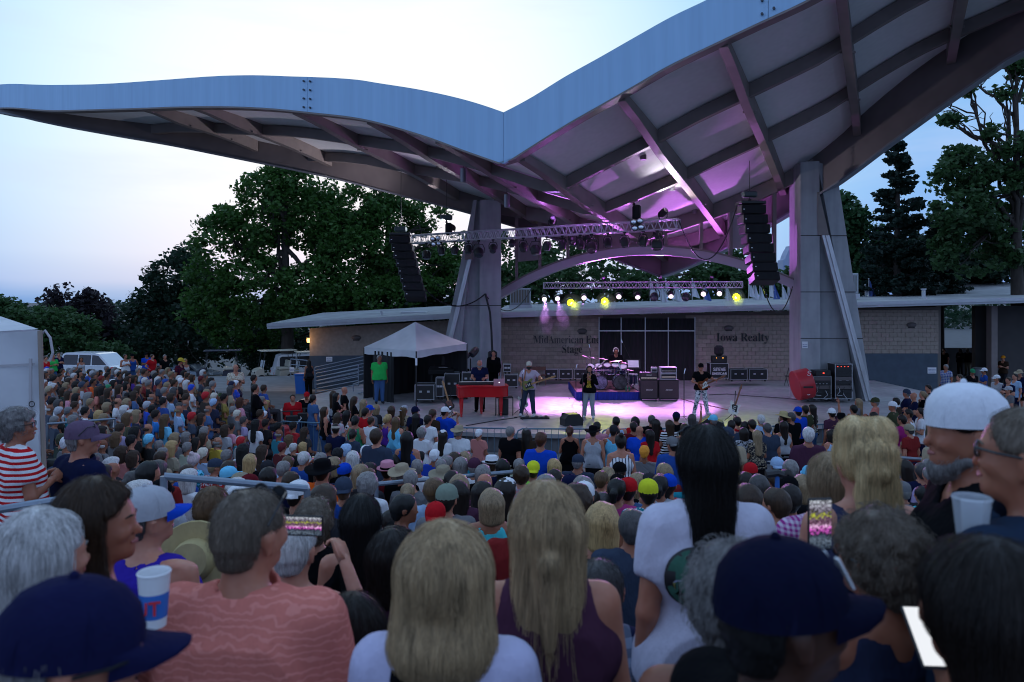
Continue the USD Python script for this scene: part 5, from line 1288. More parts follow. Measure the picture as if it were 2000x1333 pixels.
# ---------------------------------------------------------------- the crowd, read off the photograph
# windows of the photograph: origin and magnification; a line gives the head's top in the window, the pose, hair, its colour and the clothes
WIN = {'A': (60, 680, 7.13), 'B': (320, 680, 7.13), 'C': (580, 720, 7.13), 'D': (840, 760, 7.13), 'E': (1100, 760, 7.13), 'F': (1380, 750, 7.13), 'G': (1640, 720, 7.13), 'R': (1700, 680, 6.667), 'a': (80, 850, 5.697), 'b': (400, 840, 5.697), 'c': (680, 840, 5.697), 'd': (960, 840, 5.697), 'e': (1420, 840, 5.697), 'h': (1640, 850, 5.697)}
CROWD = '''
A 310 85 T s brown tee:kelly
A 390 60 T s brown tee:navy
A 590 50 T s dark tee:black F-
A 700 125 T l dark tank:lgrey
A 950 28 T k black/brown tee:light khaki H shorts
A 1250 50 T s dark tee:purple shorts arms=front
A 1318 85 T s brown tank:white shorts:blue
A 1415 75 T k black/brown tank:blue arms=hip
A 1615 60 T k black/dark tee:royal H arms=front shorts
A 1690 85 T s brown tee:red arms=hip
A 200 110 T s brown tee:red
A 1870 90 T s grey tee:black shorts:khaki H
B 225 130 T k yellow/dark tee:maroon:plaid:navy
B 300 150 T o blonde tank:lgrey shorts:tan
B 1000 220 T b grey tee:cream:floral:tan face=cam
A 225 290 S k royal/grey tee:blue
A 290 290 S s grey tee:grey
A 440 285 S s brown tee:white
A 400 360 S s dark tee:black
A 530 295 S k grey/grey tee:dgrey
A 610 270 S s grey tee:white
A 690 270 S k brown/brown tee:brown
A 855 310 S k lgrey/dark tee:royal
A 1055 275 S s grey tee:white
A 1140 285 S k red/grey tee:white
A 1205 310 S s white tee:grey
A 985 385 S k dred/grey tee:slate
A 1140 420 S k white/grey tee:tan
A 870 410 S s dark tee:orange
A 1075 500 S k green/dark tee:black
A 760 440 S s dark tee:red
A 630 480 S u dark tank:black sk=c
A 450 530 S o brown tee:dgreen
A 525 590 S l brown tank:pink
A 250 550 S k tan/grey tee:navy
A 390 830 S k lgrey/grey tee:black
A 520 800 S k grey/brown tee:teal
A 330 935 S s grey tee:slate
A 1205 685 S b brown tank:white H sk=b
A 945 850 S o blonde tee:plum:plaid:lilac
A 1620 730 S k lgrey/white tee:royal
A 1740 870 S s dark tee:bright
A 1870 940 S l lightbrown tee:sky
A 1860 550 S s grey tee:white
A 1470 905 S o ash tee:navy
A 1240 1035 S k brown/dark tee:lilac
A 1450 1150 S l black tee:black
A 980 1135 S u dark tee:dgrey
A 1590 325 S s brown tee:blue
A 1715 345 S s grey tee:pink
A 1780 460 S k slate/grey tee:slate
A 1350 395 S l brown tee:brown
A 1430 385 S l brown tee:purple
A 1490 540 S l brown tee:black
A 1640 470 S s grey tee:black
A 1350 600 S k black/dark tee:grey
A 1440 600 S o brown tee:denim
A 1310 670 S o brown tee:brown
A 1680 660 S b grey tee:brown
A 940 550 S l brown tank:coral
A 995 550 S l dark tank:brown
A 1230 530 S l brown tee:plum
B 20 420 S k blue/grey tee:dred
B 150 435 S s brown tee:red
B 235 430 S k white/dark tee:black
B 125 530 S k lgrey/dark tee:black
B 385 520 S k royal/dark tee:white
B 310 650 S s brown tee:dgrey
B 215 740 S s darkgrey tee:sky
B 290 700 S b grey tee:navy
B 390 920 S k red/dark tee:slate H
B 520 940 S o brown tank:black arms=phone
B 610 790 S b grey tee:denim
B 690 720 S k light/grey tee:navy
B 700 630 S h cream/grey tee:black
B 840 655 S s black tee:mustard H
B 580 650 S k red/brown tee:brown
B 1000 470 S k white/dark tee:royal H arms=front
B 945 480 S k navy/dark tee:blue
B 1275 500 T s dark long:black H
B 1390 530 S s brown tee:blue
B 1430 720 S o blonde tee:navy
B 1360 705 S s grey tee:sky
B 1395 850 S k white/grey tee:purple
B 1340 890 S s brown tee:dred
B 1060 710 S o auburn tee:pink
B 960 790 S s grey tee:grey
B 1020 880 S h cream/grey tee:grey
B 1110 940 S s darkgrey tee:lilac H
B 930 1030 S s dark tee:pink F+
B 1280 1040 S l black tee:white
B 1415 1000 S s dark tee:black arms=phone
B 1590 1060 S s black tee:purple F+
B 1800 1070 S s dark tee:red
B 1960 1100 S l brown tee:dgrey
B 310 1210 S s grey tee:grey
B 150 1220 S o ash tee:grey
B 440 1230 S l dark tee:brown
B 545 1200 S l brown tee:black
B 760 1270 S b grey tee:yellow
C 230 360 T s dark tee:denim pants:denim
C 390 530 T l brown tank:black pants:denim
C 510 310 T l brown tank:lgrey
C 660 245 T b brown tee:black
C 545 335 T l black tee:black
C 790 385 T l brown tee:black
C 930 430 T l ash tee:black
C 570 610 T l brown tee:lgrey:floral:pink
C 545 760 T v cream/dark tee:navy H
C 700 580 T l black tank:white:floral:black
C 820 650 T p black tank:green arms=front M
C 1030 670 T s brown tee:white kid
C 960 540 T s dark tee:red
C 1015 500 T k royal/grey tee:grey
C 1105 500 T o ash tee:dgrey
C 1320 520 T o brown tee:plum
C 1490 505 T K lgrey/lightbrown tee:tan:floral:black F+
C 1270 630 T p blonde tank:purple
C 1380 670 T l lightbrown tank:sky H
C 1650 520 T k navy/dark tee:navy
C 1665 620 T l black tee:black pants:plaid
C 1830 640 T s dark tee:white arms=front
C 1890 560 T s brown tee:brown
D 205 240 T k white/dark tee:royal H arms=phone
D 180 560 T k white/dark tee:white F+
D 400 500 T h tan/grey tee:white
D 680 565 S v white/grey tank:salmon H F+
D 1120 510 T s grey tee:black H
D 1340 535 T k grey/dark tee:brown F+
D 1540 590 T s auburn tee:royal
D 1100 690 S l lightbrown tee:white
D 1375 680 S n brown tank:black
D 1440 990 S K lime/brown tee:neon
D 855 925 S f white/brown tee:cream
D 620 945 S k plum/grey tee:white H
D 180 1055 S h khaki/grey tee:red H
D 425 950 S o grey tee:light
D 480 870 S o ash tee:teal
D 1010 970 S l black tee:navy
D 1240 960 S s grey tee:pale
D 1270 1065 S u brown tee:lgrey:floral:pink
D 150 970 S s grey tee:navy
D 230 920 S s grey tee:dgrey
D 340 880 S o brown tee:teal
D 1045 1220 S K white/dark tee:navy F+
D 1730 970 S o blonde tank:tan arms=phone
E 90 510 T p auburn tank:black skirt:black
E 415 505 T h black/dark tank:lgrey skirt:black
E 470 450 T s black tee:pink
E 740 380 T s black tank:light
E 700 490 T k dgrey/dark tank:sky
E 800 620 T n dark tank:white:v:slate skirt:lgrey
E 720 520 T l black tee:dred
E 1000 380 T l black tee:red
E 980 450 T s dark tee:maroon H
E 1065 500 T b brown tee:royal H+ pants:black
E 1230 355 T s darkgrey tee:black
E 1290 415 T l dark tee:dred
E 1200 560 T l dark tee:red shorts:denim
E 1480 430 T l brown tee:black:h:white
E 1570 310 T k navy/dark tee:black
E 1530 650 T K grey/dark long:blue
E 1690 480 T o brown tank:tan
E 1790 345 T l darkgrey tee:grey arms=up
E 1130 835 S K orangecap/dark tee:grey H
E 200 900 S k slate/grey tee:slate H
E 280 1215 S o grey tee:light arms=phone
E 780 1005 S k black/dark tee:black
E 760 1160 S k black/dark tee:black
E 900 1210 S k red/dark tee:denim
E 1040 1170 S o ash tee:black
E 1210 1155 S k dgrey/dark tee:tan
E 1185 1235 S k lime/dark tee:teal:floral:white
E 1460 1165 S k royal/dark tee:red
E 1340 1190 S p black tee:lgrey
F 95 420 T k sky/grey tee:dgrey
F 350 500 T s dark tee:slate H
F 430 450 T s black tee:red
F 530 520 T l black tee:black
F 520 610 T o dark tee:lgrey:floral:black
F 640 490 T s dark tee:black
F 750 420 T s white tee:light
F 850 540 T s darkgrey tee:slate H pants:lgrey
F 700 640 T l ash tee:dgrey:floral:tan
F 1180 390 T s darkgrey tee:black H pants:denim
F 1070 375 T h straw/dark tee:black
F 1270 310 T k royal/dark tee:royal H pants:black
F 1370 290 T s dark tee:olive
F 1470 285 T l dark tee:black:floral:cream pants:denim
F 1745 330 T k white/dark tee:plum arms=up
F 1880 400 T h black/dark tee:black
F 610 1085 S k red/dark tee:white
F 985 1010 S K light/dark tee:black H
F 1165 1060 S u grey tee:grey arms=phone
F 1440 1120 S k sky/grey tee:sky
F 550 1220 S s dark tee:black
F 960 1200 S s brown tee:purple
F 1120 1180 S s dark tee:dgrey
G 260 415 T l ash tee:grey
G 190 500 T s black tee:black H
G 490 395 T k olive/grey tee:coral
G 480 600 T s dark tee:black
G 420 680 T l lightbrown tee:dgrey
G 740 450 T K white/grey tee:olive H
G 790 400 T s dark tee:brown
G 930 280 T K slate/grey tee:navy H
G 1035 325 T b grey tee:navy
G 1150 310 T p ash tee:black
G 1240 220 T s dark tee:black H
G 1360 280 T s ash tee:red
G 965 560 T s dark tank:white
G 1120 545 T s dark tee:white face=left shorts:navy
G 1420 440 T l brown tank:black shorts:denim
G 870 640 T s dark tee:magenta
G 910 1045 S u ash tee:blue
G 1270 970 S s brown tee:light H
G 1480 1140 S k white/dark tee:white
G 1600 1150 S k black/dark tee:black H
R 960 0 T s dark tee:black
R 985 210 T s grey tee:blue:plaid:lgrey
R 1160 340 T s brown tee:salmon
R 1325 265 T k green/dark tee:black face=cam
R 1480 255 T k white/dark tee:blue face=left
R 1650 345 T k white/dark tee:lgrey
R 1790 490 T k lgrey/brown tee:grey
R 1800 375 T s brown tee:navy
R 1880 330 T s dark tee:light
R 1950 280 T h tan/grey tee:navy
R 1690 50 T s dark tee:dgrey sk=d
R 1730 95 T k orangecap/dark tee:brown
R 1170 0 T l black long:black sk=d
R 1270 0 T l black long:black sk=d
a 680 40 S b white tee:grey face=cam
a 890 160 S o brown tee:salmon
a 1020 165 S o brown tee:dgrey
a 1190 290 S l black tee:black d=8
a 1295 270 S s darkgrey tee:dred H d=8.5
a 1350 135 S s grey tee:olive
a 1200 20 S k sky/dark tee:black
a 1310 40 S s grey tee:black
a 1500 10 S s brown tee:black
a 1625 90 S s grey tee:pale
a 1695 195 S n pinkwhite tee:teal:floral:sky
a 1800 130 S k cream/dark tee:light
a 1610 0 S s grey tee:black
a 1960 45 S b grey tee:yellow
a 1930 250 S k slate/ash tee:red:floral:white
a 1000 40 S k black/dark tee:black
a 830 20 S o lightbrown tee:grey arms=phone
a 590 50 S o white tee:grey
a 280 70 S k white/grey tee:grey
a 230 0 S h olive/grey tee:dgreen
a 400 475 S k lgrey/dark tee:navy d=7.5
a 1450 110 S o blonde tee:khaki
b 1310 320 S h black/dark tee:orange H+ d=9
b 1030 545 S K white/dark tee:black H d=6.7
b 700 325 S k dgrey/dark tee:navy H
b 865 340 S s grey tee:salmon
b 500 265 S l blonde tee:black
b 390 460 S k khaki/brown tee:brown
b 270 390 S k sky/dark tee:red
b 430 205 S l black tee:white
b 400 115 S k red/grey tee:lgrey
b 240 210 S s grey tee:black
b 640 170 S l brown tee:light arms=phone
b 860 155 S k maroon/brown tee:maroon
b 985 135 S s white tee:black
b 1090 125 S o blonde tee:white
b 1095 235 S s white tee:blue arms=phone H
b 1300 245 S s grey tee:black
b 1430 300 S o ash tee:black
b 1480 230 S k black/dark tee:black
b 1570 205 S K light/grey tee:lgrey
b 1650 230 S l white tee:sky
b 1790 185 S K white/dark tee:slate
b 1910 185 S s white tee:light
b 1560 355 S k royal/dark tee:navy
b 1720 380 S l ash tee:white
b 1830 360 S l dark tee:maroon
b 1380 160 S s brown tee:navy
c 440 340 S f pink/dark tank:maroon
c 770 320 S s grey tee:white H
c 705 435 S s grey tee:grey
c 660 590 S p ash tee:grey d=8
c 1090 585 S k sage/dark tee:grey d=6.4
c 970 785 S K red/dark tee:salmon d=5.8
c 1490 570 S l dark tee:salmon d=7.5
c 1600 650 S o ash tank:turq d=5.9
c 1890 835 S K tan/dark tee:dred H d=5.2
c 470 880 S s dark tee:white:h:red d=6.2
c 600 700 S s black tee:black d=5.3 face=right
c 600 365 S h tan/grey tee:black
c 1230 560 S l dark tee:plum d=7
c 530 270 S o dark tee:tan
c 650 235 S s dark tee:grey
c 800 210 S s black tee:black
c 960 215 S k white/dark tee:royal
d 600 495 S o grey tee:slate d=7
d 1240 680 S s darkgrey tee:grey d=7
d 1390 530 S p black tee:hot d=7
d 1730 650 S b pinkwhite tee:white sk=e d=7.5
d 1230 815 S w blonde tank:black d=4.6
d 1560 870 S s darkgrey tee:slate H d=4.3
d 870 480 S k navy/dark tee:navy
d 1100 650 S o dark tee:grey d=7
d 1880 490 S l black tee:lgrey
d 700 430 S s dark tee:dgrey arms=phone
e 200 460 S s dark tee:grey
e 350 495 S o darkgrey tee:light
e 240 600 S l brown tee:dgrey
e 560 630 S s brown tee:dred
e 690 590 S s dark tee:white
e 780 605 S K sage/dark tee:olive d=8
e 690 500 S k black/dark tee:black
e 840 500 S o ash tee:grey
e 350 745 S s dark tee:black d=6
h 740 275 S l dark tank:red
h 910 300 S s darkgrey tee:navy
h 1015 345 S s grey tee:lilac
h 1180 420 S K denim/grey tee:black H d=8.5
h 700 500 S k grey/grey tee:dgrey d=8.5
h 920 560 S s black tee:turq d=8
h 1460 305 S K dgrey/dark tee:black
h 1370 560 S l ash tee:olive d=7.5
h 990 265 S o grey tee:dgrey
'''
_fig = {}
def proto(sit, sex, fat, arms, lod):
 k = (sit, sex, fat, arms, lod)
 if k not in _fig: _fig[k] = (Fig(bool(sit), sex, fat, arms), {})
 return _fig[k]
LOD = {-1: (.05, .014), 0: (.038, .010), 1: (.030, .008), 2: (.021, .004)}
def part_of(k, what):
 F, c = proto(*k); h, tol = LOD[k[4]]
 if what not in c:
  if what == 'body': c[what] = F.body(h, tol, hands=.45)
  elif what[0] == 'shirt': c[what] = F.shirt(h, tol, what[1])
  elif what[0] == 'legs': c[what] = F.pants(h, tol, what[1])
  elif what == 'shoes': c[what] = F.shoes(max(h * .8, .02), tol)
 return c[what]
_hair = {}
def hair_of(kind, lod):
 if (kind, lod) not in _hair: _hair[(kind, lod)] = hair_mesh(kind, {-1: .034, 0: .026, 1: .02, 2: .014}[lod], {-1: .01, 0: .006, 1: .004, 2: .002}[lod])
 return _hair[(kind, lod)]
_cap = {True: cap_mesh(True), False: cap_mesh(False)}; _brim = {k: brim_hat(k) for k in ('wide', 'fedora', 'visor')}
HK = {'s': 'short', 'c': 'crop', 'b': 'bald', 'o': 'bob', 'l': 'long', 'p': 'pony', 'n': 'bun', 'u': 'curly', 'w': 'wavy'}
HWORD = {'s': 'short {} hair', 'c': 'cropped {} hair', 'b': 'a bald head', 'o': 'bobbed {} hair', 'l': 'long {} hair', 'p': 'a {} ponytail', 'n': 'a {} bun', 'u': 'curly {} hair', 'w': 'wavy {} hair'}
def twist(v, F, yaw, pitch=0.0):
 w = sstep(F.neck - .04, F.neck + .07, v[:, 2])
 c = np.array([0, -.01, F.neck]); p = v - c
 a = w * yaw; x = p[:, 0] * np.cos(a) - p[:, 1] * np.sin(a); y = p[:, 0] * np.sin(a) + p[:, 1] * np.cos(a)
 b = w * pitch; y2 = y * np.cos(b) - p[:, 2] * np.sin(b); z2 = y * np.sin(b) + p[:, 2] * np.cos(b)
 return np.stack([x, y2, z2], -1) + c
def screen_mat(name, h):
 # a live picture of the stage: pale roof and sky, yellow lamps, violet stage, dark crowd
 return mat(name, {'tc': ('texture_coordinate', {}), 'sp': ('separate_xyz', {}), 'mr': ('map_range', {'from_min': -h, 'from_max': h}), 'n': ('noise_texture', {'scale': 130.0, 'detail': 2.0}), 'nn': ('math', {'math_type': 'multiply_add', 'value2': .34}), 'of': ('math', {'math_type': 'subtract', 'value2': .17}),
  'r': ('rgb_ramp', {'ramp': [(0, (.03, .05, .09)), (.2, (.12, .16, .22)), (.33, (.02, .03, .06)), (.42, (.75, .12, .65)), (.48, (.95, .6, .9)), (.53, (.14, .05, .10)), (.62, (.20, .12, .2)), (.68, (.55, .6, .04)), (.72, (.10, .08, .12)), (.85, (.3, .28, .36)), (1, (.65, .72, .8))]}), 'v': ('noise_texture', {'scale': 260.0, 'detail': 1.0}), 'vr': ('map_range', {'from_min': .35, 'from_max': .65, 'to_min': .35, 'to_max': 1.5}), 'mx': ('mix', {'mix_type': 'multiply', 'fac': 1.0}), 'e': ('emission', {'strength': .75})},
  [('tc.object', 'sp.vector'), ('sp.z', 'mr.value'), ('tc.object', 'n.vector'), ('n.fac', 'nn.value1'), ('mr.result', 'nn.value3'), ('nn.value', 'of.value1'), ('of.value', 'r.fac'), ('tc.object', 'v.vector'), ('v.fac', 'vr.value'), ('r.color', 'mx.color1'), ('vr.result', 'mx.color2'), ('mx.color', 'e.color')], surface='e.emission')
M['screen_up'] = screen_mat('phone_screen', .072); M['screen_wide'] = screen_mat('phone_screen_wide', .034)
def phone(label, pos, facing, wide=False, group=None, tilt=0):
 """a phone held up; facing is the direction its screen looks towards (degrees about z from -y)"""
 w, h = (.148, .072) if wide else (.072, .148)
 t = thing('phone', label, 'phone', pos, facing, group)
 obj('case', rot(rbox(-w / 2, w / 2, -.004, .005, -h / 2, h / 2, .004), [1, 0, 0], tilt), M['black'], t)
 obj('screen', rot(box(-w / 2 + .004, w / 2 - .004, -.0055, -.0042, -h / 2 + .006, h / 2 - .006), [1, 0, 0], tilt), M['screen_wide' if wide else 'screen_up'], t)
 return t
def solve(px, py, H):
 lo, hi = (3.9 if H < 1.45 else 11.0), 70.0
 f = lambda d: CAMZ - (py - HY) / FPX * d - H - float(Gs(X(px, d), d))
 for _ in range(50):
  m = (lo + hi) / 2
  if f(m) > 0: lo = m
  else: hi = m
 return lo
def person(px, py, pose, hair, hc, topk, topc, st, opts, rng, label, group=None, pos=None, rz=None, H=None, name='person', lod=None, z=None, sc=None):
 sit = pose == 'S'
 sex = 'f' if hair in 'olpnuw' else 'm'
 if 'F+' in opts: sex = 'f'
 if 'M' in opts: sex = 'm'
 fat = .055 if 'H+' in opts else .035 if 'H' in opts else float(rng.choice([0, .012]))
 arms = next((o[5:] for o in opts if o.startswith('arms=')), None)
 if arms is None: arms = 'lap' if sit else str(rng.choice(['down', 'front', 'down']))
 pair = {'lap': ('lap', 'lap'), 'down': ('down', 'down'), 'front': ('front', 'front'), 'phone': ('phone', 'phone'), 'up': ('up', 'down'), 'hip': ('hip', 'hip'), 'keys': ('keys', 'keys')}[arms]
 H0 = (1.755 - (.39 if sit else 0)); hatup = .03 if hair in 'kKhf' else .015
 if H is None: H = (1.28 if sit else (1.72 if sex == 'm' else 1.64)) * (.88 if 'kid' in opts else 1)
 if pos is None:
  dd = next((float(o[2:]) for o in opts if o.startswith('d=')), None)
  d = dd or solve(px, py, H + hatup); x = X(px, d)
  zt = CAMZ - (py - HY) / FPX * d - hatup; zf = floor_z(x, d)
  sc = float(np.clip((zt - zf) / H0, .86 * H / H0, 1.13 * H / H0)); zf = zt - sc * H0
  pos = (x, d, zf)
 else:
  x, d, zf = pos; sc = sc or H / H0
 if lod is None: lod = 2 if d < 8.5 else 1 if d < 19 else 0
 if rz is None:
  rz = math.degrees(math.atan2(-(3.0 - x), 27.0 - d)) + rng.normal(0, 7)
  if 'face=cam' in opts: rz = math.degrees(math.atan2(x, -d)) + rng.normal(0, 12) + 15
  if 'face=left' in opts: rz = 75
  if 'face=right' in opts: rz = -65
 k = (int(sit), sex, fat, pair, lod); F, _ = proto(*k)
 yaw, pitch = float(np.clip(rng.normal(0, .25), -.6, .6)), float(rng.normal(.02, .07))
 t = thing(name, label, 'person', pos, rz, group, scale=(sc * (1.04 if sit else 1), sc * (1.04 if sit else 1), sc))
 sk = next((o[3:] for o in opts if o.startswith('sk=')), None) or str(rng.choice(['a', 'a', 'b', 'b', 'e', 'c'], p=[.25, .2, .2, .15, .15, .05]))
 def put(nm, vf, m, head=False, lab=None, par=None, smooth=True):
  v, f = vf
  v = twist(v + (F.hc if head else 0), F, yaw, pitch) if (head or nm == 'body') else v
  return obj(nm, (v, f), m, par or t, lab, smooth=smooth)
 put('body', part_of(k, 'body'), smat(sk))
 put('shirt', part_of(k, ('shirt', topk)), cmat(topc, st))
 lg = next((o for o in opts if o.split(':')[0] in ('pants', 'shorts', 'skirt')), None)
 lk, lc = (lg.split(':') + [None])[:2] if lg else (None, None)
 lk = lk or str(rng.choice(['pants', 'shorts'])); lc = lc or str(rng.choice(['denim', 'black', 'khaki', 'navy', 'dgrey']))
 pm = cmat('black', ('lgrey', 'plaid', .045)) if lc == 'plaid' else cmat(lc)
 put({'pants': 'trousers', 'shorts': 'shorts', 'skirt': 'skirt'}[lk], part_of(k, ('legs', lk)), pm)
 if not sit and d > 20: put('shoes', part_of(k, 'shoes'), cmat(str(rng.choice(['white', 'black', 'dgrey']))))
 if hair in 'kKhfv':
  hatc, hcol = hc.split('/')
  put('hair', hair_of('long' if sex == 'f' else 'crop', lod), hmat(hcol), True)
  dz = np.array([0, -.006, .022])
  if hair in 'kK':
   cr, br = _cap[hair == 'K']; c = put('cap', (cr[0] + dz, cr[1]), cmat(hatc), True); put('brim', (br[0] + dz, br[1]), cmat(hatc), True, par=c)
  else:
   b = _brim[{'h': 'wide', 'f': 'fedora', 'v': 'visor'}[hair]]; c = put('hat' if hair != 'v' else 'visor', (b[0] + dz, b[1]), cmat(hatc), True)
   if hair == 'f': rb = tm(lathe([(.106, .02), (.108, .022), (.105, .048), (.103, .05)], 20)); put('hat_band', (rb[0] * [.93, 1.06, 1] + dz, rb[1]), cmat('black'), True, par=c)
 else:
  if not (hair == 'b' and rng.random() < .3): put('hair', hair_of(HK[hair], lod), hmat(hc), True)
 if lod == 2 or 'face=cam' in opts or 'eyes' in opts:
  ev = [tm(mv(trimesh.creation.icosphere(1, .0125), sd * .034, .079, .006)) for sd in (-1, 1)]
  put('eyes', joinvf(*ev), M['eye'], True)
 return t, F, sc, rz
M['eye'] = plain('eye_dark', (.03, .022, .02), .2)
M['glassframe'] = plain('glasses_black', (.01, .01, .012), .3)

def words(n): return CWORD.get(n, n.replace('dark', 'dark') if n not in HAIR else n)
HCW = {'ash': 'ash blonde', 'lightbrown': 'light brown', 'darkgrey': 'dark grey', 'dark': 'dark brown', 'pinkwhite': 'pinkish white', 'brown': 'brown', 'auburn': 'auburn'}
def look(e):
 px, py, pose, hair, hc, topk, topc, st, opts = e
 if hair in 'kKhfv':
  hw = {'k': '{} cap', 'K': 'backwards {} cap', 'h': 'brimmed {} hat', 'f': '{} fedora', 'v': '{} visor'}[hair].format(words(hc.split('/')[0]))
 else: hw = HWORD[hair].format(HCW.get(hc, hc)).replace('a a', 'an a')
 tw = {'tee': 'shirt', 'tank': 'tank top', 'long': 'long-sleeved top'}[topk]
 pat = {'h': 'striped ', 'v': 'striped ', 'plaid': 'plaid ', 'floral': 'patterned '}[st[1]] if st else ''
 return f"{hw}, {words(topc)} {pat}{tw}"
ENT = []
for ln in CROWD.strip().splitlines():
 w = ln.split(); o = WIN[w[0]]
 tk = w[6].split(':'); st = None
 if len(tk) > 2: st = (tk[3], tk[2], {'h': .06, 'v': .05, 'plaid': .07, 'floral': .05}[tk[2]])
 opts = [x for x in w[7:]]
 ENT.append([o[0] + float(w[1]) / o[2], o[1] + float(w[2]) / o[2], w[3], w[4], w[5], tk[0], tk[1], st, opts])
MARKS = [('the white tent', 90, 760), ('the white car', 190, 705), ('the piano', 945, 790), ('the crowd barrier', 1040, 870), ('the green-shirted man by the pop-up tent', 742, 760), ('the golf carts', 540, 715), ('the right pillar', 1630, 740), ('the passage', 1900, 730), ('the orange-shirted man', 640, 930), ('the tall woman with black hair', 1370, 900), ('the pink polo man', 480, 1000), ('the blonde bun woman', 1680, 880), ('the white-capped bearded man', 1905, 800), ('the half-ponytail blonde', 1060, 1000), ('the striped-top woman', 40, 870), ('the mobility scooters', 570, 780), ('the speaker wedge', 1115, 825), ('the guitarist', 1370, 770), ('the navy-shirted man with purple cap', 155, 870)]
def labels(ents):
 lk = [look(e) for e in ents]; cnt = {l: lk.count(l) for l in lk}
 out = []
 for e, l in zip(ents, lk):
  s = ('seated' if e[2] == 'S' else 'standing') + ' person, ' + l
  m = min(MARKS, key=lambda m: math.hypot(m[1] - e[0], (m[2] - e[1]) * 1.4))
  dx, dy = e[0] - m[1], e[1] - m[2]
  rel = ('left of ' if dx < 0 else 'right of ') if abs(dx) > abs(dy) else ('behind ' if dy < 0 else 'in front of ')
  if cnt[l] > 1: s += ', ' + rel + m[0]
  out.append(s)
 # what is still shared is told apart by its place within the look-alikes
 for s in set(out):
  idx = [i for i, q in enumerate(out) if q == s]
  if len(idx) > 1:
   idx.sort(key=lambda i: ents[i][0])
   for r, i in enumerate(idx):
    out[i] = ('leftmost ' if r == 0 else 'rightmost ' if r == len(idx) - 1 else ('second' if r == 1 else f'{r + 1}th' if r > 2 else 'third') + ' from left ') + out[i]
 return [' '.join(s.split()[:16]).rstrip(',') for s in out]
# a few more people fill the gaps between those that can be read off, with look-alikes of the photograph's crowd
rng = np.random.default_rng(77)
occupied = [(X(e[0], solve(e[0], e[1], 1.28 if e[2] == 'S' else 1.7)), solve(e[0], e[1], 1.28 if e[2] == 'S' else 1.7)) for e in ENT]
HEROES_AT = [(-3.7, 5.5), (-3.2, 5.6), (-1.15, 1.8), (-.8, 1.25), (-1.2, 2.15), (-1.6, 3.3), (-1.6, 3.9), (-.75, 2.1), (-.8, 3.0), (-1.0, 4.0), (-.75, 3.6), (-.55, 3.2), (-.15, 1.75), (.09, 2.1), (.62, 2.4), (1.2, 2.6), (1.4, 2.3), (1.1, 1.6), (.43, 1.2), (.95, 1.9), (.48, 1.7), (.75, 1.2), (.4, 2.6), (-4.2, 4.9), (.65, 3.4)]
occupied += HEROES_AT
fill = []
tries = 0
while len(fill) < 95 and tries < 12000:
 tries += 1
 px = rng.uniform(95, 1995); py = rng.choice([rng.uniform(722, 850) if px < 560 else rng.uniform(815, 905), rng.uniform(880, 1035)])
 standing = (py < 905 and px > 600)
 if px < 560 and py < 735: continue
 if px < 600 and px > 420 and py < 800: continue
 if 560 < px < 880 and py < 830: continue
 if 880 < px < 1420 and py < 850: continue
 if px > 1660 and py < 800: continue
 H = 1.64 if standing else 1.28
 d = solve(px, py, H); x = X(px, d)
 if min((x - a) ** 2 + (d - b) ** 2 for a, b in occupied) < .50 ** 2: continue
 if d < (13.5 if standing else 6.0): continue
 occupied.append((x, d))
 hair = str(rng.choice(list('ssssbollpuokkK')))
 hc = str(rng.choice(['dark', 'brown', 'grey', 'ash', 'darkgrey', 'lightbrown', 'black', 'white']))
 if hair in 'kK': hc = str(rng.choice(['navy', 'black', 'white', 'khaki', 'slate', 'grey', 'maroon'])) + '/' + hc
 topc = str(rng.choice(['black', 'navy', 'dgrey', 'slate', 'grey', 'white', 'blue', 'plum', 'olive', 'brown', 'dred', 'light', 'teal', 'tan', 'lgrey']))
 ENT.append([px, py, 'T' if standing else 'S', hair, hc, 'tank' if rng.random() < .15 and hair in 'olpu' else 'tee', topc, None, []]); fill.append(1)
def depth_of(e): return next((float(o[2:]) for o in e[8] if o.startswith('d=')), None) or solve(e[0], e[1], 1.28 if e[2] == 'S' else 1.7)
far_ = sorted([i for i, e in enumerate(ENT) if e[2] == 'S' and 'tee:orange' != 'x'], key=lambda i: -depth_of(ENT[i]))
REST = set(far_[:max(0, len(ENT) - 270)])
FAR = [e for i, e in enumerate(ENT) if i in REST]; ENT = [e for i, e in enumerate(ENT) if i not in REST]
LAB = labels(ENT)
PHONES = []
for i, e in enumerate(ENT):
 r = np.random.default_rng(1000 + i)
 out = person(*e, r, LAB[i], group='concert crowd in front of the stage')
 if any(o == 'arms=phone' for o in e[8]): PHONES.append((e, out, LAB[i]))
for (e, (t, F, sc, rz), lab), how in zip(PHONES, range(99)):
 w = (F.wr[1] + F.wr[-1]) / 2 + [0, .07, .075]
 a = math.radians(rz); tr = UsdGeom.Xformable(t).GetOrderedXformOps()[0].Get()
 p = (tr[0] + sc * (w[0] * math.cos(a) - w[1] * math.sin(a)), tr[1] + sc * (w[0] * math.sin(a) + w[1] * math.cos(a)), tr[2] + sc * w[2])
 wd = lab.replace('seated person, ', '').replace('standing person, ', '').split(',')
 phone(' '.join(f"lit phone held up by the person with {wd[0].replace('leftmost ', '').replace('rightmost ', '')}, {wd[1].strip() if len(wd) > 1 else ''}".split()[:16]).rstrip(','), p, rz, how % 2 == 0)
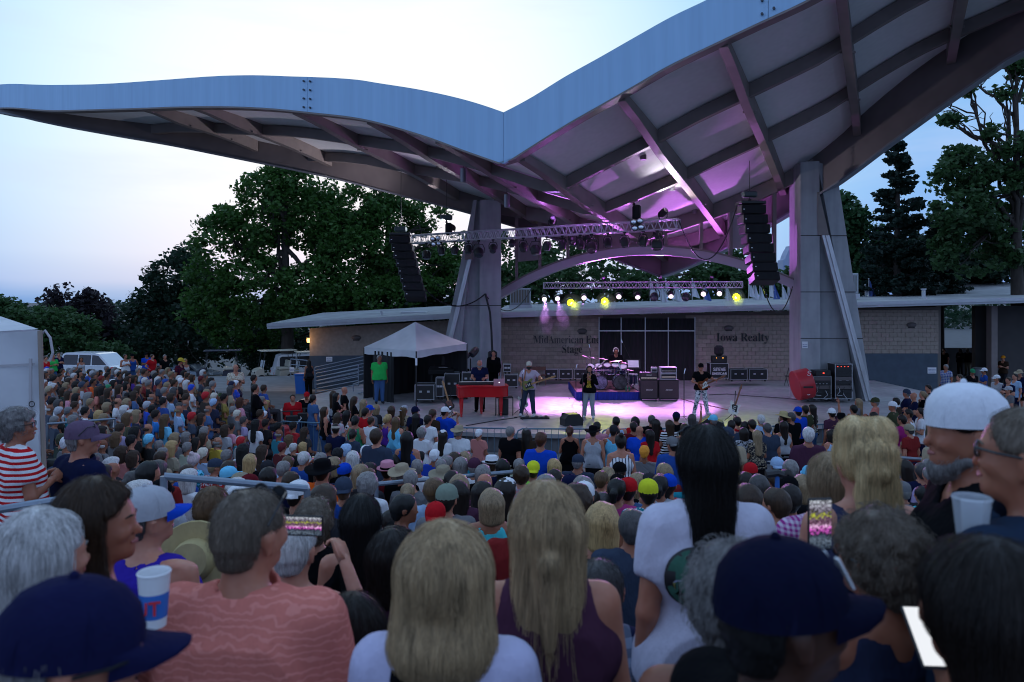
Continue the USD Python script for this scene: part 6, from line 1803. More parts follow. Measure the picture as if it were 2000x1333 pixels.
# the far part of the left bank, too small to pick apart: one crowd
rng = np.random.default_rng(99)
Vc, Fc, Cc, n0 = [], [], [], 0
pal = ['black', 'navy', 'white', 'grey', 'blue', 'brown', 'dred', 'slate', 'tan', 'lgrey', 'plum', 'olive']
hp = ['dark', 'brown', 'grey', 'ash', 'black', 'white', 'darkgrey']
k = (1, 'm', 0.0, ('lap', 'lap'), -1)
for it in range(4000 + len(FAR)):
 e = FAR[it] if it < len(FAR) else None
 x, y = rng.uniform(-22, -8), rng.uniform(15, 30)
 if e: y = depth_of(e); x = X(e[0], y)
 px = CX + x / y * FPX
 if e: pass
 elif px < 70 or (px > 400 and y > 24) or px > 500: continue
 elif y > 27 and px > 360: continue
 elif min((x - a) ** 2 + (y - b) ** 2 for a, b in occupied) < .58 ** 2: continue
 occupied.append((x, y)); rz = math.atan2(-(3 - x), 27 - y) + rng.normal(0, .15); s = rng.uniform(.90, 1.0)
 for what, col in (('body', SKIN[str(rng.choice(['a', 'b', 'c']))]), (('shirt', 'tee'), COL[e[6] if e else str(rng.choice(pal))]), (('legs', 'pants'), COL['dgrey']), ('hair', (COL[e[4].split('/')[0]] if '/' in e[4] else HAIR[e[4]]) if e else HAIR[str(rng.choice(hp))])):
  v, f = part_of(k, what) if what != 'hair' else hair_of(HK.get(e[3], 'short') if e else str(rng.choice(['short', 'short', 'bob', 'long'])), -1)
  v = v + (proto(*k)[0].hc if what == 'hair' else 0); v = v * s
  v = np.stack([v[:, 0] * math.cos(rz) - v[:, 1] * math.sin(rz) + x, v[:, 0] * math.sin(rz) + v[:, 1] * math.cos(rz) + y, v[:, 2] + float(Gs(x, y))], -1)
  Vc.append(v); Fc.append(f + n0); n0 += len(v); Cc.append(np.repeat([col], len(v), 0))
 if len(Vc) > 4 * 260: break
M['crowdcol'] = mat('crowd_cloth', {'a': ('attribute', {'attribute': 'tint'}), 'p': ('principled_bsdf', {'roughness': .85})}, [('a.color', 'p.base_color')], surface='p.BSDF')
cp = obj('seated_crowd', (np.vstack(Vc), np.vstack(Fc)), M['crowdcol'], None, 'far rows of tiny seated people on the left bank', 'crowd', kind='stuff')
UsdGeom.PrimvarsAPI(cp).CreatePrimvar('tint', Sdf.ValueTypeNames.Color3fArray, 'vertex').Set(Vt.Vec3fArray.FromNumpy(np.vstack(Cc).astype(np.float32)))
# ---------------------------------------------------------------- the band and their gear
def on(px, d, z=STAGE_Z): return np.array([X(px, d), d, z])
M['redlac'] = plain('red_lacquer', (.50, .008, .012), .22, coat=.5)
M['reddrum'] = plain('red_case_paint', (.42, .02, .03), .4)
M['wood'] = plain('maple_wood', (.42, .22, .09), .4, noise=.2, scale=6, stretch=(1, 8, 1))
M['rosew'] = plain('brown_neck', (.20, .075, .035), .4)
M['ivory'] = plain('ivory_plastic', (.70, .68, .62), .3)
M['laptop_pinklight'] = plain('laptop_shell', (.60, .30, .36), .4, metal=.3)  # pink stage light is painted into the silver shell colour
M['tolex'] = plain('amp_cloth', (.075, .05, .055), .8, noise=.3, scale=60, bump=.003)
M['amptan'] = plain('amp_panel', (.55, .46, .32), .4)
M['skirtblue'] = plain('blue_velour', (.02, .035, .35), .85, noise=.3, scale=4, bump=.03, stretch=(6, 6, .3))
M['carpet'] = plain('riser_carpet', (.12, .05, .06), .95, noise=.4, scale=10)
M['caseedge'] = plain('case_edge', (.50, .51, .54), .35, metal=.6)
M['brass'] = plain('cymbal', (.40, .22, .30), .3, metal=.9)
M['sunburst'] = plain('sunburst', (.20, .04, .01), .25, noise=.5, scale=3, coat=.4)
M['sage_gtr'] = plain('olive_bass_body', (.20, .20, .05), .3, coat=.3)
M['leather'] = plain('brown_strap', (.30, .10, .03), .6)
M['bottle'] = plain('green_glass', (.02, .16, .08), .1)
def road_case(label, x0, x1, y0, y1, z0, z1, name='flight_case', text=None, front=True):
 t = thing(name, label, 'case')
 obj('shell', rbox(x0 + .01, x1 - .01, y0 + .01, y1 - .01, z0 + .09, z1 - .01, .01), M['black'], t)
 e = []; w = .022
 for a in (x0, x1 - w):
  for b in (y0, y1 - w): e.append(box(a, a + w, b, b + w, z0 + .08, z1))
 for c in (z0 + .08, z1 - w):
  for b in (y0, y1 - w): e.append(box(x0 + w, x1 - w, b, b + w, c, c + w))
  for a in (x0, x1 - w): e.append(box(a, a + w, y0 + w, y1 - w, c, c + w))
 obj('edging', cat_(e), M['caseedge'], t)
 for sx in (x0 + .08, x1 - .08):
  for sy in (y0 + .1, y1 - .1): obj('castor', mv(rot(tube((0, -.02, 0), (0, .02, 0), .04, n=10), [0, 0, 1], 20), sx, sy, z0 + .042), M['black'], t)
 for k in (.3, .7): obj('latch', box(x0 + (x1 - x0) * k - .05, x0 + (x1 - x0) * k + .05, y0 - .012, y0 - .001, z0 + (z1 - z0) * .55, z0 + (z1 - z0) * .55 + .07), M['caseedge'], t)
 if text:
  for tx, zz in text:
   m = meshkit.text_mesh(tx, .13, .004, bold=True); m = rot(m, [1, 0, 0], 90); sc = min(1, (x1 - x0) * .8 / m.extents[0]); m.apply_scale(sc)
   m.apply_translation([(x0 + x1) / 2 - m.extents[0] / 2 - m.bounds[0][0], y0 - .004, z0 + zz]); obj('lettering', m, M['paper'], t)
 return t
def pxcase(label, xa, xb, ytop, ybot, d, dep=.6, **k):
 return road_case(label, X(xa, d), X(xb, d), d, d + dep, Z(ybot, d), Z(ytop, d), **k)
# piano shell
PD = 24.6
t = thing('piano', 'red baby grand piano shell on slim red legs', 'piano', (X(943, PD), PD, STAGE_Z), 8)
w = .80
out = [(-w, .55), (w, .55), (w, -.02), (.62, -.16), (.35, -.20), (.0, -.12), (-.3, -.02), (-.6, -.10), (-w, -.25)]
from scipy.interpolate import splprep, splev
pl = sg.Polygon(out).buffer(.04).simplify(.01)
obj('case', flatplate(pl, .66, .98), M['redlac'], t, smooth=40); obj('lid', flatplate(pl.buffer(.025), .983, 1.02), M['redlac'], t, smooth=40)
for x, y in ((-.72, -.1), (.60, -.05), (0, .48)):
 obj('leg', mv(lathe([(.075, .66), (.07, .5), (.045, .15), (.05, .12), (.035, .06), (.045, .03), (0, .0)], 12), x, y, 0), M['redlac'], t)
kb = thing('keyboard', 'black stage keyboard lying on the red piano', 'keyboard', on(932, PD + .35, STAGE_Z + 1.022), 8)
obj('body', rbox(-.62, .62, -.14, .16, 0, .09, .015), M['black'], kb); 
for i in range(30): obj('key', box(-.56 + i * .037, -.525 + i * .037, .0, .14, .0905, .096), M['ivory'], kb)
lp = thing('laptop', 'open laptop on the right end of the red piano, pink light painted in', 'laptop', on(975, PD - .05, STAGE_Z + 1.022), 4)
obj('screen_lid', rot(rbox(-.18, .18, -.006, .006, 0, .24, .004), [1, 0, 0], 12), M['laptop_pinklight'], lp); obj('base', rbox(-.18, .18, .01, .26, 0, .018, .004), M['laptop_pinklight'], lp)
obj('logo', rot(mv(rot(lathe([(0, .004), (.02, .003), (.021, 0)], 12), [1, 0, 0], 90), 0, -.008, .12), [1, 0, 0], 12), M['led_white'], lp)
def ped(label, px, d, rz, hair, hc, tk, tc, legs, pose, opts=(), arms=('front', 'front'), sex='m', H=1.78, fat=0, st=None, legpos=None, yaw=0, pitch=0, sk='a', sit=False, z=STAGE_Z, hat=None, lod=2, shoe='white', beard=None, extra=None, name='person', group=None):
 F = Fig(sit, sex, fat, arms, legpos); h, tol = LOD[lod]
 sc = H / 1.755
 t = thing(name, label, 'person', on(px, d, z), rz, group, scale=(sc, sc, sc))
 tw = lambda v: twist(v, F, yaw, pitch)
 v, f = F.body(h, tol, hands=.9); obj('body', (tw(v), f), smat(sk), t, smooth=True)
 sv, sf = F.shirt(h, tol, tk); obj('shirt', (tw(sv), sf), cmat(tc, st), t, smooth=True)
 if legs[0]: obj({'pants': 'trousers'}.get(legs[0], legs[0]), F.pants(h, tol, legs[0]), cmat(legs[1], legs[2] if len(legs) > 2 else None), t, smooth=True)
 obj('shoes', F.shoes(.02, tol), cmat(shoe), t, smooth=True)
 if hair: v, f = hair_of(hair, lod); obj('hair', (tw(v + F.hc), f), hmat(hc), t, smooth=True)
 if hat:
  dz = F.hc + [0, -.006, .022]
  if hat[0] == 'cap': cr, br = _cap[False]; c = obj('cap', (tw(cr[0] + dz), cr[1]), cmat(hat[1]), t, smooth=True); obj('brim', (tw(br[0] + dz), br[1]), cmat(hat[1]), c, smooth=True)
 if beard:
  B = Blob([-.12, -.02, -.16], [.12, .16, .02], .012); B.cone((-.05, .05, -.06), (0, .085, -.095), .035, k=.03); B.cone((.05, .05, -.06), (0, .085, -.095), .035, k=.03); B.cone((-.025, .095, -.042), (.025, .095, -.042), .012, k=.015)
  v, f = B.mesh(.002); obj('beard', (tw(v + F.hc), f), hmat(beard), t, smooth=True)
 ev = [tm(mv(trimesh.creation.icosphere(1, .0125), s_ * .034, .079, .006)) for s_ in (-1, 1)]
 v, f = joinvf(*ev); obj('eyes', (tw(v + F.hc), f), M['eye'], t, smooth=True)
 # world positions of joints, for what is held
 a = math.radians(rz); o = on(px, d, z)
 def wp(p): p = np.array(p) * sc; return o + [p[0] * math.cos(a) - p[1] * math.sin(a), p[0] * math.sin(a) + p[1] * math.cos(a), p[2]]
 if extra: extra(t, F, tw)
 return t, F, wp
GTR_R = ((.12, .02, -.26), (-.06, .20, -.36))
# keyboard player
ped('bald keyboard player in a dark navy polo standing behind the red piano', 937, 25.75, 178, 'bald', 'grey', 'tee', 'navy', ('pants', 'black'), 'T', arms=('keys', 'keys'), fat=.03, pitch=-.35, beard='grey', shoe='black', H=1.8)
def guitar(label, L, ang, pos, rz, body, guard, neck, tilt=0, name='electric_guitar', shape='strat'):
 """flat bodied guitar, neck along +x, its face looking to -y"""
 t = thing(name, label, 'guitar', pos, rz)
 out = [(-.20, 0), (-.19, .10), (-.13, .155), (-.05, .14), (.02, .115), (.10, .15), (.17, .165), (.20, .14), (.13, .085), (.115, .03), (.115, -.03), (.12, -.08), (.16, -.13), (.13, -.155), (.05, -.13), (-.02, -.12), (-.09, -.155), (-.16, -.13)]
 p = sg.Polygon(out).buffer(.02).buffer(-.012)
 R = lambda m: rot(rot(rot(m, [1, 0, 0], 90), [0, 1, 0], -ang), [1, 0, 0], tilt)
 obj('body', R(flatplate(p, -.022, .022)), M[body], t, smooth=40)
 gp = sg.Polygon([(-.10, -.09), (.10, -.07), (.11, .04), (.08, .09), (-.02, .05), (-.08, .02)]).buffer(.012)
 obj('pickguard', R(flatplate(gp, .0225, .026)), M[guard], t)
 obj('neck', R(mv(trimesh.creation.box([L - .10, .05, .022]), (L - .10) / 2 + .10, 0, .018)), M[neck], t)
 hd = sg.Polygon([(L, -.025), (L + .05, -.04), (L + .17, -.02), (L + .18, .02), (L + .05, .035), (L, .025)])
 obj('headstock', R(flatplate(hd, .0, .018)), M[neck], t)
 obj('tuners', R(cat_([tube((L + .04 + .022 * k, .03, .01), (L + .04 + .022 * k, .055, .01), .006, n=5) for k in range(6)])), M['chrome'], t)
 for k in (-.06, 0, .055): obj('pickup', R(mv(trimesh.creation.box([.02, .08, .006]), k, 0, .030)), M['black' if guard != 'black' else 'ivory'], t)
 obj('bridge', R(mv(trimesh.creation.box([.035, .07, .01]), -.10, 0, .031)), M['chrome'], t)
 return t
# bass player
t, F, wp = ped('bearded bass player in white cap and pale shirt at the middle left of the stage', 1033, 24.75, 172, 'crop', 'dark', 'tee', (.48, .38, .46), ('pants', 'slate'), 'T', arms=(GTR_R, ((.24, .16, -.20), (.22, .38, -.17))), legpos=[((.17, .04, .50), (.26, .0, .09)), ((.12, .03, .5), (.16, .0, .09))], hat=('cap', 'cream'), beard='black', yaw=.15, H=1.80, fat=.01)
g = guitar('olive green bass guitar with a black pickguard in the bass player\'s hands', .78, 18, wp((-.0, .21, 1.03)), -5, 'sage_gtr', 'black', 'wood', name='bass_guitar')
st_ = obj('guitar_strap', pipe([wp(p) for p in ((.16, .17, 1.10), (.12, .16, 1.28), (.10, .05, 1.485), (.0, -.13, 1.36), (-.15, -.14, 1.15), (-.19, .05, 1.02))], .022, 6), M['leather'], None, 'brown leather strap over the bass player\'s shoulder', 'strap')
# singer
def jacket_ex(t, F, tw):
 B = Blob(*F.bounds(), .017); F.torso(B, .030); B.clip((0, 0, F.hz - .03), (0, 0, -1)); B.clip((0, 0, F.neck - .07), (0, 0, 1)); B.func(lambda x, y, z: np.maximum(np.abs(x) - .06 - .25 * np.clip(F.hz + .25 - z, 0, .2), -y))
 v, f = B.mesh(.002); obj('blouse', (v, f), cmat('yellow', ('black', 'floral', .03)), t, smooth=True)
t, F, wp = ped('long haired singer in a black jacket and yellow patterned top singing into a microphone', 1151, 24.3, 168, 'long', 'black', 'open', 'black', ('pants', (.30, .33, .36)), 'T', arms=(((.10, .10, -.22), (-.13, .22, -.02)), ((.10, .10, -.24), (-.10, .24, -.10))), sex='f', H=1.70, yaw=.2, pitch=.12, legpos=[((.13, .05, .50), (.17, .02, .09)), ((.10, .02, .5), (.13, .0, .09))], extra=jacket_ex)
obj('microphone', cat_([tube(wp((-.02, .23, 1.43)), wp((-.015, .155, 1.53)), .014, .018, 8), mv(trimesh.creation.icosphere(2, .027), *wp((-.015, .145, 1.545)))]), M['black'], None, 'black handheld microphone at the singer\'s mouth', 'microphone')
# guitarist on the right
t, F, wp = ped('guitarist in black cap, dark glasses and torn white jeans on the right of the stage', 1369, 25.0, 192, 'crop', 'dark', 'tee', 'black', ('pants', 'white', ('slate', 'floral', .07)), 'T', arms=(GTR_R, ((.22, .16, -.22), (.19, .36, -.20))), legpos=[((.17, .04, .50), (.26, .0, .09)), ((.15, .03, .5), (.24, .0, .09))], hat=('cap', 'black'), H=1.72, yaw=-.2, fat=.015)
guitar('sunburst electric guitar with a white pickguard in the guitarist\'s hands', .62, 22, wp((-.02, .20, 1.05)), 6, 'sunburst', 'ivory', 'rosew')
# drummer
t, F, wp = ped('drummer in a black shirt wearing white headphones behind the drum kit', 1203, 31.2, 180, 'crop', 'darkgrey', 'tee', 'black', ('pants', 'black'), 'S', sit=True, arms=('keys', 'keys'), H=1.85, z=STAGE_Z + .42, pitch=-.15, sk='b', shoe='black')
hp_ = thing('headphones', 'white headphones on the drummer\'s head', 'headphones', (0, 0, 0))
for sd in (-1, 1): obj('ear_cup', mv(rot(lathe([(0, -.02), (.045, -.018), (.045, .012), (0, .016)], 12), [0, 1, 0], 90), *wp(F.hc + [sd * .10, 0, .0])), M['ivory'], hp_)
obj('band', pipe([wp(F.hc + [.105 * math.sin(a), -.005, .02 + .112 * math.cos(a)]) for a in np.linspace(-1.5, 1.5, 11)], .014, 6), M['ivory'], hp_)
obj('drum_stool', cat_([mv(lathe([(0, .0), (.17, 0), (.18, .05), (.16, .09), (0, .09)], 14), *on(1203, 31.2, STAGE_Z + .72)), tube(on(1203, 31.2, STAGE_Z + .25), on(1203, 31.2, STAGE_Z + .72), .03)]), M['black'], None, 'round black stool under the drummer', 'stool')
# riser
RD0, RD1 = 28.7, 32.6
rs = thing('drum_riser', 'low drum riser with a ruffled blue skirt', 'riser')
rx0, rx1 = X(1125, RD0), X(1251, RD0)
obj('deck', box(rx0 + .03, rx1 - .03, RD0 + .03, RD1, STAGE_Z + .27, STAGE_Z + .31), M['carpet'], rs)
for k in range(3):
 a, b = rx0 + (rx1 - rx0) * k / 3 + .005, rx0 + (rx1 - rx0) * (k + 1) / 3 - .005
 g = np.linspace(a, b, 40); V = np.array([(x, RD0 + .012 * math.sin(x * 50) + .02 * (z < .1) * math.sin(x * 31), STAGE_Z + z) for x in g for z in (.005, .15, .31)]); Fq = [(i * 3 + j, i * 3 + 3 + j, i * 3 + 4 + j, i * 3 + 1 + j) for i in range(39) for j in range(2)]
 obj('skirt', (V, np.array(Fq)), M['skirtblue'], rs, smooth=True)
for xx in (rx0, rx1):
 g = np.linspace(RD0, RD1, 40); V = np.array([(xx + .012 * math.sin(y * 50), y, STAGE_Z + z) for y in g for z in (.005, .15, .31)]); Fq = [(i * 3 + j, i * 3 + 3 + j, i * 3 + 4 + j, i * 3 + 1 + j) for i in range(39) for j in range(2)]
 obj('skirt', (V, np.array(Fq)), M['skirtblue'], rs, smooth=True)
# drum kit
RZ = STAGE_Z + .31
M['drumwrap'] = plain('dark_blue_shell', (.02, .02, .06), .2, coat=.5)
M['drumart1'] = plain('printed_drum_head', (.30, .22, .38), .5, noise=.9, scale=9, col2=(.03, .02, .05))
M['drumart2'] = plain('printed_drum_head_right', (.10, .09, .10), .5, noise=.8, scale=8, col2=(.01, .01, .01))
M['headwhite'] = plain('drum_skin', (.65, .62, .68), .5)
def drum(parent, name, c, r, l, axis, head='headwhite', hoop='chrome'):
 T = trimesh.geometry.align_vectors([0, 0, 1], np.array(axis, float) / np.linalg.norm(axis)); T[:3, 3] = c
 s_ = lathe([(r, -l / 2), (r, l / 2)], 20); s_.apply_transform(T); sh = obj('shell' if name is None else name, s_, M['drumwrap'], parent, smooth=40)
 for z_ in (-l / 2, l / 2):
  h_ = lathe([(r + .014, z_ - .02), (r + .014, z_ + .02), (r - .008, z_ + .02), (r - .008, z_ - .02), (r + .014, z_ - .02)], 20); h_.apply_transform(T); obj('hoop', h_, M[hoop], sh)
  d_ = lathe([(0, z_ + .002), (r - .008, z_ + .001)], 20); d_.apply_transform(T); obj('skin', d_, M[head], sh)
 lg = []
 for k in range(8):
  a = k * math.pi / 4; q = box(-.012, .012, r, r + .022, -l * .32, l * .32); lg.append(rot(q, [0, 0, 1], math.degrees(a)))
 lg = cat_(lg); lg.apply_transform(T); obj('lugs', lg, M['chrome'], sh)
kit = thing('drum_kit', 'large drum kit with two printed bass drums and chrome racks on the blue riser', 'drum kit')
KD = 29.6
for px, art in ((1172, 'drumart1'), (1210, 'drumart2')): drum(kit, 'bass_drum', (X(px, KD), KD, RZ + .29), .27, .4, (0, -1, -.0), art, 'black')
for px, zc, r in ((1153, .82, .15), (1168, .84, .14), (1185, .86, .14), (1201, .86, .14), (1216, .80, .16)): drum(kit, 'tom', (X(px, KD + .15), KD + .1, RZ + zc), r, .24, (.1 * (1185 - px) / 30, -.5, .8))
drum(kit, 'floor_tom', (X(1236, KD + .5), KD + .5, RZ + .36), .2, .38, (0, 0, 1)); drum(kit, 'snare', (X(1192, KD + .8), KD + .8, RZ + .6), .17, .14, (0, 0, 1))
rack = [pipe([(X(1146, KD), KD, RZ), (X(1148, KD), KD, RZ + .75), (X(1185, KD), KD - .3, RZ + .80), (X(1222, KD), KD, RZ + .75), (X(1224, KD), KD, RZ)], .022, 7), pipe([(X(1158, KD), KD - .2, RZ + .78), (X(1182, KD), KD, RZ + 1.15)], .016, 6), pipe([(X(1212, KD), KD - .2, RZ + .78), (X(1208, KD), KD, RZ + 1.1)], .016, 6)]
obj('rack', cat_(rack), M['chrome'], kit)
for px, zc, r, tl in ((1178, 1.2, .2, 10), (1203, 1.12, .24, -6), (1222, 1.02, .2, 14), (1160, 1.22, .18, 20), (1145, 1.28, .2, 24), (1228, .75, .2, 2)):
 c = lathe([(0, .03), (.03, .025), (.05, .008), (r, -.012), (r, -.015), (.05, .004), (0, .02)], 22); c = rot(c, [0, 1, 0], tl)
 o_ = (X(px, KD + .3), KD + .3, RZ + zc); cy = obj('cymbal', mv(c, *o_), M['brass'], kit, smooth=True)
 obj('stand', tube((o_[0], o_[1], RZ), (o_[0], o_[1], RZ + zc + .04), .012, n=6), M['chrome'], cy)
for px, top in ((1232, 1.95), (1155, 1.75)):
 s_ = thing('microphone_boom', ('tall overhead microphone boom right of the drummer' if px == 1232 else 'tall overhead microphone boom left of the drum kit'), 'microphone stand')
 x = X(px, KD + 1); obj('pole', cat_([tube((x, KD + 1, RZ - .3), (x, KD + 1, RZ + 1.1), .012), tube((x, KD + 1, RZ + 1.1), (X(px - 12 * (px > 1200), KD), KD + .9, RZ + top), .009)]), M['black'], s_)
 obj('capsule', tube((X(px - 12 * (px > 1200), KD), KD + .9, RZ + top), (X(px - 12 * (px > 1200), KD) + .04, KD + .85, RZ + top - .14), .02, n=8), M['chrome'], s_)
for i, px in enumerate((1223, 1229)):
 o_ = on(px, RD0 + .25, RZ); obj('water_bottle', mv(lathe([(0, 0), (.033, 0), (.033, .14), (.012, .19), (.012, .23), (0, .23)], 10), *o_), M['bottle'], None, ('left' if i == 0 else 'right') + ' green water bottle on the front edge of the drum riser', 'bottle')
ms = thing('music_stand', 'black music stand with white sheets right of the drums', 'music stand'); x = X(1237, 30.4)
obj('desk', rot(box(x - .3, x + .3, 30.39, 30.4, RZ + .75, RZ + 1.15), [1, 0, 0], -25, (x, 30.4, RZ + .9)), M['black'], ms); obj('sheet', rot(box(x - .22, x + .22, 30.378, 30.386, RZ + .8, RZ + 1.1), [1, 0, 0], -25, (x, 30.4, RZ + .9)), M['paper'], ms); obj('pole', tube((x, 30.45, RZ), (x, 30.45, RZ + .9), .015), M['black'], ms)
# amplifier stacks
AD = 28.5
def script(parent, cx, y, z, w):
 # slanting white script plate, letters from plain strokes
 m = meshkit.text_mesh('Marshall', .10, .006, bold=True); m.apply_scale([w / m.extents[0], w / m.extents[0], 1])
 v = m.vertices.copy(); v[:, 0] += .35 * v[:, 1]; m.vertices = v
 m = rot(m, [1, 0, 0], 90); m.apply_translation([cx - w / 2, y, z]); return obj('script_plate', m, M['ivory'], parent)
for i, (xa, xb) in enumerate(((1250.5, 1285), (1286.5, 1326))):
 t = thing('speaker_cabinet', ('left' if i == 0 else 'right') + ' dark guitar speaker cabinet beside the drum riser', 'speaker cabinet')
 a, b, z0, z1 = X(xa, AD), X(xb, AD), STAGE_Z, Z(742.5, AD)
 obj('box', rbox(a, b, AD, AD + .4, z0 + .06, z1, .02), M['black'], t); obj('grille', box(a + .03, b - .03, AD - .012, AD - .002, z0 + .10, z1 - .03), M['tolex'], t); script(t, (a + b) / 2, AD - .014, (z0 + z1) / 2 + .0, .25)
 for q in (a + .06, b - .06): obj('castor', mv(tube((q - .015, 0, 0), (q + .015, 0, 0), .03, n=8), 0, AD + .05, z0 + .03), M['black'], t)
t = thing('amplifier_head', 'guitar amplifier head with a pale control panel on the left cabinet', 'amplifier'); a, b = X(1251, AD), X(1284, AD); z0, z1 = Z(742, AD), Z(728, AD)
obj('box', rbox(a, b, AD + .02, AD + .3, z0, z1, .015), M['black'], t); obj('grille', box(a + .03, b - .03, AD + .008, AD + .019, z0 + .12, z1 - .02), M['tolex'], t); obj('panel', box(a + .03, b - .03, AD + .006, AD + .019, z0 + .02, z0 + .10), M['amptan'], t); script(t, (a + b) / 2, AD + .004, z0 + .16, .2)
for k in range(8): obj('knob', mv(rot(lathe([(0, .0), (.014, 0), (.012, .014), (0, .014)], 8), [1, 0, 0], 90), a + .1 + k * .06, AD + .005, z0 + .06), M['black'], t)
for k, lab in enumerate(('lower chrome rack case on the right guitar cabinet', 'upper chrome rack case on the right guitar cabinet')):
 t = thing('rack_case', lab, 'rack case'); a, b = X(1290, AD), X(1322, AD); z0 = Z(742, AD) + k * .24
 obj('frame', cat_([box(a, b, AD, AD + .35, z0 + .002, z0 + .03), box(a, b, AD, AD + .35, z0 + .21, z0 + .236), box(a, a + .03, AD, AD + .35, z0 + .031, z0 + .209), box(b - .03, b, AD, AD + .35, z0 + .031, z0 + .209)]), M['caseedge'], t)
 obj('unit', box(a + .031, b - .031, AD + .03, AD + .32, z0 + .05, z0 + .19), M['black'], t); obj('faceplate', box(a + .05, b - .05, AD + .02, AD + .029, z0 + .07, z0 + .13), M['amptan'] if k == 0 else M['chrome'], t)
t = thing('effects_unit', 'small pale effects unit on the amplifier head', 'effects unit'); o_ = on(1277, AD + .1, Z(728, AD)); obj('box', rbox(o_[0] - .1, o_[0] + .12, AD + .03, AD + .2, o_[2] + .002, o_[2] + .2, .01), M['caseedge'], t); obj('panel', box(o_[0] - .08, o_[0] + .1, AD + .02, AD + .029, o_[2] + .03, o_[2] + .12), M['black'], t)
# microphone stands
def micstand(label, px, d, ztop, mic=True, lean=0):
 t = thing('microphone_stand', label, 'microphone stand'); o_ = on(px, d)
 obj('pole', tube(o_ + [0, 0, .02], o_ + [lean, 0, ztop], .014, n=8), M['black'], t)
 for k in range(3): a = k * 2.1 + .5; obj('foot', tube(o_ + [0, 0, .06], o_ + [.32 * math.cos(a), .32 * math.sin(a), .012], .011, n=6), M['black'], t)
 if mic: obj('mic', cat_([tube(o_ + [lean, 0, ztop], o_ + [lean + .04, .03, ztop + .13], .012, .018, 8), mv(trimesh.creation.icosphere(1, .026), *(o_ + [lean + .045, .035, ztop + .15]))]), M['chrome'], t)
micstand('straight microphone stand beside the singer', 1138, 24.0, 1.5, False); micstand('microphone stand in front of the drum riser at its left', 1125, 29.0, 1.2)
micstand('microphone stand at the guitarist on the right', 1336, 24.2, 1.45); micstand('microphone stand in front of the bass player', 1021, 24.2, 1.45)
# wedge, guitars on stands, pedals
t = thing('wedge_monitor', 'black floor wedge monitor at the front of the stage near the singer', 'monitor speaker', on(1116, 22.9), 20)
obj('cabinet', prism([(-.30, 0), (.30, 0), (.30, .20), (.18, .36), (-.18, .36), (-.30, .22)], -.2, .2), M['black'], t); obj('grille', rot(box(-.26, .26, .205, .215, .04, .33), [1, 0, 0], 8), M['blackcloth'], t)
for lab, px, d in (('low black wedge monitor at the front right of the stage', 1545, 23.2), ('black wedge monitor in front of the guitarist', 1392, 22.6)):
 t = thing('wedge_monitor', lab, 'monitor speaker', on(px, d), -15); obj('cabinet', prism([(-.36, 0), (.36, 0), (.30, .16), (-.12, .30), (-.36, .12)], -.25, .25), M['black'], t); obj('grille', box(-.2, .2, .252, .26, .03, .14), M['blackcloth'], t)
def stand_guitar(lab, px, d, body, guard, neck, rz, ang=80):
 guitar(lab, .62, ang, on(px, d, STAGE_Z + .42), rz, body, guard, neck, tilt=-8)
 t = thing('guitar_stand', 'black tripod stand under the ' + lab.split(' standing')[0].split(' leaning')[0], 'stand'); o_ = on(px, d + .1)
 obj('pole', tube(o_ + [0, .05, .05], o_ + [.06, .06, .95], .013, n=6), M['black'], t)
 for k in range(3): a = 1 + k * 2.1; obj('leg', tube(o_ + [0, .05, .25], o_ + [.3 * math.cos(a), .3 * math.sin(a), .01], .011, n=6), M['black'], t)
stand_guitar('white bass guitar standing left of the bass player', 1022, 25.1, 'ivory', 'black', 'wood', 10, 96)
stand_guitar('white and black electric guitar standing at the front right', 1434, 23.6, 'ivory', 'black', 'rosew', -10, 72)
stand_guitar('dark guitar leaning left of the piano', 877, 24.6, 'black', 'sunburst', 'wood', 20, 104)
t = thing('pedalboard', 'black and silver pedalboard at the bass player\'s feet', 'pedalboard', on(1046, 24.15), 0)
obj('board', rbox(-.5, .45, -.12, .12, 0, .06, .01), M['black'], t)
for k in range(6): obj('pedal', rbox(-.46 + k * .15, -.36 + k * .15, -.08, .07, .0605, .10, .008), M['caseedge'] if k % 2 == 0 else M['lampbody'], t)
t = thing('subwoofer_stand', 'small black keyboard rack right of the piano', 'stand', on(985, 25.0), 0); obj('frame', cat_([box(-.3, -.27, -.2, .2, 0, .62), box(.27, .3, -.2, .2, 0, .62), box(-.27, .27, -.2, -.17, .58, .62), box(-.27, .27, .17, .2, .58, .62)]), M['black'], t); obj('speaker', rbox(-.2, .14, -.15, .15, .02, .55, .02), M['black'], t)
# cases and racks
pxcase('black flight case lettered in white behind the guitarist', 1387, 1423, 710, 743, 33.0, .6, text=[('STEVE', .42), ('SHERDAR', .24)])
t = thing('guitar_amplifier', 'small black amplifier with amber lights on the lettered case', 'amplifier'); a, b = X(1393, 33), X(1421, 33); z0 = Z(710, 33)
obj('box', rbox(a, b, 33.05, 33.4, z0 + .003, z0 + .32, .02), M['black'], t)
for k in (.25, .7): obj('pilot_light', box(a + (b - a) * k - .02, a + (b - a) * k + .02, 33.035, 33.049, z0 + .22, z0 + .25), M['led_amber'], t)
obj('equipment_bag', mv(rbox(-.2, .2, -.15, .15, 0, .46, .1), *on(1404, 33.2, z0 + .325)), M['blackcloth'], None, 'black bag lying on the small amplifier behind the guitarist', 'bag')
for lab, xa, xb in (('left black rolling case by the wall under the right lettering', 1427, 1460), ('right black rolling case by the wall under the right lettering', 1463, 1499)): pxcase(lab, xa, xb, 721, 746, 33.6, .6)
for i, (xa, xb) in enumerate(((1063, 1090), (1092, 1118), (1121, 1146))): pxcase(('left', 'middle', 'right')[i] + ' dark case in the row by the wall left of the drums', xa, xb, 722, 744, 34.2, .5)
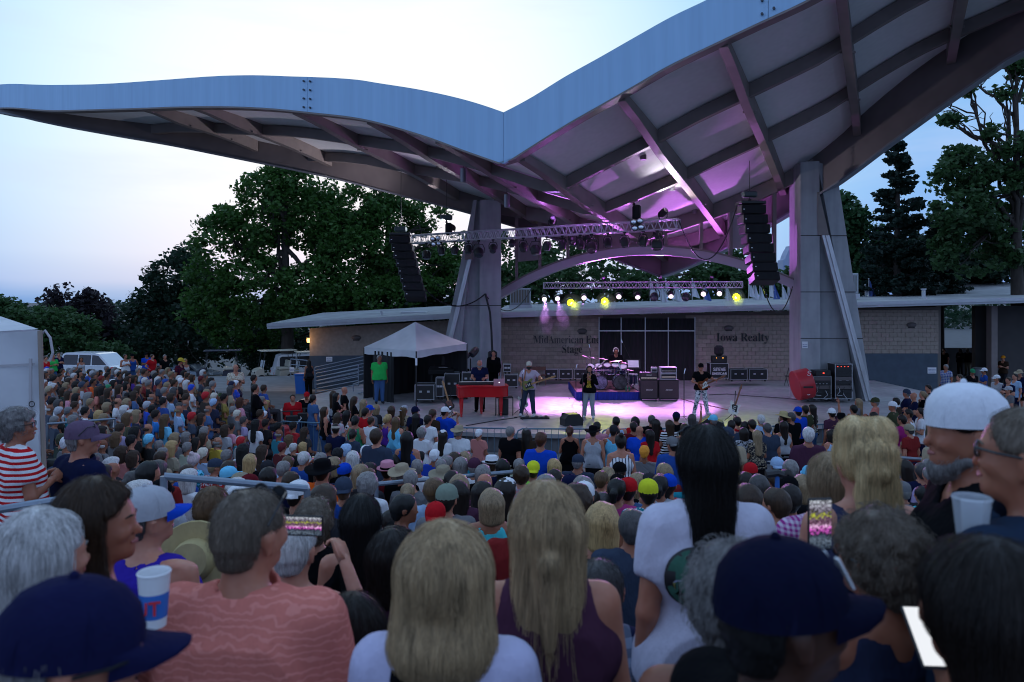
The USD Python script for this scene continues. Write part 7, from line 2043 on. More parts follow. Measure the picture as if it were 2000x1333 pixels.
pxcase('black flight case behind the bass player', 985, 1012, 732, 760, 29.5, .6); pxcase('small equipment case with a chrome frame on the flight case behind the bass player', 983, 998, 712, 731, 29.6, .4)
pxcase('silver-edged flight case under the pop-up tent', 810, 848, 752, 786, 27.6, .8); pxcase('tall black equipment rack beside the silver-edged case', 851, 866, 738, 780, 27.8, .6); pxcase('wide black equipment rack left of the piano', 868, 898, 730, 778, 28.6, .7); pxcase('black flight case behind the piano', 902, 928, 728, 758, 28.5, .6)
t = thing('mixing_desk', 'black mixing desk with a white sheet under the pop-up tent', 'mixing desk'); a, b = X(838, 29.6), X(888, 29.6)
obj('desk', rot(rbox(a, b, 29.2, 30.0, STAGE_Z + 1.0, STAGE_Z + 1.16, .02), [1, 0, 0], 8, (0, 29.6, 1.6)), M['black'], t); obj('sheet', box(a + .4, a + .75, 29.3, 29.55, STAGE_Z + 1.19, STAGE_Z + 1.196), M['paper'], t); obj('legs', cat_([box(a + .1, a + .16, 29.3, 29.36, STAGE_Z, STAGE_Z + 1), box(b - .16, b - .1, 29.3, 29.36, STAGE_Z, STAGE_Z + 1)]), M['black'], t)
obj('flat_monitor', cat_([rbox(X(862, 29.9), X(884, 29.9), 29.9, 29.94, STAGE_Z + 1.25, STAGE_Z + 1.6, .01)]), M['black'], None, 'dark flat monitor behind the mixing desk', 'monitor')
t = thing('cylinder_drum_case', 'big red round case with white marks left of the black racks', 'case', on(1567, 28.0, STAGE_Z + .12), 0)
obj('shell', mv(rot(lathe([(0, -.28), (.55, -.28), (.57, -.26), (.57, .26), (.55, .28), (0, .28)], 28), [0, 1, 0], 78), 0, 0, .57), M['reddrum'], t, smooth=40)
obj('handle', box(-.18, .18, -.585, -.56, .50, .56), M['black'], t)
for k, zz in ((0, .95), (1, .22)): obj('mark', mv(rot(meshkit.text_mesh('S', .2, .004), [1, 0, 0], 90 + (22 if k == 0 else -22)), -.04, -.50 if k == 0 else -.47, zz), M['paper'], t)
for lab, xa, xb, yt, d in (('lower black equipment rack with cables right of the red case', 1589, 1624, 735, 28.0), ('taller black equipment rack with red lights by the right pillar', 1631, 1665, 711, 27.9)):
 t = pxcase(lab, xa, xb, yt, 784, d, .7, name='equipment_rack'); a, b, z0, z1 = X(xa, d), X(xb, d), Z(784, d), Z(yt, d)
 for k in range(5): obj('rack_unit', box(a + .03, b - .03, d - .014, d - .002, z0 + .3 + k * .16, z0 + .43 + k * .16), M['lampbody'] if k % 2 else M['black'], t)
 for k in range(4): obj('light', box(a + .08 + k * .13, a + .11 + k * .13, d - .02, d - .015, z1 - .12, z1 - .09) if yt == 711 else box(a + .08 + k * .13, a + .13 + k * .13, d - .02, d - .015, z1 - .3, z1 - .28), M['led_red'] if yt == 711 else M['caseedge'], t)
 rr = np.random.default_rng(int(xa)); 
 for k in range(5): p0 = np.array([rr.uniform(a + .1, b - .1), d - .03, z0 + rr.uniform(.3, .7)]); obj('patch_cable', pipe([p0, p0 + [rr.uniform(-.1, .1), -.06, -.15], p0 + [rr.uniform(-.15, .15), -.05, -.3], p0 + [rr.uniform(-.2, .2), -.02, -.32]], .01, 5), M['caseedge'] if k % 3 == 0 else M['black'], t)
t = thing('cd_player', 'black amplifier unit lying on the lower rack', 'amplifier'); obj('unit', rbox(X(1592, 28), X(1622, 28), 27.95, 28.5, Z(734.5, 28), Z(724, 28), .01), M['black'], t); obj('button', box(X(1606, 28), X(1609, 28), 27.935, 27.949, Z(730, 28), Z(728, 28)), M['led_red'], t)
# folding chairs
M['chairbrown'] = plain('folding_chair', (.14, .055, .04), .5)
def chair(lab, px, d, rz, m='chairbrown'):
 t = thing('folding_chair', lab, 'chair', on(px, d), rz)
 obj('seat', rbox(-.21, .21, -.2, .2, .43, .46, .01), M[m], t); obj('backrest', rbox(-.21, .21, .19, .22, .68, .85, .01), M[m], t)
 for sx in (-.21, .21): obj('leg', tube((sx, .21, .86), (sx, -.22, 0), .012, n=6), M[m], t); obj('leg', tube((sx, -.1, .44), (sx, .25, 0), .012, n=6), M[m], t)
chair('left brown folding chair by the wall', 1043, 34, 190); chair('right brown folding chair by the wall', 1057, 34, 175); chair('dark folding chair beside the right pillar', 1545, 33.5, 185, 'black')
# moving-head fixtures on a stand by the left pillar and a follow spot
t = thing('light_stand', 'black stand with two tilted lamps left of the left pillar', 'light stand'); o_ = on(919, 29.5)
obj('pole', tube(o_, o_ + [0, 0, 1.55], .025), M['black'], t)
for k, dx in ((0, -.22), (1, .14)):
 body, lens, yoke, clamp = lamp_mesh((.5 - k, -.7, -.6), .15, .42); obj('head', mv(body, *(o_ + [dx, 0, 1.75 + .06 * k])), M['black'], t); obj('lens', mv(lens, *(o_ + [dx, 0, 1.75 + .06 * k])), M['lensoff'], t)
t = thing('moving_light', 'black moving light clamped on the left pillar', 'stage light'); o_ = P(962, 693, 32.8); obj('base', rbox(o_[0] - .2, o_[0] + .2, 32.6, 32.95, o_[2] - .2, o_[2] + .15, .05), M['black'], t); obj('lens', mv(rot(lathe([(0, .0), (.07, .0), (.08, .02)], 10), [1, 0, 0], 90), o_[0] - .05, 32.585, o_[2]), M['lensoff'], t)
# crew
person(937 - 36, 0, 'T', 's', 'dark', 'tee', 'black', None, ['arms=front', 'face=x'], np.random.default_rng(3), 'crew member in black bending over gear behind the piano', pos=tuple(on(908, 29.6)), rz=150, H=1.35, lod=1)
person(962, 0, 'T', 's', 'dark', 'long', 'black', None, ['pants:black'], np.random.default_rng(4), 'person in black standing by the left pillar behind the piano', pos=tuple(on(964, 30.5)), rz=170, H=1.8, lod=1)
person(742, 0, 'T', 'c', 'grey', 'tee', 'kelly', None, ['H+', 'arms=down', 'pants:denim', 'sk=c'], np.random.default_rng(6), 'man in a bright green shirt and jeans standing by the pop-up tent', pos=(X(741, 27.6), 27.6, .62), rz=-160, H=1.80, lod=1)
person(602, 0, 'T', 'l', 'dark', 'tank', 'dgrey', None, ['pants:black'], np.random.default_rng(8), 'woman in dark clothes standing at the corner of the stage building beside the blue bin', pos=(X(603, 34.5), 34.5, .012), rz=40, H=1.68, lod=1)
# cables on the floor
for lab, pts_ in (('long black cable running from the piano towards the stage front', [(910, 834, 22.7), (940, 826, 23.2), (975, 818, 23.8), (1010, 812, 24.3)]), ('dark cable lying across the right half of the stage', [(1385, 772, 30.2), (1420, 770, 30.5), (1470, 775, 29.8), (1530, 778, 29.2), (1580, 784, 28.4)]), ('thin red cable running past the guitarist', [(1330, 780, 29), (1360, 788, 27.8), (1400, 796, 26.7), (1440, 806, 25.5)])):
 obj('floor_cable', pipe([(X(a, d), d, STAGE_Z + .015) for a, b, d in pts_], .014, 5), M['black'] if 'red' not in lab else plain('red_cable', (.25, .02, .03), .5), None, lab, 'cable')
# smoke that the violet beams show up in
M['smoke'] = mat('stage_smoke', {'tc': ('texture_coordinate', {}), 'n': ('noise_texture', {'scale': 1.4, 'detail': 4.0}), 'r': ('map_range', {'from_min': .40, 'from_max': .72, 'to_min': 0, 'to_max': .11, 'clamp': True}), 'v': ('principled_volume', {'color': (.9, .9, .95), 'anisotropy': .2})},
 [('tc.object', 'n.vector'), ('n.fac', 'r.value'), ('r.result', 'v.density')], volume='v.volume')
M['glow_ball'] = mat('lamp_glow', {'v': ('principled_volume', {'color': (.95, .95, .9), 'density': .3})}, volume='v.volume')
for p_, a_ in YL: obj('stage_smoke', mv(trimesh.creation.icosphere(2, .5), *(p_ + a_ / np.linalg.norm(a_) * .62)), M['glow_ball'], None, 'added smoke ball that gives a yellow stage light its glow', 'smoke', 'added smoke balls that make the yellow stage lights glow', 'stuff')  # smoke balls added to give the yellow lamps a glow
obj('stage_smoke', rbox(1.0, 3.0, 32.2, 33.9, 2.35, 4.5, .3), M['smoke'], None, 'thin drifting smoke under the left rear stage lights', 'smoke', kind='stuff')
# ---------------------------------------------------------------- tents, vehicles, rails and barriers
M['tentwhite'] = mat('tent_fabric', {'tc': ('texture_coordinate', {}), 'n': ('noise_texture', {'scale': 1.6, 'detail': 5.0}), 'r': ('rgb_ramp', {'ramp': [(.3, (.58, .59, .62)), (.7, (.74, .75, .78))]}), 'b': ('bump', {'strength': .5, 'distance': .05}), 'p': ('principled_bsdf', {'roughness': .7}), 't': ('translucent_bsdf', {'color': (.6, .62, .66)}), 'm': ('mix_closure', {'fac': .25})},
 [('tc.object', 'n.vector'), ('n.fac', 'r.fac'), ('r.color', 'p.base_color'), ('n.fac', 'b.height'), ('b.normal', 'p.normal'), ('p.BSDF', 'm.closure1'), ('t.BSDF', 'm.closure2')], surface='m.closure')
def sheet(f, nu, nv):
 V = np.array([f(u, v) for u in np.linspace(0, 1, nu) for v in np.linspace(0, 1, nv)]); F = [(i * nv + j, (i + 1) * nv + j, (i + 1) * nv + j + 1, i * nv + j + 1) for i in range(nu - 1) for j in range(nv - 1)]
 return V, np.array(F)
t = thing('popup_tent', 'white peaked pop-up tent beside the left pillar', 'tent')
c4 = [np.array([X(711, 29.2), 29.2]), np.array([X(813, 27.0), 27.0]), np.array([X(912, 29.0), 29.0]), None]; c4[3] = c4[0] + c4[2] - c4[1]
ctr = (c4[0] + c4[2]) / 2; pk = np.array([*ctr, Z(629, ctr[1])]); eh = [Z(686, 29.2), Z(686, 27.0), Z(663, 29.0), 2.95]; eh = [2.62, 2.62, 2.78, 2.8]
for i in range(4):
 a, b = np.array([*c4[i], eh[i]]), np.array([*c4[(i + 1) % 4], eh[(i + 1) % 4]])
 obj('roof_panel', sheet(lambda u, v: (a + (b - a) * u) * (1 - v) + pk * v - np.array([0, 0, .10 * math.sin(math.pi * v) * (.4 + .6 * math.sin(math.pi * u))]), 12, 10), M['tentwhite'], t, smooth=True)
 obj('valance', sheet(lambda u, v: (a + (b - a) * u) - np.array([0, 0, .26 * v + .02 * math.sin(14 * u) * v]), 12, 3), M['tentwhite'], t, smooth=True)
 z0 = .012 if i == 0 else STAGE_Z
 obj('leg', tube((*c4[i], z0), (*c4[i], eh[i] - .02), .025, n=8), M['black'], t)
M['darkdrape'] = M['blackcloth']
def drape(p, q, z0, z1, par, nm='side_drape'):
 p, q = np.array(p), np.array(q); obj(nm, sheet(lambda u, v: np.array([*(p + (q - p) * u), z0 + (z1 - z0) * v]) + np.array([.03 * math.sin(40 * u) * (1.2 - v), .03 * math.sin(33 * u + 1) * (1.2 - v), 0]), 40, 4), M['blackcloth'], par, smooth=True)
drape(c4[0] * .82 + c4[1] * .18, c4[0] * .42 + c4[1] * .58, STAGE_Z - .5, 2.5, t); drape(c4[3], c4[2], STAGE_Z, 2.6, t); drape(c4[0], c4[3], STAGE_Z, 2.5, t)
obj('hanging_notice', box(X(811, 26.9), X(815, 26.9), 26.88, 26.9, Z(714, 26.9), Z(700, 26.9)), M['paper'], None, 'narrow white notice hanging on the front leg of the pop-up tent', 'sign')
# tall white tent at the left edge
t = thing('white_tent', 'tall white tent wall with straps at the left edge', 'tent')
d = 9.6; xr = X(77, d); xr2 = X(93, d); zt, zb_ = Z(646, d), .3
obj('front_wall', sheet(lambda u, v: np.array([-9.5 + (xr + (xr2 - xr) * (1 - v) + 9.5) * u, d + .05 * math.sin(9 * u + 4 * v) + .04 * math.sin(17 * v * u), zb_ + (zt - .1 + .10 * u ** 2 - zb_) * v]), 30, 20), M['tentwhite'], t, smooth=True)
obj('side_wall', sheet(lambda u, v: np.array([xr + (xr2 - xr) * (1 - v) - 2.6 * u, d + .02 + 3 * u, zb_ + (zt - zb_) * v]), 6, 8), M['tentwhite'], t, smooth=True)
obj('roof', sheet(lambda u, v: np.array([-9.5 + (xr + 9.5) * u - 2.6 * v, d - .02 + 3 * v, zt + .02 + .12 * v - .10 * (1 - u ** 2)]), 8, 6), M['tentwhite'], t, smooth=True)
M['strap'] = plain('tent_strap', (.42, .40, .42), .8)
for k, (pz) in enumerate((Z(712, d), )): obj('strap', sheet(lambda u, v: np.array([-9.4 + (xr - .02 + 9.4) * u, d - .055, pz + .03 * v - .06 * math.sin(3 * u)]), 12, 2), M['strap'], t)
obj('strap', box(X(64, d), X(69, d), d - .08, d - .06, Z(800, d), Z(700, d)), M['strap'], t); ring = trimesh.creation.torus(.035, .006, 16, 6); obj('ring', mv(rot(ring, [1, 0, 0], 90), X(70, d), d - .08, Z(788, d)), M['black'], t)
obj('pole', tube((xr2 + .02, d - .02, .3), (xr + .02, d - .02, zt), .03, n=8), plain('tent_pole', (.28, .22, .18), .6), t)
obj('loose_rope', pipe([P(80, 655, d), P(88, 646, d), P(98, 660, d), P(103, 690, d), P(97, 706, d)], .016, 6), M['strap'], None, 'loose pale rope hanging from the corner of the white tent', 'rope')
# vehicles
M['carwhite'] = plain('white_car_paint', (.62, .64, .68), .25, coat=.6); M['carblue'] = plain('blue_silver_paint', (.22, .27, .35), .25, coat=.6); M['cargrey'] = plain('grey_car_paint', (.10, .11, .12), .25, coat=.6)
M['glassdark'] = plain('dark_window', (.015, .018, .022), .05); M['tyre'] = plain('tyre', (.015, .015, .016), .8); M['rim'] = plain('wheel_rim', (.4, .41, .43), .3, metal=.7); M['yellowstripe'] = plain('yellow_stripe', (.6, .35, .03), .5)
def wheel(par, x, y, z, r, w):
 a = obj('wheel', mv(rot(lathe([(r * .6, -w / 2), (r * .95, -w / 2), (r, -w * .3), (r, w * .3), (r * .95, w / 2), (r * .6, w / 2)], 18), [1, 0, 0], 90), x, y, z), M['tyre'], par, smooth=40)
 obj('rim', mv(rot(lathe([(0, -w * .42), (r * .2, -w * .46), (r * .6, -w * .40), (r * .6, w * .40), (r * .2, w * .46), (0, w * .42)], 14), [1, 0, 0], 90), x, y, z), M['rim'], a)
def car(label, px, d, z, rz, L, H, W_, paint, kind, cat='car', stripe=False):
 t = thing('parked_car', label, cat, (X(px, d), d, z), rz); h = H; l = L / 2
 if kind == 'suv': low = [(-l, .35), (-l, .95), (-l * .95, 1.0), (l * .55, 1.02), (l * .95, .88), (l, .6), (l, .32)]; top = [(-l * .97, .98), (-l * .88, h - .08), (-l * .8, h), (l * .1, h), (l * .22, h - .05), (l * .56, 1.02)]
 else: low = [(-l, .35), (-l, .78), (-l * .9, .88), (l * .5, .88), (l * .93, .74), (l, .55), (l, .3)]; top = [(-l * .80, .87), (-l * .5, h - .04), (-l * .4, h), (l * .08, h), (l * .2, h - .05), (l * .5, .87)]
 wcut = sg.Point(l * .62, .33).buffer(.38).union(sg.Point(-l * .6, .33).buffer(.38))
 lp_ = sg.Polygon(low).buffer(.05).difference(wcut)
 lp_ = max(getattr(lp_, 'geoms', [lp_]), key=lambda g: g.area)
 b = trimesh.creation.extrude_polygon(lp_, W_, engine='earcut'); v = b.vertices.copy(); b.vertices = np.stack([v[:, 0], W_ / 2 - v[:, 2], v[:, 1]], 1)
 obj('body', b, M[paint], t, smooth=35)
 tp = sg.Polygon(top).buffer(.03); c = trimesh.creation.extrude_polygon(tp, W_ * .84, engine='earcut'); v = c.vertices.copy(); sq = 1 - .10 * np.clip((v[:, 1] - .9) / (h - .9), 0, 1)
 c.vertices = np.stack([v[:, 0], (W_ * .42 - v[:, 2]) * sq, v[:, 1]], 1); obj('cabin', c, M[paint], t, smooth=35)
 wp_ = sg.Polygon(top).buffer(-.09)
 parts_ = [wp_.intersection(sg.box(a, 0, b_, 5)) for a, b_ in ((-l * .86, -l * .42), (-l * .38, -l * .02), (l * .02, l * .5))]
 for q in parts_:
  for g_ in getattr(q, 'geoms', [q]):
   if g_.area < .02: continue
   for s_ in (-1, 1):
    gl = trimesh.creation.extrude_polygon(g_, .02, engine='earcut'); v = gl.vertices.copy(); sq = 1 - .10 * np.clip((v[:, 1] - .9) / (h - .9), 0, 1); gl.vertices = np.stack([v[:, 0], s_ * (W_ * .42 * sq + .003) + (v[:, 2] - .01), v[:, 1]], 1); obj('window', gl, M['glassdark'], t)
 for sx in (l * .62, -l * .6):
  for s_ in (-1, 1): wheel(t, sx, s_ * (W_ / 2 - .08), .33, .33, .2)
 for s_ in (-1, 1): obj('headlight', rbox(l - .12, l + .04, s_ * W_ * .38 - .15, s_ * W_ * .38 + .15, .60, .74, .02), M['rim'], t); obj('tail_light', rbox(-l - .06, -l + .02, s_ * W_ * .42 - .08, s_ * W_ * .42 + .08, .65, .85, .02), M['reddrum'], t)
 if stripe: obj('stripe', box(-l * .9, l * .6, -W_ / 2 - .008, -W_ / 2 - .002, .62, .70), M['yellowstripe'], t)
car('white sport utility car with a yellow side stripe behind the standing people', 197, 47, float(Gs(-26, 47)), -14, 4.9, 1.80, 1.9, 'carwhite', 'suv', stripe=True)
car('pale blue-silver car partly hidden behind the left crowd', 330, 57, float(Gs(-26, 57)), -8, 4.4, 1.42, 1.75, 'carblue', 'sedan'); car('dark grey low car left of the dark golf cart', 372, 58, float(Gs(-26, 58)), -8, 4.3, 1.38, 1.75, 'cargrey', 'sedan')
car('white van partly hidden behind the stage building corner', 603, 50, float(Gs(-14, 50)), 25, 4.6, 1.9, 1.9, 'carwhite', 'suv', 'van')
M['cartcream'] = plain('cart_body', (.45, .43, .36), .3, coat=.4); M['cartdark'] = plain('dark_cart_body', (.02, .02, .035), .3, coat=.4); M['cartpurple'] = plain('purple_cart_trim', (.05, .03, .25), .3); M['clear'] = mat('clear_plastic', {'t': ('transparent_bsdf', {}), 'g': ('glossy_bsdf', {'roughness': .08}), 'f': ('fresnel', {'IOR': 1.45}), 'd': ('diffuse_bsdf', {'color': (.6, .65, .7)}), 'm': ('mix_closure', {}), 'm2': ('mix_closure', {'fac': .25})}, [('f.fac', 'm.fac'), ('t.BSDF', 'm.closure1'), ('g.BSDF', 'm.closure2'), ('m.closure', 'm2.closure1'), ('d.BSDF', 'm2.closure2')], surface='m2.closure')
def cart(label, px, d, z, rz, body, roof):
 t = thing('golf_cart', label, 'golf cart', (X(px, d), d, z), rz)
 obj('front_cowl', prism([(1.2, .3), (1.22, .62), (1.05, .78), (.72, .86), (.66, .3)], -.55, .55), M[body], t, smooth=35); obj('floor', box(-.2, .66, -.52, .52, .28, .34), M['black'], t)
 obj('seat_base', prism([(-1.2, .3), (-1.22, .72), (-.25, .66), (-.2, .34)], -.55, .55), M[body], t, smooth=35); obj('seat', rbox(-.8, -.22, -.5, .5, .70, .84, .04), M['cartcream'], t); obj('backrest', rot(rbox(-.86, -.74, -.5, .5, .84, 1.25, .04), [0, 1, 0], -10, (-.8, 0, .84)), M['cartcream'], t)
 for sx, sx2 in ((.82, .62), (-1.05, -.95)):
  for s_ in (-.5, .5): obj('roof_post', tube((sx, s_, .75), (sx2, s_, 1.82), .02, n=6), M['black'], t)
 obj('roof', rbox(-1.25, .85, -.6, .6, 1.82, 1.88, .03), M[roof], t); obj('windscreen', rot(box(.70, .71, -.48, .48, .88, 1.30), [0, 1, 0], -10, (.7, 0, .9)), M['clear'], t)
 for sx in (.85, -.85):
  for s_ in (-1, 1): wheel(t, sx, s_ * .48, .24, .24, .2)
 obj('steering_wheel', mv(rot(trimesh.creation.torus(.17, .014, 16, 6), [0, 1, 0], -50), .5, .25, .98), M['black'], t)
 for s_ in (-.38, .38): obj('headlight', rbox(1.13, 1.235, s_ - .08, s_ + .08, .55, .66, .02), M['glassdark'], t)
cart('cream golf cart with a pale roof parked beside the path', 535, 44.6, float(Gs(-14.3, 44.6)), 212, 'cartcream', 'cartcream'); cart('dark golf cart with purple trim parked left of the cream one', 428, 44.4, float(Gs(-17.5, 44.4)), 198, 'cartdark', 'cartdark'); cart('golf cart half hidden at the corner of the stage building', 604, 46.5, float(Gs(-12.7, 46.5)), 205, 'cartcream', 'cartcream')
# blue bin, gates, handrails
M['binblue'] = plain('blue_plastic', (.02, .12, .42), .45); M['rail'] = plain('galvanised_rail', (.22, .26, .32), .45, metal=.5, noise=.15, scale=8)
t = thing('waste_bin', 'blue rubbish bin beside the ramp rail', 'bin', (X(592, 35), 35, .012), 0); obj('body', prism([(-.26, 0), (.26, 0), (.32, .95), (-.32, .95)], -.28, .28), M['binblue'], t); obj('lid', rbox(-.35, .35, -.33, .32, .953, 1.02, .03), M['binblue'], t)
t = thing('grey_bin', 'tall grey rubbish bin in the passage on the right', 'bin', (X(1915, 38), 38, .0), 0); obj('body', mv(lathe([(0, .02), (.30, .02), (.34, 1.0), (.36, 1.02), (.33, 1.04), (0, 1.04)], 18), 0, 0, 0), M['hvac'], t)
def railing(label, pts, h, nr, name='handrail', posts=True, r=.024):
 t = thing(name, label, 'railing'); pts = [np.array(p, float) for p in pts]
 for k in range(nr): obj('rail', pipe([p + [0, 0, h * (1 - k / max(nr, 1))] for p in pts], r, 7) if len(pts) > 2 else tube(pts[0] + [0, 0, h * (1 - k / nr)], pts[1] + [0, 0, h * (1 - k / nr)], r, n=8), M['rail'], t)
 if posts:
  n = max(2, int(np.linalg.norm(pts[-1] - pts[0]) / 1.8) + 1)
  for k in range(n):
   q = k / (n - 1) * (len(pts) - 1); i = min(int(q), len(pts) - 2); p = pts[i] + (pts[i + 1] - pts[i]) * (q - i); obj('post', tube(p, p + [0, 0, h], r, n=7), M['rail'], t)
 return t
railing('long multi-bar ramp railing along the left wing of the stage building', [(X(617, 34.5), 34.5, .012), (X(700, 33.5), 33.5, .5)], 1.05, 6); railing('upper ramp railing against the blue-grey wall left of the pop-up tent', [(X(615, 36.2), 36.2, .2), (X(735, 35.8), 35.8, .9)], 1.0, 6); railing('short sloping handrail beside the green-shirted man', [(X(690, 31.5), 31.5, .012), (X(716, 29.5), 29.5, .4)], .9, 2)
railing('metal gate railing beside the cream golf cart', [(X(568, 42.5), 42.5, -.12), (X(607, 41), 41, -.1)], 1.25, 4)
notice('white notice on the metal gate railing', 570, 722, 9, 9, 42.2)
# crowd barriers: hooped frames with thin bars
M['barrier'] = plain('barrier_steel', (.10, .19, .26), .45, metal=.4)
bar0 = None; bars = []
def make_barrier(label, loc, rz):
 t = thing('crowd_barrier', label, 'barrier', loc, rz, 'steel crowd barriers in front of the stage'); w, z0, z1 = 1.08, .2, 1.1
 obj('frame', pipe([(-w, 0, z0), (-w, 0, z1 - .15), (-w + .04, 0, z1 - .05), (-w + .15, 0, z1), (w - .15, 0, z1), (w - .04, 0, z1 - .05), (w, 0, z1 - .15), (w, 0, z0), (-w, 0, z0)], .02, 7), M['barrier'], t)
 for k in range(11): obj('bar', tube((-w + .18 * (k + 1), 0, z0), (-w + .18 * (k + 1), 0, z1), .008, n=5), M['barrier'], t)
 for s_ in (-.8, .8): obj('foot', cat_([tube((s_, 0, z0), (s_, 0, .02), .018), tube((s_, -.3, .02), (s_, .3, .02), .018)]), M['barrier'], t)
 return t
for i, x in enumerate(np.arange(-5.4, 10.5, 2.2)):
 y = 19.2 + .018 * (x - 2) ** 2; rz = math.degrees(math.atan(.036 * (x - 2))); lab = f"{['first', 'second', 'third', 'fourth', 'fifth', 'sixth', 'seventh', 'eighth'][i]} crowd barrier from the left along the stage front"
 bar0 = make_barrier(lab, (x, y, .012), rz) if bar0 is None else (dup(bar0, (x, y, .012), rz, lab), bar0)[1]
# bowl handrails
railing('thick grey handrail crossing the seats left of centre', [(X(735, 9.0), 9.0, floor_z(0, 9)), (X(1010, 10.2), 10.2, floor_z(0, 10.2))], Z(946, 9.0) - floor_z(0, 9), 2, r=.028); railing('thick grey handrail at the left behind the striped-top woman', [(X(-40, 4.6), 4.6, floor_z(-3, 4.6)), (X(160, 5.0), 5.0, floor_z(-3, 5.0))], Z(985, 4.8) - floor_z(0, 4.8), 2, r=.026)
railing('grey handrail between the pink polo man and the left seats', [(X(320, 5.2), 5.2, floor_z(0, 5.2)), (X(600, 5.6), 5.6, floor_z(0, 5.6))], Z(968, 5.4) - floor_z(0, 5.4), 2, r=.026); railing('grey handrail in front of the right standing crowd', [(X(1735, 11.5), 11.5, floor_z(0, 11.5)), (X(1925, 11.0), 11.0, floor_z(0, 11))], Z(898, 11.3) - floor_z(0, 11.3), 2)
railing('slanting grey handrail inside the left seating bank', [(X(92, 15.5), 15.5, float(Gs(-10, 15.5))), (X(225, 16.2), 16.2, float(Gs(-9, 16.2)))], 1.15, 2); railing('short handrail beside the man in the white sleeveless top', [(X(222, 15.2), 15.2, .6), (X(226, 14.4), 14.4, .5)], 1.1, 2)
# mobility scooters on the plaza
def scooter(label, px, d, rz, col):
 t = thing('mobility_scooter', label, 'scooter', (X(px, d), d, .012), rz)
 obj('deck', rbox(-.26, .26, -.5, .55, .14, .24, .04), M['black'], t); obj('seat', rbox(-.24, .24, -.42, .02, .5, .6, .04), M['black'], t); obj('backrest', rbox(-.23, .23, -.48, -.4, .6, 1.0, .04), M['black'], t); obj('seat_post', tube((0, -.2, .2), (0, -.2, .5), .05), M['black'], t)
 obj('tiller', tube((0, .5, .24), (0, .34, .95), .04), M['black'], t); obj('handlebar', tube((-.28, .32, .96), (.28, .32, .96), .018), M['black'], t); obj('basket', rbox(-.18, .18, .42, .62, .6, .85, .02), M[col], t)
 for sx, sy in ((-.24, -.35), (.24, -.35), (-.2, .42), (.2, .42)): obj('wheel', mv(rot(lathe([(0, -.05), (.12, -.05), (.13, 0), (.12, .05), (0, .05)], 14), [0, 1, 0], 90), sx, sy, .13), M['tyre'], t)
for lab, px, d, rz, col, top, hr in (('mobility scooter ridden by the person in red', 568, 23.6, 200, 'black', 'red', 's'), ('mobility scooter ridden by the person in a black shirt and red cap', 596, 24.2, 190, 'black', 'black', 'k')):
 scooter(lab, px, d, rz, col)
 a = math.radians(rz); person(px, 0, 'S', hr, 'brown' if hr == 's' else 'red/grey', 'long' if top == 'red' else 'tee', top, None, ['pants:denim', 'H'], np.random.default_rng(int(px)), ('person in a long red top' if top == 'red' else 'person in a black shirt and red cap') + ' riding a mobility scooter on the plaza', pos=(X(px, d) + .15 * math.sin(a) * 0, d + .2, .13), rz=rz, H=1.3, lod=1)
t = thing('red_wagon', 'red folding wagon with silver handles beside the mobility scooters', 'wagon', (X(537, 22.5), 22.5, .012), 30); obj('tub', rbox(-.45, .45, -.28, .28, .25, .6, .04), M['reddrum'], t); obj('handle', pipe([(.45, 0, .4), (.8, 0, .8), (.8, .12, .82)], .015, 6), M['caseedge'], t)
for sx in (-.35, .35):
 for sy in (-.27, .27): obj('wheel', mv(rot(lathe([(0, -.03), (.13, -.03), (.13, .03), (0, .03)], 12), [1, 0, 0], 90), sx, sy, .13), M['tyre'], t)
# ---------------------------------------------------------------- the people nearest the camera, each built on their own
from scipy.spatial import cKDTree
def strand_curves(parent, name, v, f, m, n, length, width, seed, lift=.004, wild=.25, sel=None, axis=(0, 0, -1)):
 """fine hairs lying along a hair surface, combed from the crown down"""
 r = np.random.default_rng(seed); T = trimesh.Trimesh(v, f, process=False)
 p, fi = trimesh.sample.sample_surface(T, n * 2, seed=seed); nr = T.face_normals[fi]
 keep = np.ones(len(p), bool) if sel is None else sel(p)
 p, nr = p[keep][:n], nr[keep][:n]; tree = cKDTree(v); vn = T.vertex_normals
 out = []; q = p + nr * lift * r.uniform(.2, 1.2, (len(p), 1)); pts = [q]; L = length * r.uniform(.5, 1.2, (len(p), 1)) / 6
 jit = r.normal(0, wild, (len(p), 3)); ctr = v.mean(0); fl = np.where(r.random((len(p), 1)) < .12, 3.5, .7); zlo = v[:, 2].min() + .03
 for k in range(6):
  d = np.array(axis, float) + jit * .5 + .35 * (q - ctr) * [1, 1, 0] / .1 * .3
  _, i = tree.query(q); nn = vn[i]; d = d - nn * (d * nn).sum(1, keepdims=True); d /= np.maximum(np.linalg.norm(d, axis=1, keepdims=True), 1e-6)
  q = q + d * L; _, i = tree.query(q); dist = ((q - v[i]) * vn[i]).sum(1, keepdims=True); q = q + vn[i] * (lift * fl - dist) * np.where(q[:, 2:] < zlo, 0, .5); pts.append(q)
 C = np.stack(pts, 1).reshape(-1, 3); k = len(pts)
 path = fresh(pathof(parent), name); c = UsdGeom.BasisCurves.Define(stage, path)
 c.CreateTypeAttr('linear'); c.CreatePointsAttr(Vt.Vec3fArray.FromNumpy(C.astype(np.float32))); c.CreateCurveVertexCountsAttr(Vt.IntArray.FromNumpy(np.full(len(C) // k, k, np.int32)))
 w = np.tile(np.array([.7, 1, 1, 1, .9, .7, .3]) * width, len(C) // k); c.CreateWidthsAttr(Vt.FloatArray.FromNumpy(w.astype(np.float32))); c.SetWidthsInterpolation('vertex')
 UsdShade.MaterialBindingAPI.Apply(c.GetPrim()).Bind(m); return c
def big_hair(kind, h=.0088):
 v, f = big_hair0(kind, h); return v * [.89, .97, 1], f
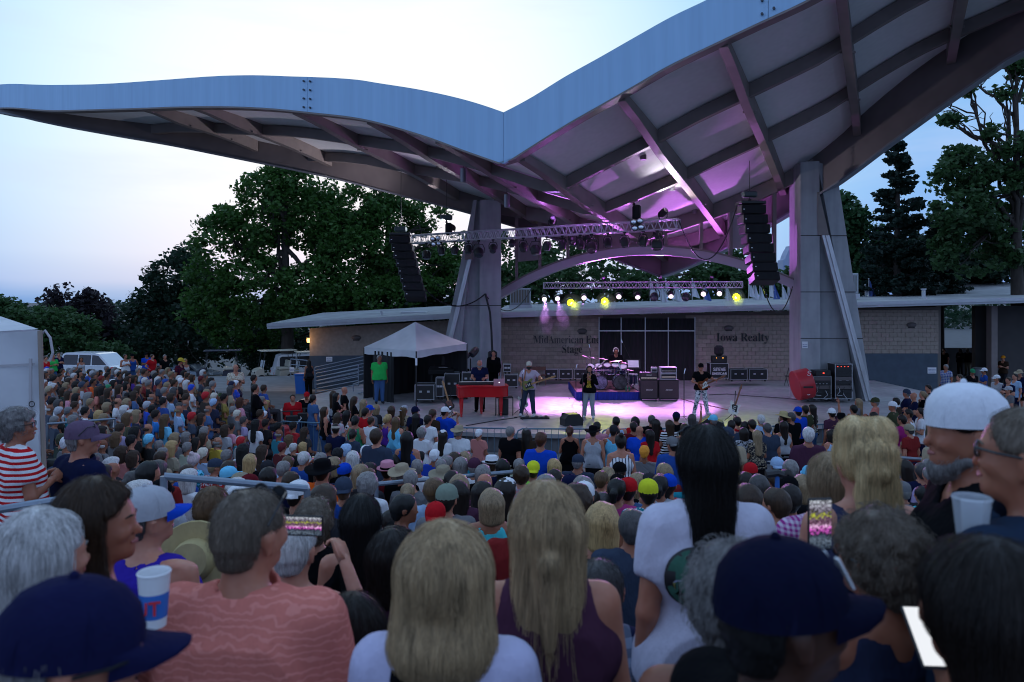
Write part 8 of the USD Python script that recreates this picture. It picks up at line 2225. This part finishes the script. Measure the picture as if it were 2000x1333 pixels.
def big_hair0(kind, h):
 B = Blob([-.24, -.30, -.62], [.24, .18, .24], h)
 def face(y0=.045): B.func(lambda x, y, z: np.where(z > .045, y - (y0 + .028 + .5 * (z - .045)), y - y0) + 0 * x)
 if kind == 'widebob':
  B.cone((0, -.02, .035), (0, .0, .03), .118, .112, k=.03)
  for sd in (-1, 1): B.cone((sd * .045, -.04, .02), (sd * .085, -.045, -.15), .085, .066, k=.05)
  B.cone((-.05, -.075, -.16), (.05, -.075, -.16), .072, k=.05); B.ripple(.007, 14, 3, (1, 1, .2)); face()
 elif kind == 'halfpony':
  B.cone((0, -.02, .038), (0, .0, .03), .116, .11, k=.03)
  for sd in (-1, 1): B.cone((sd * .045, -.05, 0), (sd * .085, -.105, -.40), .078, .035, k=.05)
  B.cone((0, -.06, 0), (0, -.115, -.42), .085, .03, k=.05); B.cone((0, -.122, -.02), (0, -.155, -.06), .024, .030, k=.012); B.cone((0, -.155, -.06), (0, -.16, -.30), .032, .012, k=.02)
  B.ripple(.007, 16, 5, (1, 1, .15)); face()
 elif kind == 'verylong':
  B.cone((0, -.02, .035), (0, .0, .03), .106, .102, k=.03)
  for sd in (-1, 1): B.cone((sd * .035, -.05, 0), (sd * .055, -.115, -.42), .068, .026, k=.05)
  B.cone((0, -.06, 0), (0, -.125, -.50), .08, .022, k=.05); B.ripple(.007, 14, 7, (1, 1, .12)); face()
 elif kind == 'looseknot':
  B.cone((0, -.02, .035), (0, .0, .03), .110, .105, k=.03); B.cone((-.05, -.03, .12), (.06, -.035, .115), .06, .065, k=.03); B.cone((0, -.09, .05), (0, -.11, .0), .06, .05, k=.03)
  for x, L, w in ((-.07, -.26, .02), (-.03, -.30, .026), (.02, -.33, .026), (.065, -.28, .024), (.09, -.2, .018)): B.cone((x * .6, -.10, .06), (x, -.125, L), .036, w * .6, k=.02)
  B.ripple(.014, 22, 9, (1, 1, .5)); B.ripple(.005, 60, 10, (1, 1, .2)); face(.03)
 elif kind == 'fluffy':
  B.cone((0, -.022, .035), (0, .004, .032), .118, .108, k=.03); B.cone((0, -.05, -.02), (0, -.055, -.05), .09, .07, k=.04); B.ripple(.022, 22, 11); B.ripple(.008, 60, 12); face(.05); B.func(lambda x, y, z: -.105 - z + 0 * x + 0 * y)
 elif kind == 'softbob':
  B.cone((0, -.02, .035), (0, .0, .03), .115, .108, k=.03)
  for sd in (-1, 1): B.cone((sd * .05, -.025, .01), (sd * .066, -.02, -.13), .076, .05, k=.05)
  B.cone((0, -.06, -.02), (0, -.065, -.13), .085, .06, k=.05); B.ripple(.006, 16, 13, (1, 1, .2)); face(.03)
 elif kind == 'close':
  B.cone((0, -.014, .025), (0, .006, .024), .0985, .095, k=.03); B.cone((0, -.04, -.03), (0, -.045, -.05), .074, .058, k=.04); B.ripple(.0015, 60, 15)
  B.func(lambda x, y, z: np.minimum(y - (.05 + .6 * (z - .03)), .5) + 0 * x); B.func(lambda x, y, z: (.014 - z) * (y > -.04) + (-.08 - z) * (y <= -.04) + 0 * x)
 return B.mesh(0)
HM = {}
def drape_on(v, pts_xz, off=.005, side=-1):
 """y of the cloth's back (side -1) or front surface under points (x, z)"""
 back = v[v[:, 1] * side > -.02]; t = cKDTree(back[:, [0, 2]]); _, i = t.query(pts_xz, k=6)
 return side * (back[i][:, :, 1] * side).max(1) + side * off
def hero(label, px, py, d, rz, sit, sex, fat, hair, hc, top, legs=('pants', 'denim'), arms=('lap', 'lap'), yaw=0, pitch=0, sk='a', cap=None, brimc=None, back=False, H=None, extra=None, n_str=2600, sl=.09, sw=.0011, st=None, beard=None, h=None, collar=False, glasses=None, cz=.022):
 h = h or (0.0125 if d < 2.8 else .016); F = Fig(sit, sex, fat, arms); H0 = F.top; hat_up = .03 if cap else .018
 sc = (H or (1.72 if sex == 'm' else 1.64)) / 1.755
 ztop = Z(py, d); pos = (X(px, d), d, ztop - sc * (H0 + hat_up))
 assert len(label.split()) <= 16, label
 t = thing('person', label, 'person', pos, rz, None, scale=(sc, sc, sc)); tw = lambda v: twist(v, F, yaw, pitch)
 v, f = F.body(h, 0, hands=.7, legs=False); obj('body', (tw(v), f), smat(sk), t, smooth=True)
 sv, sf = F.shirt(h * 1.3, 0, top[0], wrinkle=.011, g=.016, seed=int(px)); obj('shirt', (sv, sf), cmat(top[1], st), t, smooth=True)
 obj({'pants': 'trousers'}.get(legs[0], legs[0]), F.pants(.022, .003, legs[0]), cmat(legs[1]), t, smooth=True)
 if collar:
  B = Blob(F.hc + [-.16, -.16, -.30], F.hc + [.16, .16, .02], .008); B.cone((0, -.006, F.neck - .055), (0, .012, F.neck + .005), .108, .090, k=.01); B.cone((0, -.006, F.neck - .08), (0, .014, F.neck + .05), .090, .074, sub=True); B.clip((0, 0, F.neck + .012), (0, -.35, 1)); B.clip((0, 0, F.neck - .045), (0, 0, -1)); obj('collar', B.mesh(0), cmat(top[1]), t, smooth=True)
 if hair:
  hv, hf = big_hair(hair) if hair in ('widebob', 'halfpony', 'verylong', 'looseknot', 'fluffy', 'softbob', 'close') else hair_mesh(hair, .010, 0)
  hv = tw(hv + F.hc); hh = obj('hair', (hv, hf), hmat(hc), t, smooth=True)
  if n_str: strand_curves(hh, 'strands', hv, hf, hmat(hc), n_str, sl, sw, int(px * 3), wild=.8 if hair in ('fluffy', 'curly') else .10, lift=.006 if hair in ('fluffy', 'curly') else .0025)
 if cap:
  dz = F.hc + [0, -.006, cz]; cr, br = cap_mesh(back, 30); c = obj('cap', (tw(cr[0] * [1.02, 1.02, 1.06] + dz), cr[1]), cmat(cap), t, smooth=True); obj('brim', (tw(br[0] * [1.02, 1.05, 1] + dz), br[1]), cmat(brimc or cap), c, smooth=True)
  sm = [pipe([(.111 * math.sin(a) * math.cos(b), .119 * math.cos(a) * 0 + .119 * math.sin(a) * math.sin(b), .127 * math.cos(a) - .004) for a in np.linspace(.05, 1.5, 9)], .0014, 4) for b in np.arange(6) * math.pi / 3 + .2]; v_, f_ = tm(cat_(sm)); obj('seams', (tw(v_ * [.985, .985, .99] + dz), f_), cmat(cap), c)
 if beard:
  B = Blob([-.13, -.03, -.20], [.13, .17, .02], .009); B.cone((-.066, .015, -.072), (0, .074, -.112), .016, .030, k=.03); B.cone((.066, .015, -.072), (0, .074, -.112), .016, .030, k=.03); B.cone((0, .076, -.11), (0, .08, -.135), .026, .016, k=.02); B.ripple(.006, 40, 3)
  bv, bf = B.mesh(0); bv = tw(bv * [.92, 1, 1] + F.hc); bb = obj('beard', (bv, bf), hmat(beard), t, smooth=True); strand_curves(bb, 'strands', bv, bf, hmat(beard), 1200, .03, .0011, 5)
 if glasses:
  z = .012 if glasses == 'eyes' else .098; y = .100 if glasses == 'eyes' else .078; gm = []
  for s_ in (-1, 1):
   ring = [(s_ * (.034 + .026 * math.cos(a)), y - .02 * abs(math.cos(a)) * 0, z + .020 * math.sin(a)) for a in np.linspace(0, 2 * math.pi, 15)]; gm.append(pipe(ring, .0028, 5)); gm.append(pipe([(s_ * .060, y - .003, z + .006), (s_ * .092, y - .05, z + .004), (s_ * .099, -.005 if glasses == 'eyes' else -.035, z - .0 if glasses == 'eyes' else z - .055)], .0032, 5))
  gm.append(pipe([(-.009, y, z + .004), (0, y + .002, z + .008), (.009, y, z + .004)], .0028, 5)); v_, f_ = tm(cat_(gm)); g_ = obj('glasses' if glasses == 'eyes' else 'sunglasses', (tw(v_ + F.hc), f_), M['glassframe'], t)
  ln = cat_([mv(rot(lathe([(0, .002), (.023, 0), (0, -.002)], 12), [1, 0, 0], 90), s_ * .034, y - .001, z) for s_ in (-1, 1)]); v_, f_ = tm(ln); obj('lenses', (tw(v_ + F.hc), f_), M['clear'] if glasses == 'eyes' else M['glassdark'], g_)
 ev = [tm(mv(trimesh.creation.icosphere(2, .0125), s_ * .034, .0785, .006)) for s_ in (-1, 1)]; v_, f_ = joinvf(*ev); obj('eyes', (tw(v_ + F.hc), f_), M['eyeball'], t, smooth=True)
 ev = [tm(mv(trimesh.creation.icosphere(1, .0062), s_ * .034, .0865, .006)) for s_ in (-1, 1)]; v_, f_ = joinvf(*ev); obj('irises', (tw(v_ + F.hc), f_), M['eye'], t, smooth=True)
 br = cat_([pipe([(s_ * .016, .099, .026), (s_ * .036, .096, .031), (s_ * .052, .083, .026)], [.003, .004, .002], 5) for s_ in (-1, 1)]); v_, f_ = tm(br); obj('eyebrows', (tw(v_ + F.hc), f_), hmat(hc if hc not in ('white', 'pinkwhite') else 'grey'), t)
 lp_ = cat_([pipe([(-.022, .094, -.056), (0, .104, -.053 - .006 * k), (.024, .094, -.056)], [.003, .006, .003], 6) for k in (0, 1)]); v_, f_ = tm(lp_); obj('lips', (tw(v_ + F.hc), f_), M['lip'], t)
 a = math.radians(rz); o = np.array(pos)
 def wp(p): p = np.array(p) * sc; return o + [p[0] * math.cos(a) - p[1] * math.sin(a), p[0] * math.sin(a) + p[1] * math.cos(a), p[2]]
 if extra: extra(t, F, tw, sv, wp)
 return t, F, wp
M['eyeball'] = plain('eye_white', (.6, .58, .56), .2); M['lip'] = plain('lips', (.34, .10, .09), .4)
def strap(t, F, sv, x0, x1, m='black', w=.014):
 """a bag strap over the back from one shoulder to the other hip"""
 u = np.linspace(0, 1, 14); xs = x0 + (x1 - x0) * u; zs = (F.sz + .045) + (F.hz + .02 - F.sz - .045) * u
 y = drape_on(sv, np.stack([xs, zs], -1), .003); y[0] += .02
 d = np.array([x1 - x0, F.hz - F.sz]); nrm = np.array([-d[1], d[0]]) / np.linalg.norm(d) * w * 1.3
 V = np.vstack([np.stack([xs + s_ * nrm[0], y, zs + s_ * nrm[1]], -1) for s_ in (-1, 1)] + [np.stack([xs + s_ * nrm[0], y + .006, zs + s_ * nrm[1]], -1) for s_ in (-1, 1)]); k = 14
 Fq = [(i, i + 1, k + i + 1, k + i) for i in range(k - 1)] + [(i, 2 * k + i, 2 * k + i + 1, i + 1) for i in range(k - 1)] + [(k + i, k + i + 1, 3 * k + i + 1, 3 * k + i) for i in range(k - 1)]
 obj('bag_strap', (V, np.array(Fq)), cmat(m), t)
HAIR.update({'paleblonde': (.62, .46, .24), 'greyblonde': (.40, .28, .155), 'browngrey': (.13, .10, .075)})  # lighter and greyer blonde and brown hair tones
hero('woman with curly grey hair in a red and white striped shirt by the white tent', 33, 797, 5.2, -40, False, 'f', .04, 'fluffy', 'grey', ('tee', 'white'), st=('red', 'h', .042), arms=('front', 'front'), yaw=-.5, sk='b', glasses='eyes', n_str=1500)
hero('man in a navy shirt and purple-grey cap with sunglasses on it', 158, 820, 5.5, -35, False, 'm', .05, 'close', 'grey', ('tee', 'navy'), arms=('front', 'front'), yaw=-.4, cap=(.13, .085, .14), glasses='head', n_str=900, sl=.02, collar=True)
hero('woman with white bobbed hair at the left edge of the foreground', 78, 998, 1.95, -18, True, 'f', .02, 'softbob', 'white', ('tee', 'navy'), sk='e', n_str=5000, yaw=-.3)
hero('person in a dark navy cap, lowest at the left corner of the foreground', 104, 1128, 1.25, -52, True, 'm', .03, 'close', 'grey', ('tee', 'black'), cap=(.009, .010, .045), yaw=-.1, pitch=-.1, glasses='eyes', n_str=2000, sl=.03)
t, F, wp = hero('woman with brown bobbed hair in profile facing right, wearing a navy top', 186, 938, 2.15, -48, True, 'f', .02, 'softbob', 'brown', ('tank', 'navy'), arms=('lap', ((.06, .05, -.27), (-.02, .24, -.20))), yaw=-.45, sk='b', n_str=5000)
M['foam'] = plain('foam_cup', (.75, .76, .78), .8); M['cupblue'] = plain('cup_blue', (.03, .16, .55), .6); M['cupred'] = plain('cup_red', (.6, .03, .05), .6)
c_ = P(301, 1118, 1.95); t = thing('foam_cup', 'white foam cup with blue and red print held by the brown-haired woman', 'cup', c_ - [0, 0, .14])
obj('cup', lathe([(0, 0), (.030, 0), (.040, .135), (.0425, .14), (.040, .144), (.037, .138), (.028, .01), (0, .01)], 24), M['foam'], t, smooth=50); obj('print', lathe([(.0322, .025), (.0372, .09)], 24), M['cupblue'], t)
for k, a in enumerate((-25, 20)): obj('red_letter', rot(mv(rot(meshkit.text_mesh('UT'[k], .035, .002, bold=True), [1, 0, 0], 90), -.012, -.0385, .04), [0, 0, 1], a), M['cupred'], t)
hero('man in a grey cap with blue brim and a blue-purple sleeveless shirt', 286, 947, 3.25, -18, True, 'm', .05, 'close', 'darkgrey', ('tank', (.035, .02, .30)), cap='lgrey', brimc='royal', yaw=-.45, pitch=.05, sk='e', n_str=900, sl=.02)
def hat_back(t, F, tw, sv, wp):
 b = thing('straw_hat', 'pale straw hat hanging on the back of the man in black', 'hat', wp((.02, -.20, F.sz + .02)), 8); m = lathe([(.19, .01), (.185, .03), (.15, .02), (.105, .015), (.10, .06), (.085, .12), (0, .128)], 26); m = rot(m, [1, 0, 0], 76)
 obj('hat', m, cmat('straw'), b, smooth=40); obj('cord', pipe([(0, -.03, .08), (.01, -.11, -.05), (.0, -.12, -.16), (.01, -.11, -.28)], .006, 6), M['black'], b); obj('tassel', cat_([tube((.01, -.11, -.27), (.01 + .02 * math.cos(k), -.11 + .012 * math.sin(k), -.42), .004, .002, 4) for k in range(9)]), hmat('brown'), b)
hero('man with light brown hair in a black shirt with a hat on his back', 412, 945, 3.9, -6, True, 'm', .03, 'close', 'lightbrown', ('tee', 'black'), extra=hat_back, n_str=1500, sl=.03)
def polo(t, F, tw, sv, wp): pass
_SAL = (.64, .195, .155)
hero('man with short grey hair and sunglasses on his head in a pink polo shirt', 480, 947, 2.1, -6, True, 'm', .045, 'close', 'browngrey', ('tee', _SAL), st=((.70, .245, .20), 'wav', .05), yaw=-.35, collar=True, glasses='head', n_str=5200, sl=.018, sw=.0009, H=1.80)
t, F, wp = hero('person with white hair in a denim sleeveless top holding up a phone', 572, 1012, 2.9, -8, True, 'f', .05, 'close', 'white', ('tank', 'denim'), st=((.20, .32, .50), 'floral', .03), arms=('phone', ((.14, .20, -.16), (-.02, .34, .10))), sk='e', n_str=1500, sl=.03)
phone('wide lit phone held up by the person in the denim top', P(590, 1027, 2.55), -6, True)
hero('woman with curly greyish hair in a black top behind the held-up phone', 612, 975, 3.9, 4, True, 'f', .03, 'fluffy', 'browngrey', ('tee', 'black'), n_str=2200, sl=.05)
hero('woman with straight black hair in a black tank top left of the white-blonde bob', 706, 965, 3.5, -4, True, 'f', 0, 'verylong', 'black', ('tank', 'black'), n_str=3000, sl=.12)
hero('woman with long wavy dark brown hair between the black-haired woman and the bob', 768, 1033, 3.0, 0, True, 'f', .01, 'wavy', 'dark', ('tee', 'plum'), n_str=2500)
hero('dark haired person low behind the pink polo man and the bob', 690, 1163, 2.35, 0, True, 'f', 0, 'softbob', 'dark', ('tee', 'black'), n_str=2500)
hero('woman with a wide ash-blonde bob in a pale lilac shirt with a black strap', 868, 1027, 1.8, -3, True, 'f', .02, 'widebob', 'greyblonde', ('tee', (.52, .50, .68)), n_str=9000, sl=.13, sw=.0012, extra=lambda t, F, tw, sv, wp: strap(t, F, sv, -.10, -.11, w=.016))
hero('woman with a blonde half ponytail in a plum sleeveless top, centre of the foreground', 1066, 947, 2.15, 2, True, 'f', .035, 'halfpony', 'greyblonde', ('tank', 'plum'), n_str=9000, sl=.14, sw=.0012, arms=('lap', 'lap'), extra=lambda t, F, tw, sv, wp: obj('hair_tie', (lambda v, f: (tw(v + F.hc), f))(*tm(mv(rot(trimesh.creation.torus(.025, .006, 18, 6), [1, 0, 0], 50), 0, -.148, -.045))), cmat('tan'), t))
def teeback(t, F, tw, sv, wp):
 strap(t, F, sv, -.06, .18)
 c = np.array([-.075, F.sz - .15]); R_ = .105
 def disc(f, off, m, nm):
  pts_ = np.array([c + R_ * np.array(p) for p in f]); V = np.stack([pts_[:, 0], drape_on(sv, pts_, off), pts_[:, 1]], -1); return V
 a = np.linspace(0, 2 * math.pi, 33)[:-1]
 for rr0, rr1, m, off, nm in ((0, 1, 'black', .004, 'badge_ring'), (0, .93, 'lightbadge', .0055, 'badge_sky')):
  g = [(0, 0)] + [(q * rr1 * math.cos(b), q * rr1 * math.sin(b)) for q in (.35, .7, 1) for b in a]; V = disc(g, off, m, nm); Fq = [(0, 1 + (k + 1) % 32, 1 + k) for k in range(32)] + [x for r_ in (0, 1) for k in range(32) for x in ((1 + r_ * 32 + k, 1 + r_ * 32 + (k + 1) % 32, 33 + r_ * 32 + (k + 1) % 32), (1 + r_ * 32 + k, 33 + r_ * 32 + (k + 1) % 32, 33 + r_ * 32 + k))]
  obj(nm, (V, np.array(Fq)), M[m] if m == 'black' else cmat((.05, .14, .10)), t, smooth=True)
 for poly, col, off in (([(-.75, -.1), (-.4, .22), (-.15, .05), (.15, .35), (.45, .1), (.75, .15), (.7, -.1)], (.30, .33, .45), .007), ([(-.75, -.1), (.75, -.1), (.6, -.5), (-.6, -.5)], (.30, .27, .08), .0073), ([(-.6, -.48), (.6, -.48), (.35, -.82), (-.35, -.82)], (.02, .04, .02), .0076), ([(-.55, -.5), (-.42, .2), (-.30, -.5)], (.006, .012, .008), .0085), ([(-.7, -.5), (-.6, .0), (-.5, -.5)], (.006, .012, .008), .0085)):
  pts_ = np.array([c + R_ * np.array(p) for p in poly]); V = np.stack([pts_[:, 0], drape_on(sv, pts_, off), pts_[:, 1]], -1); obj('badge_picture', (V, np.array([(0, i, i + 1) for i in range(1, len(poly) - 1)])), cmat(col), t)
 m = meshkit.text_mesh('S', .03, .001, bold=True); v_ = m.vertices; pts_ = np.stack([v_[:, 0] + c[0] - .035, v_[:, 1] + c[1] + .05], -1); V = np.stack([pts_[:, 0], drape_on(sv, pts_, .008), pts_[:, 1]], -1); obj('lettering', (V, m.faces), M['black'], t)
hero('tall woman with very long black hair and sunglasses on her head in a white T-shirt', 1378, 830, 2.6, 2, False, 'f', .02, 'verylong', 'black', ('tee', (.60, .58, .70)), arms=('down', 'down'), n_str=6000, sl=.16, glasses='head', extra=teeback, H=1.70)
hero('woman with messy pinned blonde hair in a slate sleeveless top, arm bent outwards', 1684, 836, 2.75, 4, False, 'f', .04, 'looseknot', 'paleblonde', ('tank', (.035, .04, .085)), arms=(((.19, .02, -.22), (.03, .18, -.38)), 'front'), n_str=7000, sl=.12, sk='e', extra=lambda t, F, tw, sv, wp: strap(t, F, sv, -.09, .15), H=1.72)
hero('woman with long ash-brown hair in a purple checked shirt left of the blonde', 1622, 884, 3.1, -4, False, 'f', .02, 'verylong', 'ash', ('tee', (.60, .50, .62)), st=((.30, .03, .22), 'plaid', .02), arms=('front', 'front'), n_str=4000, sl=.12)
hero('bearded man in a white backwards cap facing left on the right side', 1900, 752, 2.35, 72, False, 'm', .05, 'close', 'dark', ('tee', 'black'), cap=(.72, .74, .80), back=True, yaw=.05, pitch=-.04, sk='b', beard='grey', cz=.034, arms=('front', 'front'), H=1.82, n_str=1500, sl=.02)
hero('man with short grey hair and glasses in slate collared shirt at the right edge', 2022, 782, 1.75, 28, False, 'm', .04, 'close', 'browngrey', ('tee', (.015, .028, .055)), glasses='eyes', yaw=.3, collar=True, arms=('front', 'front'), sk='b', n_str=3000, sl=.02)
t = thing('clear_cup', 'clear plastic cup held by the man at the right edge', 'cup', P(1898, 1062, 1.72)); obj('cup', lathe([(0, 0), (.030, 0), (.040, .10), (.043, .105), (.040, .11), (.038, .10), (.028, .006), (0, .006)], 22), M['clear'], t, smooth=50)
def caplogo(t, F, tw, sv, wp):
 m = meshkit.text_mesh('N', .06, .004, bold=True); m = rot(rot(m, [0, 0, 1], 0), [1, 0, 0], 90); m.apply_translation([-m.extents[0] / 2, 0, 0]); m = rot(m, [0, 0, 1], 180); m = rot(m, [1, 0, 0], 28); v_, f_ = tm(m); obj('cap_emblem', (tw(v_ + F.hc + [0, .125, .05]), f_), M['paper'], t)
hero('dark-skinned man in a navy cap facing right, low in the right foreground', 1520, 1046, 1.28, -74, True, 'm', .04, 'close', 'black', ('tee', 'black'), cap=(.005, .006, .022), yaw=-.1, pitch=.02, sk='d', extra=caplogo, n_str=1200, sl=.012)
hero('woman with short curly brown-grey hair, glasses and a slate tank top holding a phone', 1724, 1000, 1.95, 10, True, 'f', .02, 'fluffy', 'browngrey', ('tank', (.022, .028, .06)), arms=('lap', ((.05, .2, -.16), (.0, .33, .07))), yaw=.35, sk='b', glasses='eyes', n_str=6000, sl=.035)
t = phone('upright phone showing the stage, held left of the curly brown-haired woman', P(1601, 1024, 2.1), 6, False)
hero('woman with curly grey-white hair in a blue leopard print top behind the navy cap', 1428, 1068, 1.7, -6, True, 'f', .03, 'fluffy', 'grey', ('strap', (.10, .13, .22)), st=((.015, .018, .04), 'floral', .022), sk='c', n_str=6000, sl=.04)
hero('woman with long dark hair in a white knit top at the bottom right corner', 1930, 1052, 1.2, 12, True, 'f', .01, 'verylong', 'dark', ('tank', (.5, .5, .62)), st=((.36, .37, .5), 'h', .012), sk='b', n_str=7000, sl=.16)
t = phone('bright white phone screen left of the dark-haired woman in the corner', P(1811, 1244, 1.7), -4, False, None, -50)
UsdShade.MaterialBindingAPI(stage.GetPrimAtPath(str(t.GetPath()) + '/screen')).Bind(emis('bright_screen', (.92, .95, 1.0), .95))
hero('man with dark grey hair in a blue plaid shirt half hidden by the half-ponytail blonde', 1172, 1085, 2.75, 0, True, 'm', .04, 'close', 'darkgrey', ('tee', (.30, .36, .48)), st=((.015, .02, .06), 'plaid', .055), n_str=2000, sl=.02)
# blue slatted benches in the terrace, the backed one at the right carries a notice
M['benchblue'] = plain('blue_bench_paint', (.045, .085, .17), .4, metal=.2, noise=.15, scale=6)
def bench(label, x0, x1, y, back=True, group=None):
 t = thing('bench', label, 'bench', ((x0 + x1) / 2, y, floor_z(0, y)), 0, group); w = (x1 - x0) / 2
 for k in range(3): obj('seat_slat', rbox(-w, w, -.02 + k * .13, .10 + k * .13, .40, .43, .01), M['benchblue'], t)
 if back:
  for k in range(3): obj('back_slat', rbox(-w, w, -.11, -.08, .50 + k * .13, .61 + k * .13, .01), M['benchblue'], t)
 for x in (-w + .1, 0, w - .1): obj('leg', cat_([box(x - .025, x + .025, .02, .07, 0, .399), box(x - .025, x + .025, .28, .33, 0, .399)] + ([box(x - .025, x + .025, -.079, -.03, .0, .88)] if back else [])), M['benchblue'], t)
for i, y in enumerate((4.15, 5.05, 5.95, 6.85, 7.75, 8.65, 9.55, 10.45, 11.35)):
 for j, (a, b) in enumerate(((-.52 * y, -.2 * y), (-.17 * y, .2 * y), (.24 * y, .62 * y))):
  bench(f"backless blue bench under the {('left', 'middle', 'right')[j]} seats, {('first', 'second', 'third', 'fourth', 'fifth', 'sixth', 'seventh', 'eighth', 'ninth')[i]} row", a, b, y - .15, False, 'blue benches in the rows')
t = thing('backed_bench', 'blue bench with slatted back right of the curly brown-haired woman', 'bench', (0, 2.6, 0))
for k in range(5): obj('back_slat', rbox(1.40, 2.4, 0, .03, 2.93 + k * .145, 3.055 + k * .145, .01), M['benchblue'], t)
for k in range(3): obj('seat_slat', rbox(1.40, 2.4, .05 + k * .13, .17 + k * .13, 2.86, 2.89, .01), M['benchblue'], t)
obj('leg', cat_([box(x - .025, x + .025, .031, .08, 2.4, 3.6) for x in (1.5, 1.9, 2.3)]), M['benchblue'], t)
t = thing('bench_notice', 'white notice lettered NO hanging on the blue bench back', 'sign', P(1806, 1080, 2.5)); obj('sheet', rbox(-.07, .07, -.004, .0, -.07, .045, .003), M['paper'], t); m = rot(meshkit.text_mesh('NO', .032, .002, bold=True), [1, 0, 0], 90); obj('lettering', mv(m, -.05, -.0045, -.035), M['ink'], t); obj('clip', box(-.01, .01, -.012, -.005, .025, .06), M['black'], t)
# crutch-like blue pole with a black pad, standing among the seats
t = thing('cane', 'blue pole with a black padded top standing among the right seats', 'cane'); p = P(1518, 1010, 5.6); obj('pole', tube(p - [0, 0, .9], P(1518, 930, 5.6), .018, n=8), M['binblue'], t); obj('pad', pipe([P(1496, 927, 5.6), P(1518, 924, 5.6), P(1529, 928, 5.6)], .03, 8), M['black'], t)
